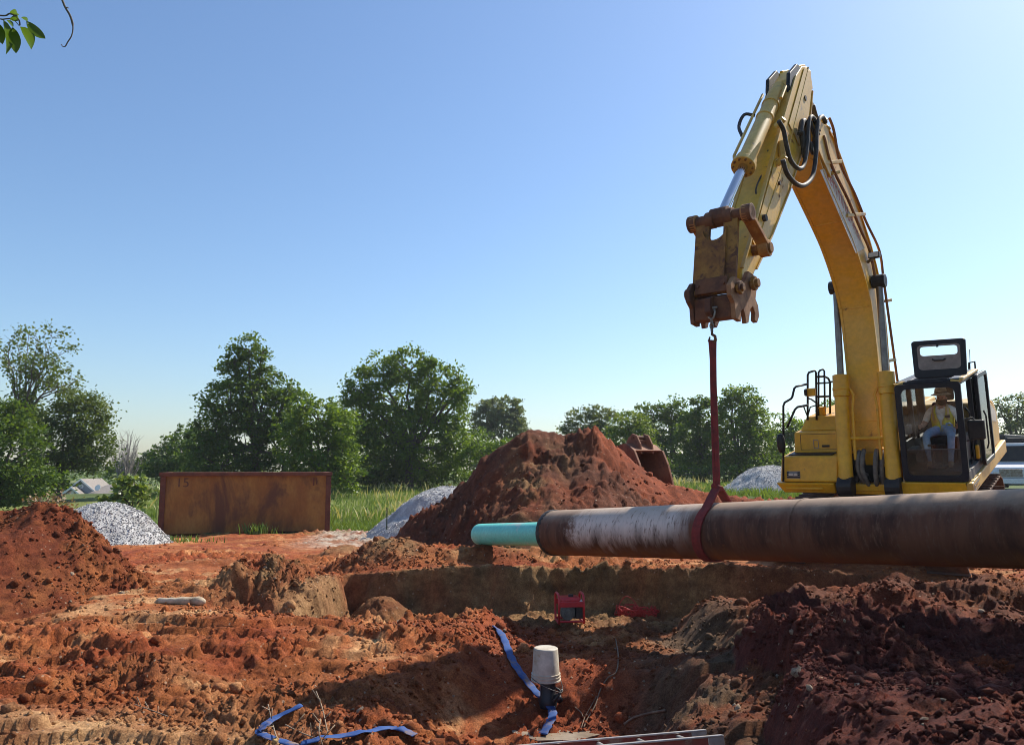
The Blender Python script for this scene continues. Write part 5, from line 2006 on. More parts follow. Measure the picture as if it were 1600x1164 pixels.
for k, (h, dr) in enumerate(((-0.02, -0.10), (-0.03, -0.02), (-0.015, 0.012), (0.03, 0.012), (0.055, 0.003))):
    for j in range(n):
        a = 2 * math.pi * j / n
        jag = (0.022 * math.sin(j * 2.3) + 0.018 * rs.random()) if k >= 3 else 0.010 * rs.random()
        r_ = PR + dr + 0.005 * rs.random()
        vs.append((h + jag, r_ * math.cos(a), r_ * math.sin(a)))
for k in range(4):
    for j in range(n):
        fs.append((k * n + j, k * n + (j + 1) % n, (k + 1) * n + (j + 1) % n, (k + 1) * n + j))
g.add(vs, fs)
g.build('end_seal', 'rubber', cas, 0, True)
tp = empty('carrier_pipe')
tag(tp, 'teal plastic pipe end sticking out of the steel casing', 'pipe')
frame_obj(tp, PL - Vector((0, 0, 0.02)), -PD)
g = G()
g.lathe([(0.163, 2.25), (0.178, 2.25), (0.187, 2.23), (0.191, 2.15)] + [(0.191, 2.15 - 0.2 * k) for k in range(1, 10)] + [(0.191, -1.5), (0.165, -1.5), (0.165, 2.25)], 48, (0, 0, 0), (1, 0, 0))
g.build('pipe_wall', 'teal', tp, 0, 'auto')

# ------------------------------------------------------------------ sling between coupler and pipe
HK = mworld(A(0.0, 6.84, 3.62))
s_ = (HK.x - PL.x) / PD.x
PC = PL + PD * s_                       # pipe axis under the hook
_sh = Vector((HK.x - PC.x, HK.y - PC.y, 0)) + PD * 0.32
for _o in (cas, tp):
    _o.matrix_world.translation += _sh
PL = PL + _sh
PC = PC + _sh - PD * 0.32
sl = empty('lifting_sling', (0, 0, 0))
tag(sl, 'dark red webbing sling choked round the casing pipe below the coupler', 'sling')
apex = PC + Vector((0, 0, PR + 0.20))
up = Vector((0, 0, 1))
side = PD.cross(up).normalized()
up = side.cross(PD).normalized()


def ribbon(pts, wdir, w, th, name, mat='sling_red', parent=sl):
    g = G()
    vs, fs = [], []
    k = len(pts)
    for i, p in enumerate(pts):
        t = (pts[min(i + 1, k - 1)] - pts[max(i - 1, 0)]).normalized()
        wd = (wdir - t * wdir.dot(t)).normalized()
        nr = t.cross(wd)
        for a, b in ((-1, -1), (1, -1), (1, 1), (-1, 1)):
            vs.append(p + wd * (a * w / 2) + nr * (b * th / 2))
    for i in range(k - 1):
        for j in range(4):
            fs.append((i * 4 + j, i * 4 + (j + 1) % 4, (i + 1) * 4 + (j + 1) % 4, (i + 1) * 4 + j))
    fs += [(0, 3, 2, 1), ((k - 1) * 4, (k - 1) * 4 + 1, (k - 1) * 4 + 2, (k - 1) * 4 + 3)]
    g.add(vs, fs)
    return g.build(name, mat, parent, 0.004)


loop = []
for k in range(37):
    th = R(38 + (360 - 76) * k / 36)
    tilt = -0.16 * (0.5 - 0.5 * math.cos(th)) + 0.05
    loop.append(PC + PD * tilt + (side * math.sin(th) + up * math.cos(th)) * (PR + 0.018))
ribbon([apex] + loop + [apex + Vector((0.01, 0, 0.0))], PD, 0.135, 0.024, 'choker')
hookp = HK + Vector((0, 0, -0.36))
for q, w in ((-0.022, 0.05), (0.022, 0.05)):
    mid = hookp.lerp(apex, 0.12) + PD * (q * 1.3) + side * (q * 1.2)
    ribbon(spline([hookp + PD * q * 0.8, mid, hookp.lerp(apex, 0.35) + side * q * 0.6 + PD * q * 0.3, hookp.lerp(apex, 0.7) + side * q * 0.5, apex + side * q * 0.5], 5), Vector((1, 0.3 - q * 12, 0)).normalized(), 0.082, 0.022, 'leg_strap')
g = G()
g.cyl(apex + PD * 0.07 - up * 0.03, apex - PD * 0.07 + up * 0.02, 0.035, 10)
g.build('choker_eye', 'sling_red', sl, 0.01)
# shackle, chain and hook as one hanging thing
hk = empty('shackle_and_hook', (0, 0, 0))
tag(hk, 'steel shackle with short chain and hook under the coupler', 'shackle')
lat = Vector((_ex.x, _ex.y, 0))
g = G()
c_ = HK + Vector((0, 0, 0.0))
g.tube([c_ + lat * 0.035 + Vector((0, 0, 0.06)), c_ + lat * 0.05, c_ + lat * 0.035 - Vector((0, 0, 0.06)), c_ - Vector((0, 0, 0.085)), c_ - lat * 0.035 - Vector((0, 0, 0.06)), c_ - lat * 0.05, c_ - lat * 0.035 + Vector((0, 0, 0.06))], 0.015, 8)
g.cyl(c_ - lat * 0.065 + Vector((0, 0, 0.06)), c_ + lat * 0.08 + Vector((0, 0, 0.06)), 0.018, 8)
g.build('shackle', 'steel', hk, 0, True)
for k in range(3):
    g = G()
    c_ = HK - Vector((0, 0, 0.115 + 0.055 * k))
    sdir = lat if k % 2 else _fw
    pts = [c_ + sdir * (0.022 * math.cos(a)) + Vector((0, 0, 0.04 * math.sin(a))) for a in [2 * math.pi * j / 12 for j in range(13)]]
    g.tube(pts, 0.010, 6)
    g.build('chain_link', 'steel', hk, 0, True)
g = G()
c_ = HK - Vector((0, 0, 0.30))
g.tube([c_ + Vector((0, 0, 0.06)), c_ + Vector((0, 0, 0.02)), c_ + lat * 0.04 - Vector((0, 0, 0.01)), c_ + lat * 0.045 - Vector((0, 0, 0.06)), c_ - Vector((0, 0, 0.095)), c_ - lat * 0.045 - Vector((0, 0, 0.06)), c_ - lat * 0.03 - Vector((0, 0, 0.01))],
       [0.015, 0.018, 0.02, 0.022, 0.022, 0.018, 0.01], 8)
g.build('hook', 'rust_dark', hk, 0, True)

# ------------------------------------------------------------------ dumpster
FL, FRt = at(249, 836, 26.0), at(512, 827, 27.6)
zb = min(FL.z, FRt.z) - 0.05
zt = at(249, 741, 26.0).z
dx = Vector((FRt.x - FL.x, FRt.y - FL.y, 0))
DL, DH, DW = dx.length, zt - zb, 2.3
dm = empty('dumpster', (FL.x, FL.y, zb), math.atan2(dx.y, dx.x))
tag(dm, 'rusty roll-off dumpster standing beside the gravel heap', 'dumpster')
_wx, _wz = np.meshgrid(np.linspace(0.06, DL - 0.06, 70), np.linspace(0.08, DH - 0.06, 26))
_wy = 0.02 + 0.05 * fbm(_wx * 1.1, _wz * 1.3, 901, 3) + 0.012 * fbm(_wx * 5, _wz * 5, 902, 2)
_wi = np.arange(_wx.size).reshape(_wx.shape)
_ff = np.stack([_wi[:-1, :-1], _wi[:-1, 1:], _wi[1:, 1:], _wi[1:, :-1]], -1).reshape(-1, 4)
_n = _wx.size
_wv = np.concatenate([np.stack([_wx, _wy, _wz], -1).reshape(-1, 3), np.stack([_wx, _wy + 0.04, _wz], -1).reshape(-1, 3)])
np_mesh('side_wall', _wv, np.concatenate([_ff, _ff[:, ::-1] + _n]), 'dumpster_rust', True, dm)
for nm, a, b in (('side_wall', (0.06, DW - 0.05, 0.08), (DL - 0.06, DW, DH - 0.06)),
                 ('end_wall', (0.0, 0.05, 0.08), (0.06, DW - 0.05, DH - 0.06)), ('end_wall', (DL - 0.06, 0.05, 0.08), (DL, DW - 0.05, DH - 0.06)), ('floor', (0.06, 0.05, 0.06), (DL - 0.06, DW - 0.05, 0.12))):
    g = G()
    g.box(a, b)
    g.build(nm, 'dumpster_rust', dm, 0.006)
g = G()
for a, b in (((-0.10, -0.10, DH - 0.06), (DL + 0.10, 0.06, DH + 0.06)), ((-0.10, DW - 0.06, DH - 0.06), (DL + 0.10, DW + 0.1, DH + 0.06)), ((-0.10, 0.062, DH - 0.06), (0.08, DW - 0.062, DH + 0.058)), ((DL - 0.08, 0.062, DH - 0.06), (DL + 0.10, DW - 0.062, DH + 0.058))):
    g.box(a, b)
g.build('top_rim', 'dumpster_rim', dm, 0.015)
for a in (-0.06, DL - 0.10):
    for b in (-0.03, DW - 0.12):
        g = G()
        g.box((a, b, 0.0), (a + 0.17, b + 0.15, DH - 0.062))
        g.build('corner_post', 'dumpster_rim', dm, 0.01)
g = G()
rs = random.Random(8)
for k in range(9):
    zz = 0.3 + k * 0.19
    g.box((-0.03 - 0.02 * rs.random(), -0.045, zz), (0.07, -0.025, zz + 0.05 + 0.06 * rs.random()))
g.build('rust_scale', 'dumpster_rim', dm, 0.004)
for y in (0.4, DW - 0.55):
    g = G()
    g.box((0.2, y, -0.06), (DL - 0.2, y + 0.15, 0.06))
    g.build('skid_rail', 'dumpster_rim', dm)
lettering('number', '15', (0.50, -0.006, DH - 0.42), (0.82, -0.006, DH - 0.42), (0, 0, 1), 'rust_dark', dm, None)
g = G()
g.box((DL - 0.55, -0.03, DH - 0.40), (DL - 0.50, -0.005, DH - 0.12))
g.box((DL - 0.44, -0.03, DH - 0.36), (DL - 0.41, -0.005, DH - 0.12))
g.build('tarp_hook', 'dumpster_rim', dm)

# ------------------------------------------------------------------ excavator bucket left on the back of the mound
bc_ = at(1003, 728, 19.6)
bk = empty('digging_bucket', (bc_.x, bc_.y, bc_.z - 0.25), R(34))
tag(bk, 'rusty digging bucket left standing on the right shoulder of the spoil mound', 'bucket')
W2 = 0.48
outer = [(-0.62, -0.35), (-0.40, 0.30), (-0.22, 0.62), (0.05, 0.78), (0.35, 0.72), (0.60, 0.45), (0.70, 0.1), (0.62, -0.25), (0.40, -0.45)]
cur = [(p.x, p.y) for p in spline([(a, b, 0) for a, b in outer[2:]], 4)]
g = G()
for i in range(len(cur) - 1):
    a, b = cur[i], cur[i + 1]
    g.beam((0, a[0], a[1]), (0, b[0], b[1]), 2 * W2, 0.04, (0, -(b[1] - a[1]), b[0] - a[0]))
g.build('shell', 'bucket_rust', bk)
for s in (-1, 1):
    g = G()
    g.prism([outer[0], outer[1]] + cur, s * W2 - 0.02, s * W2 + 0.02)
    g.build('side_plate', 'bucket_rust', bk, 0.01)
    g = G()
    g.prism([(-0.66, -0.38), (-0.44, 0.30), (-0.26, 0.64), (-0.20, 0.60), (-0.36, 0.28), (-0.56, -0.38)], s * W2 - 0.035, s * W2 + 0.035)
    g.build('side_cutter', 'bucket_rust', bk, 0.01)
for s in (-0.20, 0.20):
    g = G()
    g.prism([(-0.22, 0.55), (-0.18, 0.80), (-0.05, 1.02), (0.10, 1.06), (0.25, 0.95), (0.42, 0.66)], s - 0.03, s + 0.03)
    g.build('ear', 'bucket_rust', bk, 0.015)
g = G()
g.box((-0.17, -0.02, 0.86), (0.17, 0.06, 0.90))
g.build('cross_plate', 'bucket_rust', bk, 0.006)
g = G()
g.cyl((-0.24, 0.08, 0.96), (0.24, 0.08, 0.96), 0.05, 12)
g.build('pin', 'rust_dark', bk)

# ------------------------------------------------------------------ generator
gp = hit(890, 969)
GW_, GH_, GD_ = 0.34, 0.37, 0.31
ge = empty('generator', (gp.x, gp.y, gp.z - 0.01), R(6))
tag(ge, 'small red portable generator on the dirt bench by the trench wall', 'generator')
for s in (-1, 1):
    x = s * GW_ / 2
    g = G()
    hoop = [(x, -GD_ / 2, 0), (x, -GD_ / 2, GH_ * 0.86), (x, -GD_ / 2 + 0.03, GH_ * 0.97), (x, -GD_ / 2 + 0.08, GH_), (x, GD_ / 2 - 0.08, GH_), (x, GD_ / 2 - 0.03, GH_ * 0.97), (x, GD_ / 2, GH_ * 0.86), (x, GD_ / 2, 0), (x, -GD_ / 2, 0.0)]
    g.tube(hoop, 0.016, 8)
    g.build('frame_hoop', 'generator_red', ge, 0, True)
g = G()
for y in (-GD_ / 2, GD_ / 2):
    g.cyl((-GW_ / 2, y, 0.02), (GW_ / 2, y, 0.02), 0.016, 8)
    g.beam((-GW_ / 2, y, GH_ * 0.66), (GW_ / 2, y, GH_ * 0.66), 0.03, 0.07)
g.build('cross_bar', 'generator_red', ge, 0.004)
g = G()
g.box((-GW_ / 2 + 0.03, -GD_ / 2 + 0.02, GH_ * 0.68), (GW_ / 2 - 0.03, GD_ / 2 - 0.02, GH_ * 0.88))
tk = g.build('fuel_tank', 'generator_red', ge, 0.03, seg=3)
g = G()
g.cyl((0.02, 0, GH_ * 0.88), (0.02, 0, GH_ * 0.95), 0.035, 14)
g.build('filler_cap', 'rubber', tk)
g = G()
g.box((-0.10, -GD_ / 2 + 0.05, 0.05), (0.13, GD_ / 2 - 0.05, GH_ * 0.62))
en = g.build('engine', 'engine_grey', ge, 0.02)
g = G()
g.cyl((-0.05, -GD_ / 2 - 0.005, 0.13), (-0.05, -GD_ / 2 + 0.06, 0.13), 0.095, 24)
g.cyl((-0.05, -GD_ / 2 - 0.015, 0.13), (-0.05, -GD_ / 2, 0.13), 0.05, 18)
g.build('recoil_starter', 'grey_hose', en, 0.006)
g = G()
g.box((0.06, -GD_ / 2 + 0.02, 0.05), (0.17, -GD_ / 2 + 0.08, 0.24))
g.build('control_panel', 'rubber', en, 0.01)
g = G()
g.extr([(0.09, -GD_ / 2 + 0.015, 0.25), (0.17, -GD_ / 2 + 0.015, 0.25), (0.14, -GD_ / 2 + 0.015, 0.31)], (0, 0.004, 0))
g.build('warning_label', 'white_paint', en)
# ------------------------------------------------------------------ heap of red cord
cd = hit(993, 966)
rs = random.Random(12)
g = G()
pts = []
for k in range(230):
    a = k * 0.43
    cx = (0.16 if (k // 40) % 2 else -0.10) + 0.05 * rs.uniform(-1, 1)
    pts.append(cd + Vector((cx + 0.19 * math.cos(a) * rs.uniform(0.6, 1.1), 0.12 * math.sin(a) * rs.uniform(0.6, 1.1), 0.03 + 0.17 * rs.random() * (0.4 + 0.6 * abs(math.sin(k * 0.05))))))
g.tube(spline(pts, 3), 0.007, 5)
co_ = g.build('power_cord', 'cord_red', None, 0, True)
tag(co_, 'tangled heap of red cord on the ground right of the generator', 'cord')
g = G()
g.tube(spline([cd + Vector(p) for p in ((-0.1, 0, 0.06), (-0.24, 0.05, 0.16), (-0.17, 0.06, 0.30), (-0.08, 0.05, 0.31), (0.02, 0.02, 0.2), (0.0, 0, 0.08))], 6), 0.007, 5)
g.build('loose_loop', 'cord_red', co_, 0, True)

# ------------------------------------------------------------------ upturned bucket on a pump, puddle
bp_ = at(853, 1062, 8.4)
bu = empty('plastic_bucket', bp_, R(20))
tag(bu, 'dirty white plastic bucket turned upside down on a black pump', 'bucket')
g = G()
g.lathe([(0.0, 0.375), (0.118, 0.375), (0.126, 0.368), (0.128, 0.36), (0.143, 0.085), (0.152, 0.083), (0.152, 0.073), (0.144, 0.071), (0.145, 0.052), (0.154, 0.050), (0.154, 0.040), (0.146, 0.038), (0.147, 0.016), (0.157, 0.014), (0.157, 0.0), (0.146, 0.0), (0.144, 0.02), (0.126, 0.35), (0.0, 0.362)], 40)
sh_ = g.build('shell', 'white_bucket', bu, 0, 'auto')
for v_ in sh_.data.vertices:
    v_.co.z *= 0.87
g = G()
g.tube(spline([(-0.155, 0.0, 0.03), (-0.10, -0.14, -0.01), (0.04, -0.19, -0.07), (0.14, -0.11, -0.09), (0.158, 0.0, 0.03)], 6), 0.004, 6)
g.cyl((0.115, -0.13, -0.085), (0.14, -0.10, -0.088), 0.012, 8)
g.build('bail_handle', 'grey_plastic', bu, 0, True)
pg = gz(bp_.x, bp_.y)
pu = empty('submersible_pump', (bp_.x + 0.02, bp_.y, pg), R(10))
tag(pu, 'black pump standing in the pit under the white bucket', 'pump')
hh = bp_.z - pg
g = G()
g.lathe([(0.0, -0.05), (0.095, -0.05), (0.10, 0.03), (0.08, 0.06), (0.08, hh - 0.03), (0.07, hh), (0.05, hh + 0.06), (0, hh + 0.06)], 24)
g.build('motor_body', 'pump_black', pu, 0, 'auto')
g = G()
g.tube([(0.05, -0.03, 0.05), (0.09, -0.08, 0.07), (0.10, -0.12, 0.04)], 0.035, 12)
g.build('outlet', 'pump_black', pu, 0, True)
g = G()
g.tube(spline([(0.05, -0.10, hh - 0.05), (0.10, -0.13, hh * 0.6), (0.02, -0.16, 0.05)], 5), 0.012, 6)
g.build('power_lead', 'rubber', pu, 0, True)
wz_ = -0.94
wp = hit(872, 1150)
wz_ = min(gz(wp.x + a, wp.y + b) for a in (-.2, 0, .2) for b in (-.15, 0, .15)) + 0.035
wp.z = wz_
g = G()
rs = random.Random(2)
ring_ = [wp + Vector(((0.36 + 0.12 * math.sin(3 * a) + 0.05 * rs.random()) * math.cos(a), (0.24 + 0.08 * math.cos(2 * a)) * math.sin(a), 0)) for a in [2 * math.pi * k / 28 for k in range(28)]]
g.extr(ring_, (0, 0, -0.01))
tag(g.build('puddle', 'mud_slick'), kind='structure')


# ------------------------------------------------------------------ blue lay-flat hoses
def layflat(pix, label, w=0.062, name='discharge_hose', lifts=None):
    lifts = lifts or [0] * len(pix)
    dense = [(a[0] + (b[0] - a[0]) * t / 4, a[1] + (b[1] - a[1]) * t / 4, la + (lb - la) * t / 4) for a, b, la, lb in zip(pix[:-1], pix[1:], lifts[:-1], lifts[1:]) for t in range(4)] + [(*pix[-1], lifts[-1])]
    pts = [hit(x, y) + Vector((0, 0, 0.03 + l)) for x, y, l in dense]
    for _ in range(7):
        pts = [pts[0]] + [(pts[i - 1] + pts[i] * 2 + pts[i + 1]) / 4 for i in range(1, len(pts) - 1)] + [pts[-1]]
    for p in pts:
        p.z = max(p.z, gz(p.x, p.y) + 0.012)
    for _ in range(3):
        pts = [pts[0]] + [Vector((pts[i].x, pts[i].y, max(pts[i].z, (pts[i - 1].z + pts[i + 1].z) / 2))) for i in range(1, len(pts) - 1)] + [pts[-1]]
    sp_ = spline(pts, 3)
    g = G()
    n = 14
    k = len(sp_)
    vs, fs = [], []
    for i, p in enumerate(sp_):
        t = (sp_[min(i + 1, k - 1)] - sp_[max(i - 1, 0)]).normalized()
        s = t.cross(Vector((0, 0, 1))).normalized()
        u = s.cross(t)
        fl = 0.20 + 0.10 * math.sin(i * 0.35)
        ww = w * (1 + 0.10 * math.sin(i * 0.8))
        for j in range(n):
            a = 2 * math.pi * j / n
            vs.append(p + s * (ww * math.cos(a)) + u * (ww * fl * math.sin(a)))
    for i in range(k - 1):
        for j in range(n):
            fs.append((i * n + j, i * n + (j + 1) % n, (i + 1) * n + (j + 1) % n, (i + 1) * n + j))
    fs += [tuple(range(n - 1, -1, -1)), tuple(range((k - 1) * n, k * n))]
    g.add(vs, fs)
    return tag(g.build(name, 'hose_blue', None, 0, True), label, 'hose', 'blue lay-flat hoses')


layflat([(770, 982), (780, 988), (788, 1002), (796, 1024), (803, 1042), (821, 1066), (840, 1090), (858, 1106), (866, 1118), (860, 1134), (848, 1152)], 'blue lay-flat hose running down into the pit beside the white bucket', 0.045)
layflat([(470, 1128), (440, 1136), (414, 1146), (405, 1150), (404, 1152), (408, 1156), (436, 1165), (470, 1175)], 'short kinked end of blue hose with a pale underside, bottom left of the pit', 0.036, lifts=[0.05, 0.06, 0.04, 0.01, 0, 0, 0, 0])
layflat([(470, 1172), (505, 1165), (545, 1157), (585, 1148), (612, 1145), (632, 1149), (648, 1156)], 'inflated blue hose lying along the bottom edge among dry twigs', 0.040)

# ------------------------------------------------------------------ ladder
l1 = hit(1098, 1152, 0.02)
l2 = l1 + Vector((0.31, -0.19, 0.0))
l2.z = l1.z + min(0.06, max(0, gz(l2.x, l2.y) + 0.02 - l1.z))
l0 = l1 + Vector((-2.0, -0.24, -0.08))
ld = l0 - l1
ld.normalize()
cr = (l2 - l1)
cr = cr - ld * cr.dot(ld)
cr = cr.normalized() * 0.36
la = empty('ladder', (0, 0, 0))
tag(la, 'red fibreglass ladder with metal rungs lying along the bottom edge of the picture', 'ladder')
for q in (0, 1):
    g = G()
    a = l1 + cr * q
    b = a + ld * 3.4
    nrm = ld.cross(cr).normalized()
    if nrm.z < 0:
        nrm = -nrm
    g.beam(a, b, 0.025, 0.06, nrm)
    rl_ = g.build('side_rail', 'ladder_red', la, 0.006)
    g = G()
    g.beam(a - ld * 0.02 + nrm * 0.030, b + nrm * 0.030, 0.040, 0.014, nrm)
    g.beam(a - ld * 0.03, a + ld * 0.09, 0.034, 0.07, nrm)
    g.build('rail_cap', 'aluminium', rl_, 0.004)
for k in range(11):
    g = G()
    p = l1 + ld * (0.2 + 0.305 * k)
    g.cyl(p, p + cr, 0.017, 10)
    g.build('rung', 'aluminium', la, 0, True)

# ------------------------------------------------------------------ log, roots and twigs
lg = hit(280, 944)
g = G()
g.tube(spline([Vector(p) for p in ((-0.31, 0.02, 0.0), (-0.25, 0.0, 0.01), (-0.1, -0.01, 0.015), (0.05, 0.0, 0.01), (0.2, 0.02, 0.012), (0.29, 0.03, 0.0), (0.33, 0.03, 0.0))], 3),
       [0.010, 0.022, 0.036, 0.048, 0.045, 0.038, 0.046, 0.042, 0.05, 0.058, 0.052, 0.046, 0.054, 0.062, 0.055, 0.044, 0.036, 0.026, 0.008], 9)
lo_ = g.build('log', 'pale_log', None, 0, True, loc=lg + Vector((0, 0, 0.03)))
tag(lo_, 'short pale barkless log lying on the clay left of the trench', 'log')
rs = random.Random(21)
for pix, r, lb in (([(962, 1000), (966, 1026), (963, 1052), (950, 1062), (938, 1080), (930, 1105), (918, 1125), (912, 1140)], 0.007, 'long pale root hanging down the grey bank right of the bucket'),
                   ([(932, 1090), (922, 1108), (914, 1122), (908, 1141)], 0.005, 'thin forked root beside the long root on the grey bank'),
                   ([(975, 1135), (990, 1125), (1015, 1117), (1040, 1112)], 0.012, 'brown root lying across the bank above the ladder'),
                   ([(898, 1108), (908, 1116), (911, 1122)], 0.006, 'tiny pale root tip below the pump')):
    g = G()
    g.tube(spline([hit(*p) + Vector((0, 0, 0.015)) for p in pix], 5), r, 6)
    tag(g.build('root', 'root', None, 0, True), lb, 'root', 'bare roots in the bank')
for pix, lb, hgt in (([(493, 1105), (503, 1122), (512, 1150)], 'dry twig standing up behind the inflated blue hose', 0.10), ([(418, 1118), (424, 1140), (432, 1158)], 'dry twig beside the kinked hose end', 0.06),
                     ([(445, 1150), (470, 1158), (505, 1166)], 'dry twig lying over the gap between the blue hoses', 0.06), ([(210, 1108), (240, 1118), (262, 1124)], 'dry twig lying on the sandy lower left ground', 0.02),
                     ([(500, 1152), (498, 1164), (505, 1175)], 'stub of grey dead stalk between the blue hoses', 0.1)):
    pts = [hit(*p) for p in pix]
    pts = [p + Vector((0, 0, 0.02 + hgt * (1 - i / (len(pts) - 1)))) for i, p in enumerate(pts)]
    g = G()
    g.tube(spline(pts, 5), 0.0045, 5)
    for k in range(3):
        q = pts[0].lerp(pts[-1], 0.2 + 0.25 * k)
        g.tube([q, q + Vector((rs.uniform(-.08, .08), rs.uniform(-.05, .05), rs.uniform(0.01, .1)))], 0.004, 4)
    tag(g.build('twig', 'dry_wood', None, 0, True), lb, 'twig', 'dry twigs in the foreground')

# ------------------------------------------------------------------ steel post in the grass
p0 = at(604, 826, 24.0)
g = G()
g.beam((0, 0, -0.1), (0, 0, 0.95), 0.05, 0.012, (1, 0, 0))
g.beam((0, 0.02, -0.1), (0, 0.02, 0.95), 0.012, 0.035, (1, 0, 0))
tag(g.build('fence_post', 'post_green', None, loc=(p0.x, p0.y, gz(p0.x, p0.y))), 'thin dark green steel post standing in front of the gravel heap', 'post')


# ------------------------------------------------------------------ house and shed
def house():
    Y = 116.0
    k = 2.0  # house laid out at a nearer depth, scaled about the camera to Y
    c = at(133, 790, Y)
    zg = float(base_z(np.array([c.x]), np.array([Y]))[0]) - 0.1
    h = empty('house', (c.x, Y, zg), R(10))
    tag(h, 'pale grey gabled house with white trim glimpsed behind the left gravel heap', 'house')
    e = lambda py: at(132, py, Y).z - zg

    def gable(x0, x1, y0, y1, eave, ridge):
        x0, x1, y0, y1 = x0 * k, x1 * k, y0 * k, y1 * k
        xm = (x0 + x1) / 2
        g = G()
        g.hexa([(x0, y0, 0), (x1, y0, 0), (x1, y1, 0), (x0, y1, 0)], [(x0, y0, eave), (x1, y0, eave), (x1, y1, eave), (x0, y1, eave)])
        g.extr([(x0, y0, eave), (x1, y0, eave), (xm, y0, ridge)], (0, y1 - y0, 0))
        g.build('wall', 'siding', h)
        r = G()
        for a, b in (((x0 - 0.4, eave - 0.25), (xm, ridge + 0.1)), ((x1 + 0.4, eave - 0.25), (xm, ridge + 0.1))):
            r.extr([(a[0], y0 - 0.5, a[1]), (b[0], y0 - 0.5, b[1]), (b[0], y0 - 0.5, b[1] + 0.18), (a[0], y0 - 0.5, a[1] + 0.18)], (0, y1 - y0 + 1.0, 0))
        rf = r.build('roof', 'shingle', h)
        t = G()
        for a, b in (((x0 - 0.4, eave - 0.25), (xm, ridge + 0.1)), ((x1 + 0.4, eave - 0.25), (xm, ridge + 0.1))):
            t.extr([(a[0], y0 - 0.56, a[1] - 0.06), (b[0], y0 - 0.56, b[1] - 0.06), (b[0], y0 - 0.56, b[1] + 0.22), (a[0], y0 - 0.56, a[1] + 0.22)], (0, 0.05, 0))
        t.build('barge_board', 'trim', rf)
    gable(-1.45, 0.75, 0, 4, e(771), e(751))
    gable(-1.2, 0.15, -1.2, 0, e(775), e(763))
    for x, z, y in ((-0.35, e(760), -0.04), (-0.52, e(769), -1.24)):
        g = G()
        g.cyl((x * k, (y - 0.02) * k, z), (x * k, (y + 0.06) * k, z), 0.32, 18)
        g.build('gable_vent', 'trim', h)
    x0, x1 = 0.55 * k, 2.6 * k
    g = G()
    g.box((x0, -0.9 * k, 0), (x1, 3 * k, e(774)))
    g.build('wall', 'siding', h)
    g = G()
    g.hexa([(x0 - 0.5, -1.3 * k, e(775)), (x1 + 0.6, -1.3 * k, e(771)), (x1 + 0.6, 3 * k, e(771)), (x0 - 0.5, 3 * k, e(775))], [(x0 - 0.5, -1.3 * k, e(773)), (x1 + 0.6, -1.3 * k, e(769)), (x1 + 0.6, 1.4 * k, e(752)), (x0 + 0.6, 1.4 * k, e(759))])
    rf = g.build('roof', 'shingle', h)
    g = G()
    g.hexa([(x0 - 0.52, -1.34 * k, e(776)), (x1 + 0.6, -1.34 * k, e(772)), (x1 + 0.6, -1.31 * k, e(772)), (x0 - 0.52, -1.31 * k, e(776))], [(x0 - 0.52, -1.34 * k, e(773.5)), (x1 + 0.6, -1.34 * k, e(769.5)), (x1 + 0.6, -1.31 * k, e(769.5)), (x0 - 0.52, -1.31 * k, e(773.5))])
    g.build('fascia', 'trim', rf)
    g = G()
    g.lathe([(0.0, 0.0), (0.42, 0.06), (0.45, 0.12), (0.0, 0.14)], 18, (x0 + 0.9, -0.6 * k, e(762)), (-0.3, -1, 0.4))
    g.tube([(x0 + 0.9, -0.55 * k, e(762)), (x0 + 1.0, -0.4 * k, e(766))], 0.05, 6)
    g.build('satellite_dish', 'trim', rf)
    w = G()
    w.box((0.02 * k, -1.26 * k, e(781)), (0.34 * k, -1.18 * k, e(774)))
    wn = w.build('window', 'black_paint', h)
    w = G()
    w.box((0.05 * k, -1.29 * k, e(780)), (0.16 * k, -1.265 * k, e(775)))
    w.build('pane', 'lamp_glass', wn)


house()


def shed():
    Y = 60.0
    a = at(1572, 745, Y)
    zg = float(base_z(np.array([a.x]), np.array([Y]))[0])
    s = empty('shed', (a.x, Y, zg), R(0))
    tag(s, 'dark open shed with a pale tin roof behind the white truck', 'shed')
    hz = at(1600, 697, Y).z - zg
    g = G()
    g.box((0, 0, 0), (12, 5, hz - 0.3))
    g.build('wall', 'shed_wall', s)
    g = G()
    g.hexa([(-0.6, -0.8, hz - 0.28), (12.5, -0.8, hz - 0.28), (12.5, 5.5, hz + 0.7), (-0.6, 5.5, hz + 0.7)], [(-0.6, -0.8, hz - 0.14), (12.5, -0.8, hz - 0.14), (12.5, 5.5, hz + 0.84), (-0.6, 5.5, hz + 0.84)])
    g.build('roof', 'tin_roof', s)
    for k in range(5):
        g = G()
        g.box((0.1 + k * 2.6, -0.6, 0), (0.25 + k * 2.6, -0.45, hz - 0.3))
        g.build('post', 'dry_wood', s)
    g = G()
    g.box((-0.5, -0.7, 0.6), (12, -0.62, 0.75))
    g.build('rail', 'trim', s)


shed()


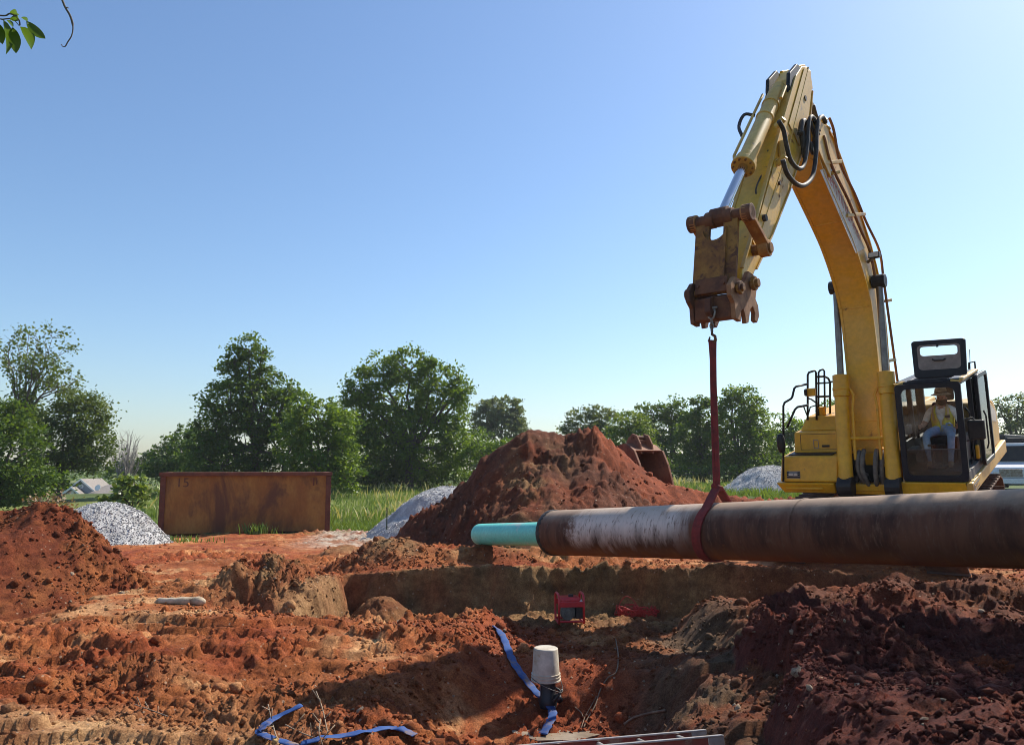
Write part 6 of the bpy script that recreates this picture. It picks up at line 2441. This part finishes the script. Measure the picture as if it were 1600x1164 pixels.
# ------------------------------------------------------------------ white lorry far right
def truck():
    Y = 42.0
    c = at(1592, 764, Y)
    t = empty('truck', (c.x, Y, c.z), R(-38))
    tag(t, 'white lorry with black load parked behind the excavator at the right edge', 'truck')
    t.location.z = c.z - 0.02

    def bx(nm, a, b, mat, bev=0.03, p=t):
        g = G()
        g.box(a, b)
        return g.build(nm, mat, p, bev)
    # local: -y forward, x to the truck's left (seen side)
    g = G()
    g.hexa([(-1.0, -3.2, 0.62), (1.0, -3.2, 0.62), (1.05, -1.5, 0.7), (-1.05, -1.5, 0.7)], [(-0.78, -3.1, 1.18), (0.78, -3.1, 1.18), (0.9, -1.5, 1.45), (-0.9, -1.5, 1.45)])
    hd = g.build('hood', 'truck_white', t, 0.10, seg=3)
    bx('grille', (-0.5, -3.24, 0.7), (0.5, -3.17, 1.1), 'steel', 0.02, hd)
    for s in (-1, 1):
        bx('headlight', (s * 0.62 - 0.16, -3.235, 0.80), (s * 0.62 + 0.16, -3.16, 0.98), 'lamp_glass', 0.03, hd)
    bx('bumper', (-1.15, -3.35, 0.35), (1.15, -3.1, 0.62), 'truck_white')
    g = G()
    g.hexa([(-1.05, -1.5, 0.7), (1.05, -1.5, 0.7), (1.05, 0.3, 0.7), (-1.05, 0.3, 0.7)], [(-0.95, -1.15, 2.45), (0.95, -1.15, 2.45), (0.95, 0.3, 2.5), (-0.95, 0.3, 2.5)])
    cb = g.build('cab', 'truck_white', t, 0.06, seg=3)
    g = G()
    g.extr([(-0.85, -1.42, 1.5), (0.85, -1.42, 1.5), (0.8, -1.23, 2.3), (-0.8, -1.23, 2.3)], (0, -0.02, 0))
    g.build('windscreen', 'black_paint', cb)
    g = G()
    g.extr([(1.02, -1.1, 1.55), (1.02, -0.2, 1.55), (0.985, -0.2, 2.25), (0.985, -0.95, 2.25)], (0.02, 0, 0))
    g.build('side_window', 'black_paint', cb)
    g = G()
    g.tube([(1.1, 0.1, 0.8), (1.16, 0.1, 0.9), (1.12, 0.1, 1.9)], 0.025, 6)
    g.build('grab_handle', 'chrome', cb)
    g = G()
    g.tube([(1.0, -1.2, 2.0), (1.35, -1.3, 2.0)], 0.02, 6)
    mr = g.build('mirror_arm', 'chrome', cb)
    bx('mirror', (1.28, -1.36, 1.5), (1.45, -1.24, 2.0), 'truck_white', 0.02, mr)
    bx('chassis', (-0.45, -3.0, 0.55), (0.45, 6.0, 0.8), 'black_paint')
    bx('fuel_tank', (0.6, -0.6, 0.3), (1.1, 0.6, 0.75), 'chrome', 0.08)
    bx('step', (0.62, -1.3, 0.28), (1.08, -0.7, 0.4), 'chrome', 0.02)
    bx('flat_deck', (-1.2, 0.9, 0.95), (1.2, 6.2, 1.12), 'black_paint')
    bx('headboard', (-1.1, 0.5, 0.9), (1.1, 0.75, 2.3), 'black_paint')
    g = G()
    g.beam((-0.6, -0.9, 2.75), (0.6, 3.0, 2.75), 0.5, 0.35)
    g.beam((-0.9, -0.3, 2.62), (0.95, -0.3, 2.62), 0.9, 0.25)
    g.build('black_load', 'black_paint', t, 0.05)
    for y in (-2.35, 2.6, 4.1):
        for s in (-1, 1):
            g = G()
            g.lathe([(0.28, -0.15), (0.5, -0.15), (0.53, -0.08), (0.53, 0.08), (0.5, 0.15), (0.28, 0.15), (0.28, -0.15)], 28, (s * 1.0, y, 0.53), (1, 0, 0))
            w = g.build('wheel', 'tyre', t, 0, 'auto')
            g = G()
            g.lathe([(0, 0.05), (0.12, 0.08), (0.27, 0.02), (0.285, 0.1)], 20, (s * 1.0, y, 0.53), (s, 0, 0))
            g.build('rim', 'steel', w)
    g = G()
    for s in (-1, 1):
        arc = [(s * 1.0, -2.35 + 0.65 * math.cos(a), 0.53 + 0.65 * math.sin(a)) for a in [R(20 + 140 * k / 8) for k in range(9)]]
        for a, b in zip(arc[:-1], arc[1:]):
            g.beam(a, b, 0.4, 0.04)
    g.build('fender', 'truck_white', t, 0.01)


truck()
# ------------------------------------------------------------------ foliage
def leaf_quads(pos, size, rg, upb=0.35, asp=0.62):
    n = len(pos)
    nrm = rg.normal(size=(n, 3))
    nrm[:, 2] = np.abs(nrm[:, 2]) + upb
    nrm /= np.linalg.norm(nrm, axis=1)[:, None]
    t = rg.normal(size=(n, 3))
    t -= nrm * (t * nrm).sum(1)[:, None]
    t /= np.linalg.norm(t, axis=1)[:, None]
    b = np.cross(nrm, t)
    L = size[:, None]
    v = np.stack([pos - t * L * 0.5, pos + b * L * asp * 0.5 - nrm * L * 0.06, pos + t * L * 0.5 - nrm * L * 0.1, pos - b * L * asp * 0.5 - nrm * L * 0.06], 1)
    f = np.arange(n * 4).reshape(n, 4)
    return v.reshape(-1, 3), f


def limb(g, a, b, r0, r1, rs, wob=0.12, n=6):
    a, b = Vector(a), Vector(b)
    L = (b - a).length
    pts, rr = [], []
    for k in range(n + 1):
        t = k / n
        w = math.sin(t * math.pi) * wob * L
        pts.append(a.lerp(b, t) + Vector((rs.uniform(-1, 1) * w * 0.5, rs.uniform(-1, 1) * w * 0.5, w * 0.35)))
        rr.append(r0 + (r1 - r0) * t)
    g.tube(pts, rr, 6)
    return pts


def tree(name, label, Y, tx, ells, mat, leaf=0.20, lai=3.2, seed=1, cat='tree', tr=0.22, group=None, depth=0.85, spread=0.42, trunk_mat='bark', yj=0.5, gz_=None, shell=0.55, branches=3):
    rg = np.random.default_rng(seed)
    rs = random.Random(seed)
    s = Y / FPX
    bx_ = at(tx, 760, Y).x
    zg = float(base_z(np.array([bx_]), np.array([Y]))[0]) if gz_ is None else gz_
    root = empty(name, (bx_, Y, zg))
    tag(root, label, cat, group)
    base = Vector((bx_, Y, zg))
    P = []
    g = G()
    cents = []
    for (cx, cy, rx, ry) in ells:
        c = at(cx, cy, Y + rs.uniform(-yj, yj)) - base
        a, b = rx * s, ry * s
        dp = depth * 0.5 * (a + b)
        cents.append((c, a, b))
        area = math.pi * a * b
        nl = max(40, int(1.35 * lai * area / (leaf * leaf * 0.31)))
        per = 26
        nc_ = max(4, nl // per)
        d = rg.normal(size=(nc_, 3))
        d /= np.linalg.norm(d, axis=1)[:, None]
        r = shell + (1 - shell) * rg.random(nc_) ** 0.6
        r *= 0.86 + 0.28 * rg.random(nc_)
        cc = np.array(c)[None] + d * r[:, None] * np.array([a, dp, b])[None]
        crs = spread * (0.55 + 0.9 * rg.random(nc_))
        m = rg.poisson(per, nc_)
        ids = np.repeat(np.arange(nc_), m)
        q = rg.normal(size=(len(ids), 3)) * 0.5
        q[:, 2] *= 0.6
        p = cc[ids] + q * crs[ids][:, None]
        p[:, 2] = np.maximum(p[:, 2], 0.05)
        P.append(p)
        for k in rg.integers(0, nc_, min(nc_, branches)):
            limb(g, c * 1.0 + Vector((0, 0, -b * 0.3)), cc[k], 0.05 * tr / 0.22, 0.012, rs, 0.1, 4)
    P = np.concatenate(P)
    v, f = leaf_quads(P, leaf * (0.6 + 0.8 * rg.random(len(P))), rg)
    top = max(cents, key=lambda q: q[0].z)[0]
    fork = Vector((top.x * 0.25, top.y * 0.25, max(0.6, top.z * 0.35)))
    limb(g, (0, 0, -0.2), fork, tr, tr * 0.75, rs, 0.04)
    for c, a, b in cents:
        limb(g, fork * rs.uniform(0.6, 1.0), c + Vector((0, 0, -b * 0.25)), tr * 0.5, 0.05, rs, 0.08)
    g.build('trunk', trunk_mat, root, 0, True)
    np_mesh('crown', v, f, mat, False, root)
    return root


# a big tree just outside the frame on the right: it shades the near bank
tree('tree', 'big tree just outside the right edge whose shade covers the near bank', 11.7, 2180, [(1830, 60, 150, 120), (1820, 180, 140, 80), (2050, 50, 220, 160), (2300, 40, 240, 180), (2180, -120, 200, 140), (1960, -40, 150, 120), (2180, 200, 210, 110), (2350, 200, 160, 110)], 'leaf_mid', 0.2, 1.6, 590, tr=0.24, depth=1.0, spread=0.6, yj=1.3, gz_=0.0, shell=0.3)
WOOD = 'trees standing round the meadow'
tree('tree', 'dense green tree at the left edge in front of the bare topped tree', 38, -5, [(18, 705, 48, 55), (-10, 660, 38, 45), (40, 750, 44, 34), (-50, 720, 50, 60), (25, 650, 22, 25), (5, 770, 40, 22)], 'leaf_dark', 0.17, 3.4, 601, tr=0.2, group=WOOD)
tree('tree', 'loose olive green tree beside the bare topped tree, above the house', 46, 92, [(128, 655, 40, 42), (150, 705, 26, 38), (108, 625, 24, 22), (85, 695, 42, 45), (120, 715, 40, 22), (142, 640, 20, 24), (60, 665, 30, 35), (160, 660, 10, 14)], 'leaf_olive', 0.17, 3.2, 602, tr=0.2, group=WOOD, spread=0.55)
tree('tree', 'large dark irregular tree rising behind the rusty dumpster', 52, 400, [(388, 540, 22, 22), (408, 556, 15, 15), (366, 560, 16, 22), (375, 585, 38, 30), (415, 600, 28, 30), (360, 630, 44, 44), (408, 640, 50, 45), (455, 608, 13, 18), (440, 640, 30, 34), (335, 665, 28, 38), (380, 700, 68, 50), (312, 690, 20, 28), (440, 700, 40, 45), (345, 720, 60, 36)], 'leaf_dark', 0.21, 3.0, 603, tr=0.32, group=WOOD, branches=5)
tree('tree', 'bright green walnut like tree leaning over the right end of the dumpster', 47, 505, [(498, 648, 40, 30), (470, 632, 22, 20), (525, 670, 36, 34), (490, 695, 46, 40), (535, 715, 28, 34), (500, 735, 50, 30), (545, 745, 24, 22), (455, 690, 26, 40)], 'leaf_mid', 0.20, 3.0, 604, tr=0.24, group=WOOD, branches=4)
tree('tree', 'broad round topped tree in the middle of the skyline', 56, 640, [(640, 572, 40, 28), (600, 582, 34, 32), (678, 592, 36, 32), (566, 605, 30, 34), (716, 590, 9, 18), (712, 612, 22, 20), (625, 625, 66, 48), (685, 640, 46, 46), (565, 650, 40, 44), (640, 680, 80, 48), (710, 690, 30, 40), (590, 710, 56, 44), (660, 722, 62, 34), (732, 605, 6, 8)], 'leaf_mid', 0.22, 2.9, 605, tr=0.36, group=WOOD, branches=5)
tree('tree', 'hazy blue green tree far behind, left of the spoil mound', 92, 785, [(785, 638, 36, 20), (762, 652, 26, 28), (806, 658, 16, 24), (785, 668, 38, 24)], 'leaf_grey', 0.30, 4.5, 606, tr=0.3, group=WOOD)
tree('shrub', 'low bright green thicket at the foot of the broad round tree', 54, 760, [(752, 702, 28, 18), (785, 700, 26, 14), (735, 720, 26, 18), (812, 705, 22, 12)], 'leaf_mid', 0.2, 3.0, 607, 'shrub', 0.06, 'shrubs at the wood edge')
tree('tree', 'grey green tree just right of the spoil mound peak', 66, 925, [(912, 660, 28, 22), (940, 652, 26, 20), (925, 685, 42, 26), (890, 672, 14, 14)], 'leaf_grey', 0.24, 3.0, 608, tr=0.22, group=WOOD)
tree('tree', 'sunlit yellow green tree behind the loose digging bucket', 58, 985, [(982, 662, 24, 22), (1002, 676, 26, 24), (965, 688, 28, 24), (995, 705, 36, 24)], 'leaf_bright', 0.2, 3.0, 609, tr=0.18, group=WOOD)
tree('tree', 'dark tree behind the yellow green tree', 68, 1045, [(1020, 648, 30, 18), (1052, 644, 28, 20), (1035, 672, 42, 30), (1070, 660, 24, 26), (1060, 700, 50, 34)], 'leaf_dark', 0.24, 3.0, 610, tr=0.25, group=WOOD)
tree('tree', 'dark tree directly behind the sling', 62, 1098, [(1092, 636, 20, 18), (1104, 652, 28, 26), (1085, 680, 34, 34), (1110, 700, 40, 36), (1095, 725, 50, 20)], 'leaf_dark', 0.22, 3.0, 611, tr=0.25, group=WOOD)
tree('tree', 'tall leafy tree right of the sling, left of the excavator', 60, 1155, [(1140, 622, 18, 18), (1163, 626, 26, 22), (1182, 634, 12, 12), (1150, 652, 40, 30), (1180, 665, 28, 30), (1150, 690, 48, 34), (1195, 700, 34, 32), (1160, 722, 60, 20)], 'leaf_mid', 0.21, 3.0, 612, tr=0.28, group=WOOD, branches=4)
tree('tree', 'green tree behind the excavator tool boxes', 64, 1235, [(1222, 668, 24, 20), (1250, 672, 28, 20), (1235, 700, 46, 30), (1280, 690, 40, 26), (1300, 645, 22, 20), (1310, 670, 34, 30)], 'leaf_mid', 0.22, 3.0, 613, tr=0.22, group=WOOD)
tree('tree', 'pale feathery tree right of the cab, above the truck', 62, 1600, [(1588, 636, 30, 20), (1572, 655, 14, 20), (1610, 660, 30, 30), (1590, 684, 26, 26), (1640, 650, 36, 36), (1562, 634, 8, 8)], 'leaf_grey', 0.22, 1.7, 614, tr=0.25, group=WOOD, spread=0.5)
tree('shrub', 'big leaved bright shrub in sun left of the dumpster', 33, 208, [(212, 752, 22, 14), (190, 768, 22, 18), (228, 768, 18, 18), (208, 785, 36, 18), (175, 780, 14, 14)], 'leaf_shrub', 0.26, 2.6, 615, 'shrub', 0.05, 'shrubs at the wood edge', spread=0.35)
tree('shrub', 'dark low bushes left of the large dark tree', 60, 260, [(258, 722, 26, 14), (285, 700, 20, 22), (240, 735, 24, 12), (300, 720, 24, 22), (275, 740, 40, 14)], 'leaf_dark', 0.22, 3.0, 616, 'shrub', 0.08, 'shrubs at the wood edge')
tree('shrub', 'brown dry brush between the red clay pile and the house', 30, 95, [(85, 788, 22, 9), (65, 782, 18, 9), (102, 792, 12, 6)], 'dry_brush', 0.14, 2.0, 617, 'shrub', 0.03, 'shrubs at the wood edge')
tree('shrub', 'dark undergrowth under the left trees', 44, 60, [(40, 762, 50, 18), (95, 752, 22, 12), (0, 775, 50, 16)], 'leaf_dark', 0.2, 3.0, 618, 'shrub', 0.06, 'shrubs at the wood edge')
tree('shrub', 'undergrowth under the broad round tree', 57, 650, [(600, 745, 40, 16), (650, 748, 50, 14), (700, 742, 44, 16), (560, 750, 40, 14)], 'leaf_dark', 0.2, 3.0, 619, 'shrub', 0.06, 'shrubs at the wood edge')
tree('shrub', 'undergrowth along the wood edge behind the sling', 58, 1100, [(1010, 730, 40, 16), (1070, 738, 50, 12), (1130, 738, 50, 12), (1190, 730, 40, 16), (960, 720, 40, 20), (1240, 728, 40, 16), (1300, 715, 50, 24), (1380, 712, 50, 24)], 'leaf_dark', 0.2, 3.0, 620, 'shrub', 0.06, 'shrubs at the wood edge')

tree('tree', 'dark tree filling the gap between the large dark tree and the broad round tree', 66, 555, [(545, 668, 30, 34), (560, 700, 40, 40), (530, 640, 20, 24), (560, 735, 50, 24)], 'leaf_dark', 0.25, 2.8, 631, tr=0.22, group=WOOD)
tree('tree', 'dark spreading tree low behind the grey leafless bush', 74, 265, [(250, 715, 26, 20), (285, 690, 26, 30), (230, 728, 34, 16), (310, 700, 30, 36), (275, 730, 46, 20), (195, 735, 30, 14)], 'leaf_dark', 0.27, 2.8, 632, tr=0.22, group=WOOD)
tree('tree', 'dark low tree between the broad round tree and the far hazy tree', 72, 745, [(745, 690, 24, 26), (770, 705, 34, 18), (810, 700, 30, 16), (850, 700, 34, 16)], 'leaf_dark', 0.27, 2.8, 633, tr=0.18, group=WOOD)


# bare-topped tree: ivy-clad stem and a fan of thin branches with sparse leaves
def bare_tree():
    Y = 43.0
    rg = np.random.default_rng(640)
    rs = random.Random(640)
    b0 = at(36, 770, Y)
    zg = float(base_z(np.array([b0.x]), np.array([Y]))[0])
    base = Vector((b0.x, Y, zg))
    root = empty('tree', base)
    tag(root, 'tall half bare tree with a fan of thin branches at the far left', 'tree', WOOD)
    q = lambda px, py, dy=0.0: at(px, py, Y + dy) - base
    g = G()
    fork = q(36, 665)
    limb(g, (0, 0, -0.2), fork, 0.24, 0.16, rs, 0.03)
    tips = [(12, 540), (28, 528), (45, 524), (60, 532), (75, 548), (92, 556), (98, 580), (20, 568), (66, 575), (88, 600), (104, 608), (118, 596), (5, 545), (52, 556), (82, 528)]
    P = []
    for px, py in tips:
        m = q(36 + (px - 40) * 0.35, 620 + rs.uniform(-12, 12), rs.uniform(-1, 1))
        e = q(px, py, rs.uniform(-1.5, 1.5))
        limb(g, fork.lerp(m, 0.1), m, 0.09, 0.05, rs, 0.05)
        pts = limb(g, m, e, 0.045, 0.012, rs, 0.06)
        for k in range(9):
            a = pts[rs.randrange(2, len(pts))]
            t = a + Vector((rs.uniform(-.8, .8), rs.uniform(-.8, .8), rs.uniform(0.0, .8)))
            limb(g, a, t, 0.014, 0.006, rs, 0.05, 3)
            if rs.random() < 0.75:
                P.append(np.array(t)[None] + rg.normal(size=(rs.randint(8, 34), 3)) * 0.2)
    for k in range(60):
        c = q(rs.uniform(24, 52), rs.uniform(610, 690), rs.uniform(-.5, .5))
        P.append(np.array(c)[None] + rg.normal(size=(30, 3)) * 0.28)
    P = np.concatenate(P)
    g.build('trunk', 'bark', root, 0, True)
    v, f = leaf_quads(P, 0.19 * (0.6 + 0.8 * rg.random(len(P))), rg)
    np_mesh('crown', v, f, 'leaf_olive', False, root)
    # grey dead bush
    b1 = at(195, 745, 60)
    zz = float(base_z(np.array([b1.x]), np.array([60.0]))[0])
    rt = empty('dead_bush', (b1.x, 60, zz))
    tag(rt, 'grey leafless bush above the house roof', 'shrub', 'shrubs at the wood edge')
    g = G()
    for k in range(46):
        e = at(rs.uniform(172, 222), rs.uniform(680, 725), 60 + rs.uniform(-1, 1)) - Vector((b1.x, 60, zz))
        pts = limb(g, (0, 0, 0), e, 0.05, 0.012, rs, 0.05)
        for j in range(8):
            a = pts[rs.randrange(2, len(pts))]
            limb(g, a, a + Vector((rs.uniform(-.5, .5), rs.uniform(-.5, .5), rs.uniform(0, .7))), 0.014, 0.006, rs, 0.05, 2)
    g.build('branches', 'grey_twig', rt, 0, False)


bare_tree()

# far woodland closing the horizon: reads as one mass
rg = np.random.default_rng(700)
n = 46000
th = rg.uniform(-1.0, 1.0, n)
x = th * 210
y = 155 + rg.normal(size=n) * 6
topz = 4.2 + 3.0 * fbm(x * 0.05, x * 0 + 1, 701, 4) * 2
z = base_z(x, y) + rg.random(n) ** 0.8 * (topz * 1.35 + 1.0)
v, f = leaf_quads(np.stack([x, y, z], -1), 0.65 * (0.6 + 0.8 * rg.random(n)), rg)
o = np_mesh('far_woodland', v, f, 'leaf_dark')
tag(o, 'distant belt of dark woodland closing the horizon', 'woodland', kind='stuff')


# ------------------------------------------------------------------ grass
def blades(x, y, z, h, w, rg):
    n = len(x)
    a = rg.random(n) * 2 * np.pi
    ca, sa = np.cos(a) * w, np.sin(a) * w
    ln = rg.normal(size=(n, 2)) * 0.28 * h[:, None]
    p0 = np.stack([x - ca, y - sa, z - 0.02], -1)
    p1 = np.stack([x + ca, y + sa, z - 0.02], -1)
    p2 = np.stack([x + ca * 0.6 + ln[:, 0] * 0.4, y + sa * 0.6 + ln[:, 1] * 0.4, z + h * 0.6], -1)
    p3 = np.stack([x + ln[:, 0], y + ln[:, 1], z + h], -1)
    v = np.stack([p0, p1, p2, p3], 1).reshape(-1, 3)
    return v, np.arange(n * 4).reshape(n, 4)


def grass(name, label, n, seed, xr, yr, hr, w, mat, patch=0.0, zf=None):
    rg = np.random.default_rng(seed)
    y = yr[0] + (yr[1] - yr[0]) * rg.random(n) ** 1.4
    x = xr[0] + (xr[1] - xr[0]) * rg.random(n)
    x = x * y / yr[1]
    k = fbm(x * 0.5, y * 0.5, seed, 4) > patch - 0.5 * ss(yr[0], yr[0] + 3, y) * 0
    x, y = x[k], y[k]
    z = np.where(y < 33.5, ground_z(x, np.minimum(y, 33.5)), base_z(x, y))
    h = hr[0] + (hr[1] - hr[0]) * rg.random(len(x)) * (0.7 + fbm(x * 0.3, y * 0.3, seed + 1, 3))
    v, f = blades(x, y, z, np.maximum(h, 0.05), w * (0.6 + 0.8 * rg.random(len(x))), rg)
    tag(np_mesh(name, v, f, mat), label, 'grass', kind='stuff')


grass('meadow_grass', 'tall green meadow grass between the dumpster and the trees', 80000, 801, (-30, 34), (27.5, 62), (0.10, 0.38), 0.015, 'grass_blade', -0.35)
grass('seed_heads', 'pale seed heads and white flowers in the meadow', 5000, 802, (-30, 34), (32, 62), (0.4, 0.8), 0.022, 'grass_head', 0.05)


def tuft(px, py, n, hh, rad, label):
    p = hit(px, py)
    rg = np.random.default_rng(px)
    x, y = p.x + rg.normal(size=n) * rad, p.y + rg.normal(size=n) * rad * 0.6
    z = ground_z(x, y)
    v, f = blades(x, y, z, hh * (0.35 + 0.65 * rg.random(n)), 0.022 + 0 * x, rg)
    tag(np_mesh('weed_tuft', v, f, 'grass_blade'), label, 'weed', 'weeds at the foot of the dumpster', 'stuff')


tuft(484, 826, 240, 0.85, 0.33, 'tall green weed clump against the right end of the dumpster')
tuft(405, 834, 120, 0.40, 0.25, 'low green weed at the foot of the middle of the dumpster')
tuft(290, 845, 90, 0.22, 0.5, 'thin grass in front of the left end of the dumpster')
tuft(218, 848, 120, 0.28, 0.35, 'grass at the foot of the left gravel heap')


# ------------------------------------------------------------------ leaves and twig hanging into the picture top left
LY = 2.7
lb_ = empty('leafy_branch', at(-60, 10, LY))
tag(lb_, 'small branch with green leaves hanging into the top left corner', 'branch')
o0 = Vector(lb_.location)
g = G()
for pts, r in (([(-260, -120, 0.1), (-60, 12, 0.0), (-10, 23, 0.0), (8, 25, 0), (15, 22, 0), (25, 26, 0.0), (30, 33, 0.0), (31, 40, 0)], 0.0028), ([(-60, 12, 0), (-5, 29, 0.02), (10, 30, 0.02), (18, 29, 0.02)], 0.0022), ([(18, 30, 0), (24, 34, 0.0), (30, 41, 0.0)], 0.0014), ([(-40, 20, 0), (-8, 28, 0.01), (6, 32, 0.02)], 0.0016)):
    g.tube(spline([at(px, py, LY + dy) - o0 for px, py, dy in pts], 5), r, 6)
g.build('twig', 'bark', lb_, 0, True)


def leaf(p0, p1, w, twist, fold=0.35, nm='leaf'):
    a, b = at(*p0, LY + twist * 0.03) - o0, at(*p1, LY - twist * 0.03) - o0
    d = b - a
    L = d.length
    d.normalize()
    s = d.cross(Vector((0, 1, 0))).normalized()
    s = (Matrix.Rotation(twist, 3, d) @ s)
    nrm = s.cross(d)
    vs, fs = [], []
    n = 9
    for i in range(n + 1):
        t = i / n
        ww = w * (math.sin(math.pi * t ** 0.85) ** 0.8) * LY / FPX if 0 < t < 1 else 0.0
        c = a + d * (L * t) + nrm * (L * 0.10 * math.sin(math.pi * t))
        vs += [c - s * ww + nrm * ww * fold, c, c + s * ww + nrm * ww * fold]
    for i in range(n):
        for j in range(2):
            fs.append((i * 3 + j, i * 3 + j + 1, (i + 1) * 3 + j + 1, (i + 1) * 3 + j))
    g = G()
    g.add(vs, fs)
    o = g.build(nm, 'leaf_near', lb_, 0, True)
    return o


for a, b, w, t in (((5, 31), (9, 86), 9, 0.3), ((20, 43), (25, 84), 9, -0.5), ((31, 42), (49, 78), 11, 0.5), ((41, 33), (71, 61), 8, -0.3), ((-4, 36), (4, 70), 8, -0.6), ((10, 32), (18, 50), 5, 0.9), ((33, 28), (42, 38), 4, 1.0), ((14, 22), (27, 22), 5, 1.1), ((15, 31), (28, 26), 5, 0.6), ((-20, 30), (-14, 80), 10, 0.2)):
    leaf(a, b, w, t)
g = G()
tw0 = at(97, 0, LY)
g.tube(spline([at(px, py, LY) - tw0 for px, py in ((60, -80), (86, -24), (97, 0), (102, 12), (110, 26), (114, 42), (112, 56), (106, 66), (102, 73), (98, 73), (96, 70))], 4), [0.004] * 20 + [0.0022] * 12 + [0.0016] * 9, 6)
g.tube([at(102, 12, LY) - tw0, at(107, 13, LY) - tw0], 0.002, 5)
tag(g.build('bare_twig', 'bark', None, 0, True, loc=tw0), 'bare curved twig hanging down in the top left sky', 'twig')

# ------------------------------------------------------------------ thin summer haze
hz = G()
hz.box((-260, -90, -6.5), (260, 230, 16))
ho = hz.build('haze', 'trim')
ho.data.materials.clear()
hm = bpy.data.materials.new('haze')
hm.use_nodes = True
hn = hm.node_tree
hn.nodes.clear()
hv = hn.nodes.new('ShaderNodeVolumePrincipled')
hv.inputs['Color'].default_value = (0.86, 0.92, 1.0, 1)
hv.inputs['Density'].default_value = 0.00035
hv.inputs['Anisotropy'].default_value = 0.2
hout = hn.nodes.new('ShaderNodeOutputMaterial')
hn.links.new(hv.outputs[0], hout.inputs['Volume'])
ho.data.materials.append(hm)
tag(ho, 'thin pale summer haze in the air', 'haze', kind='stuff')
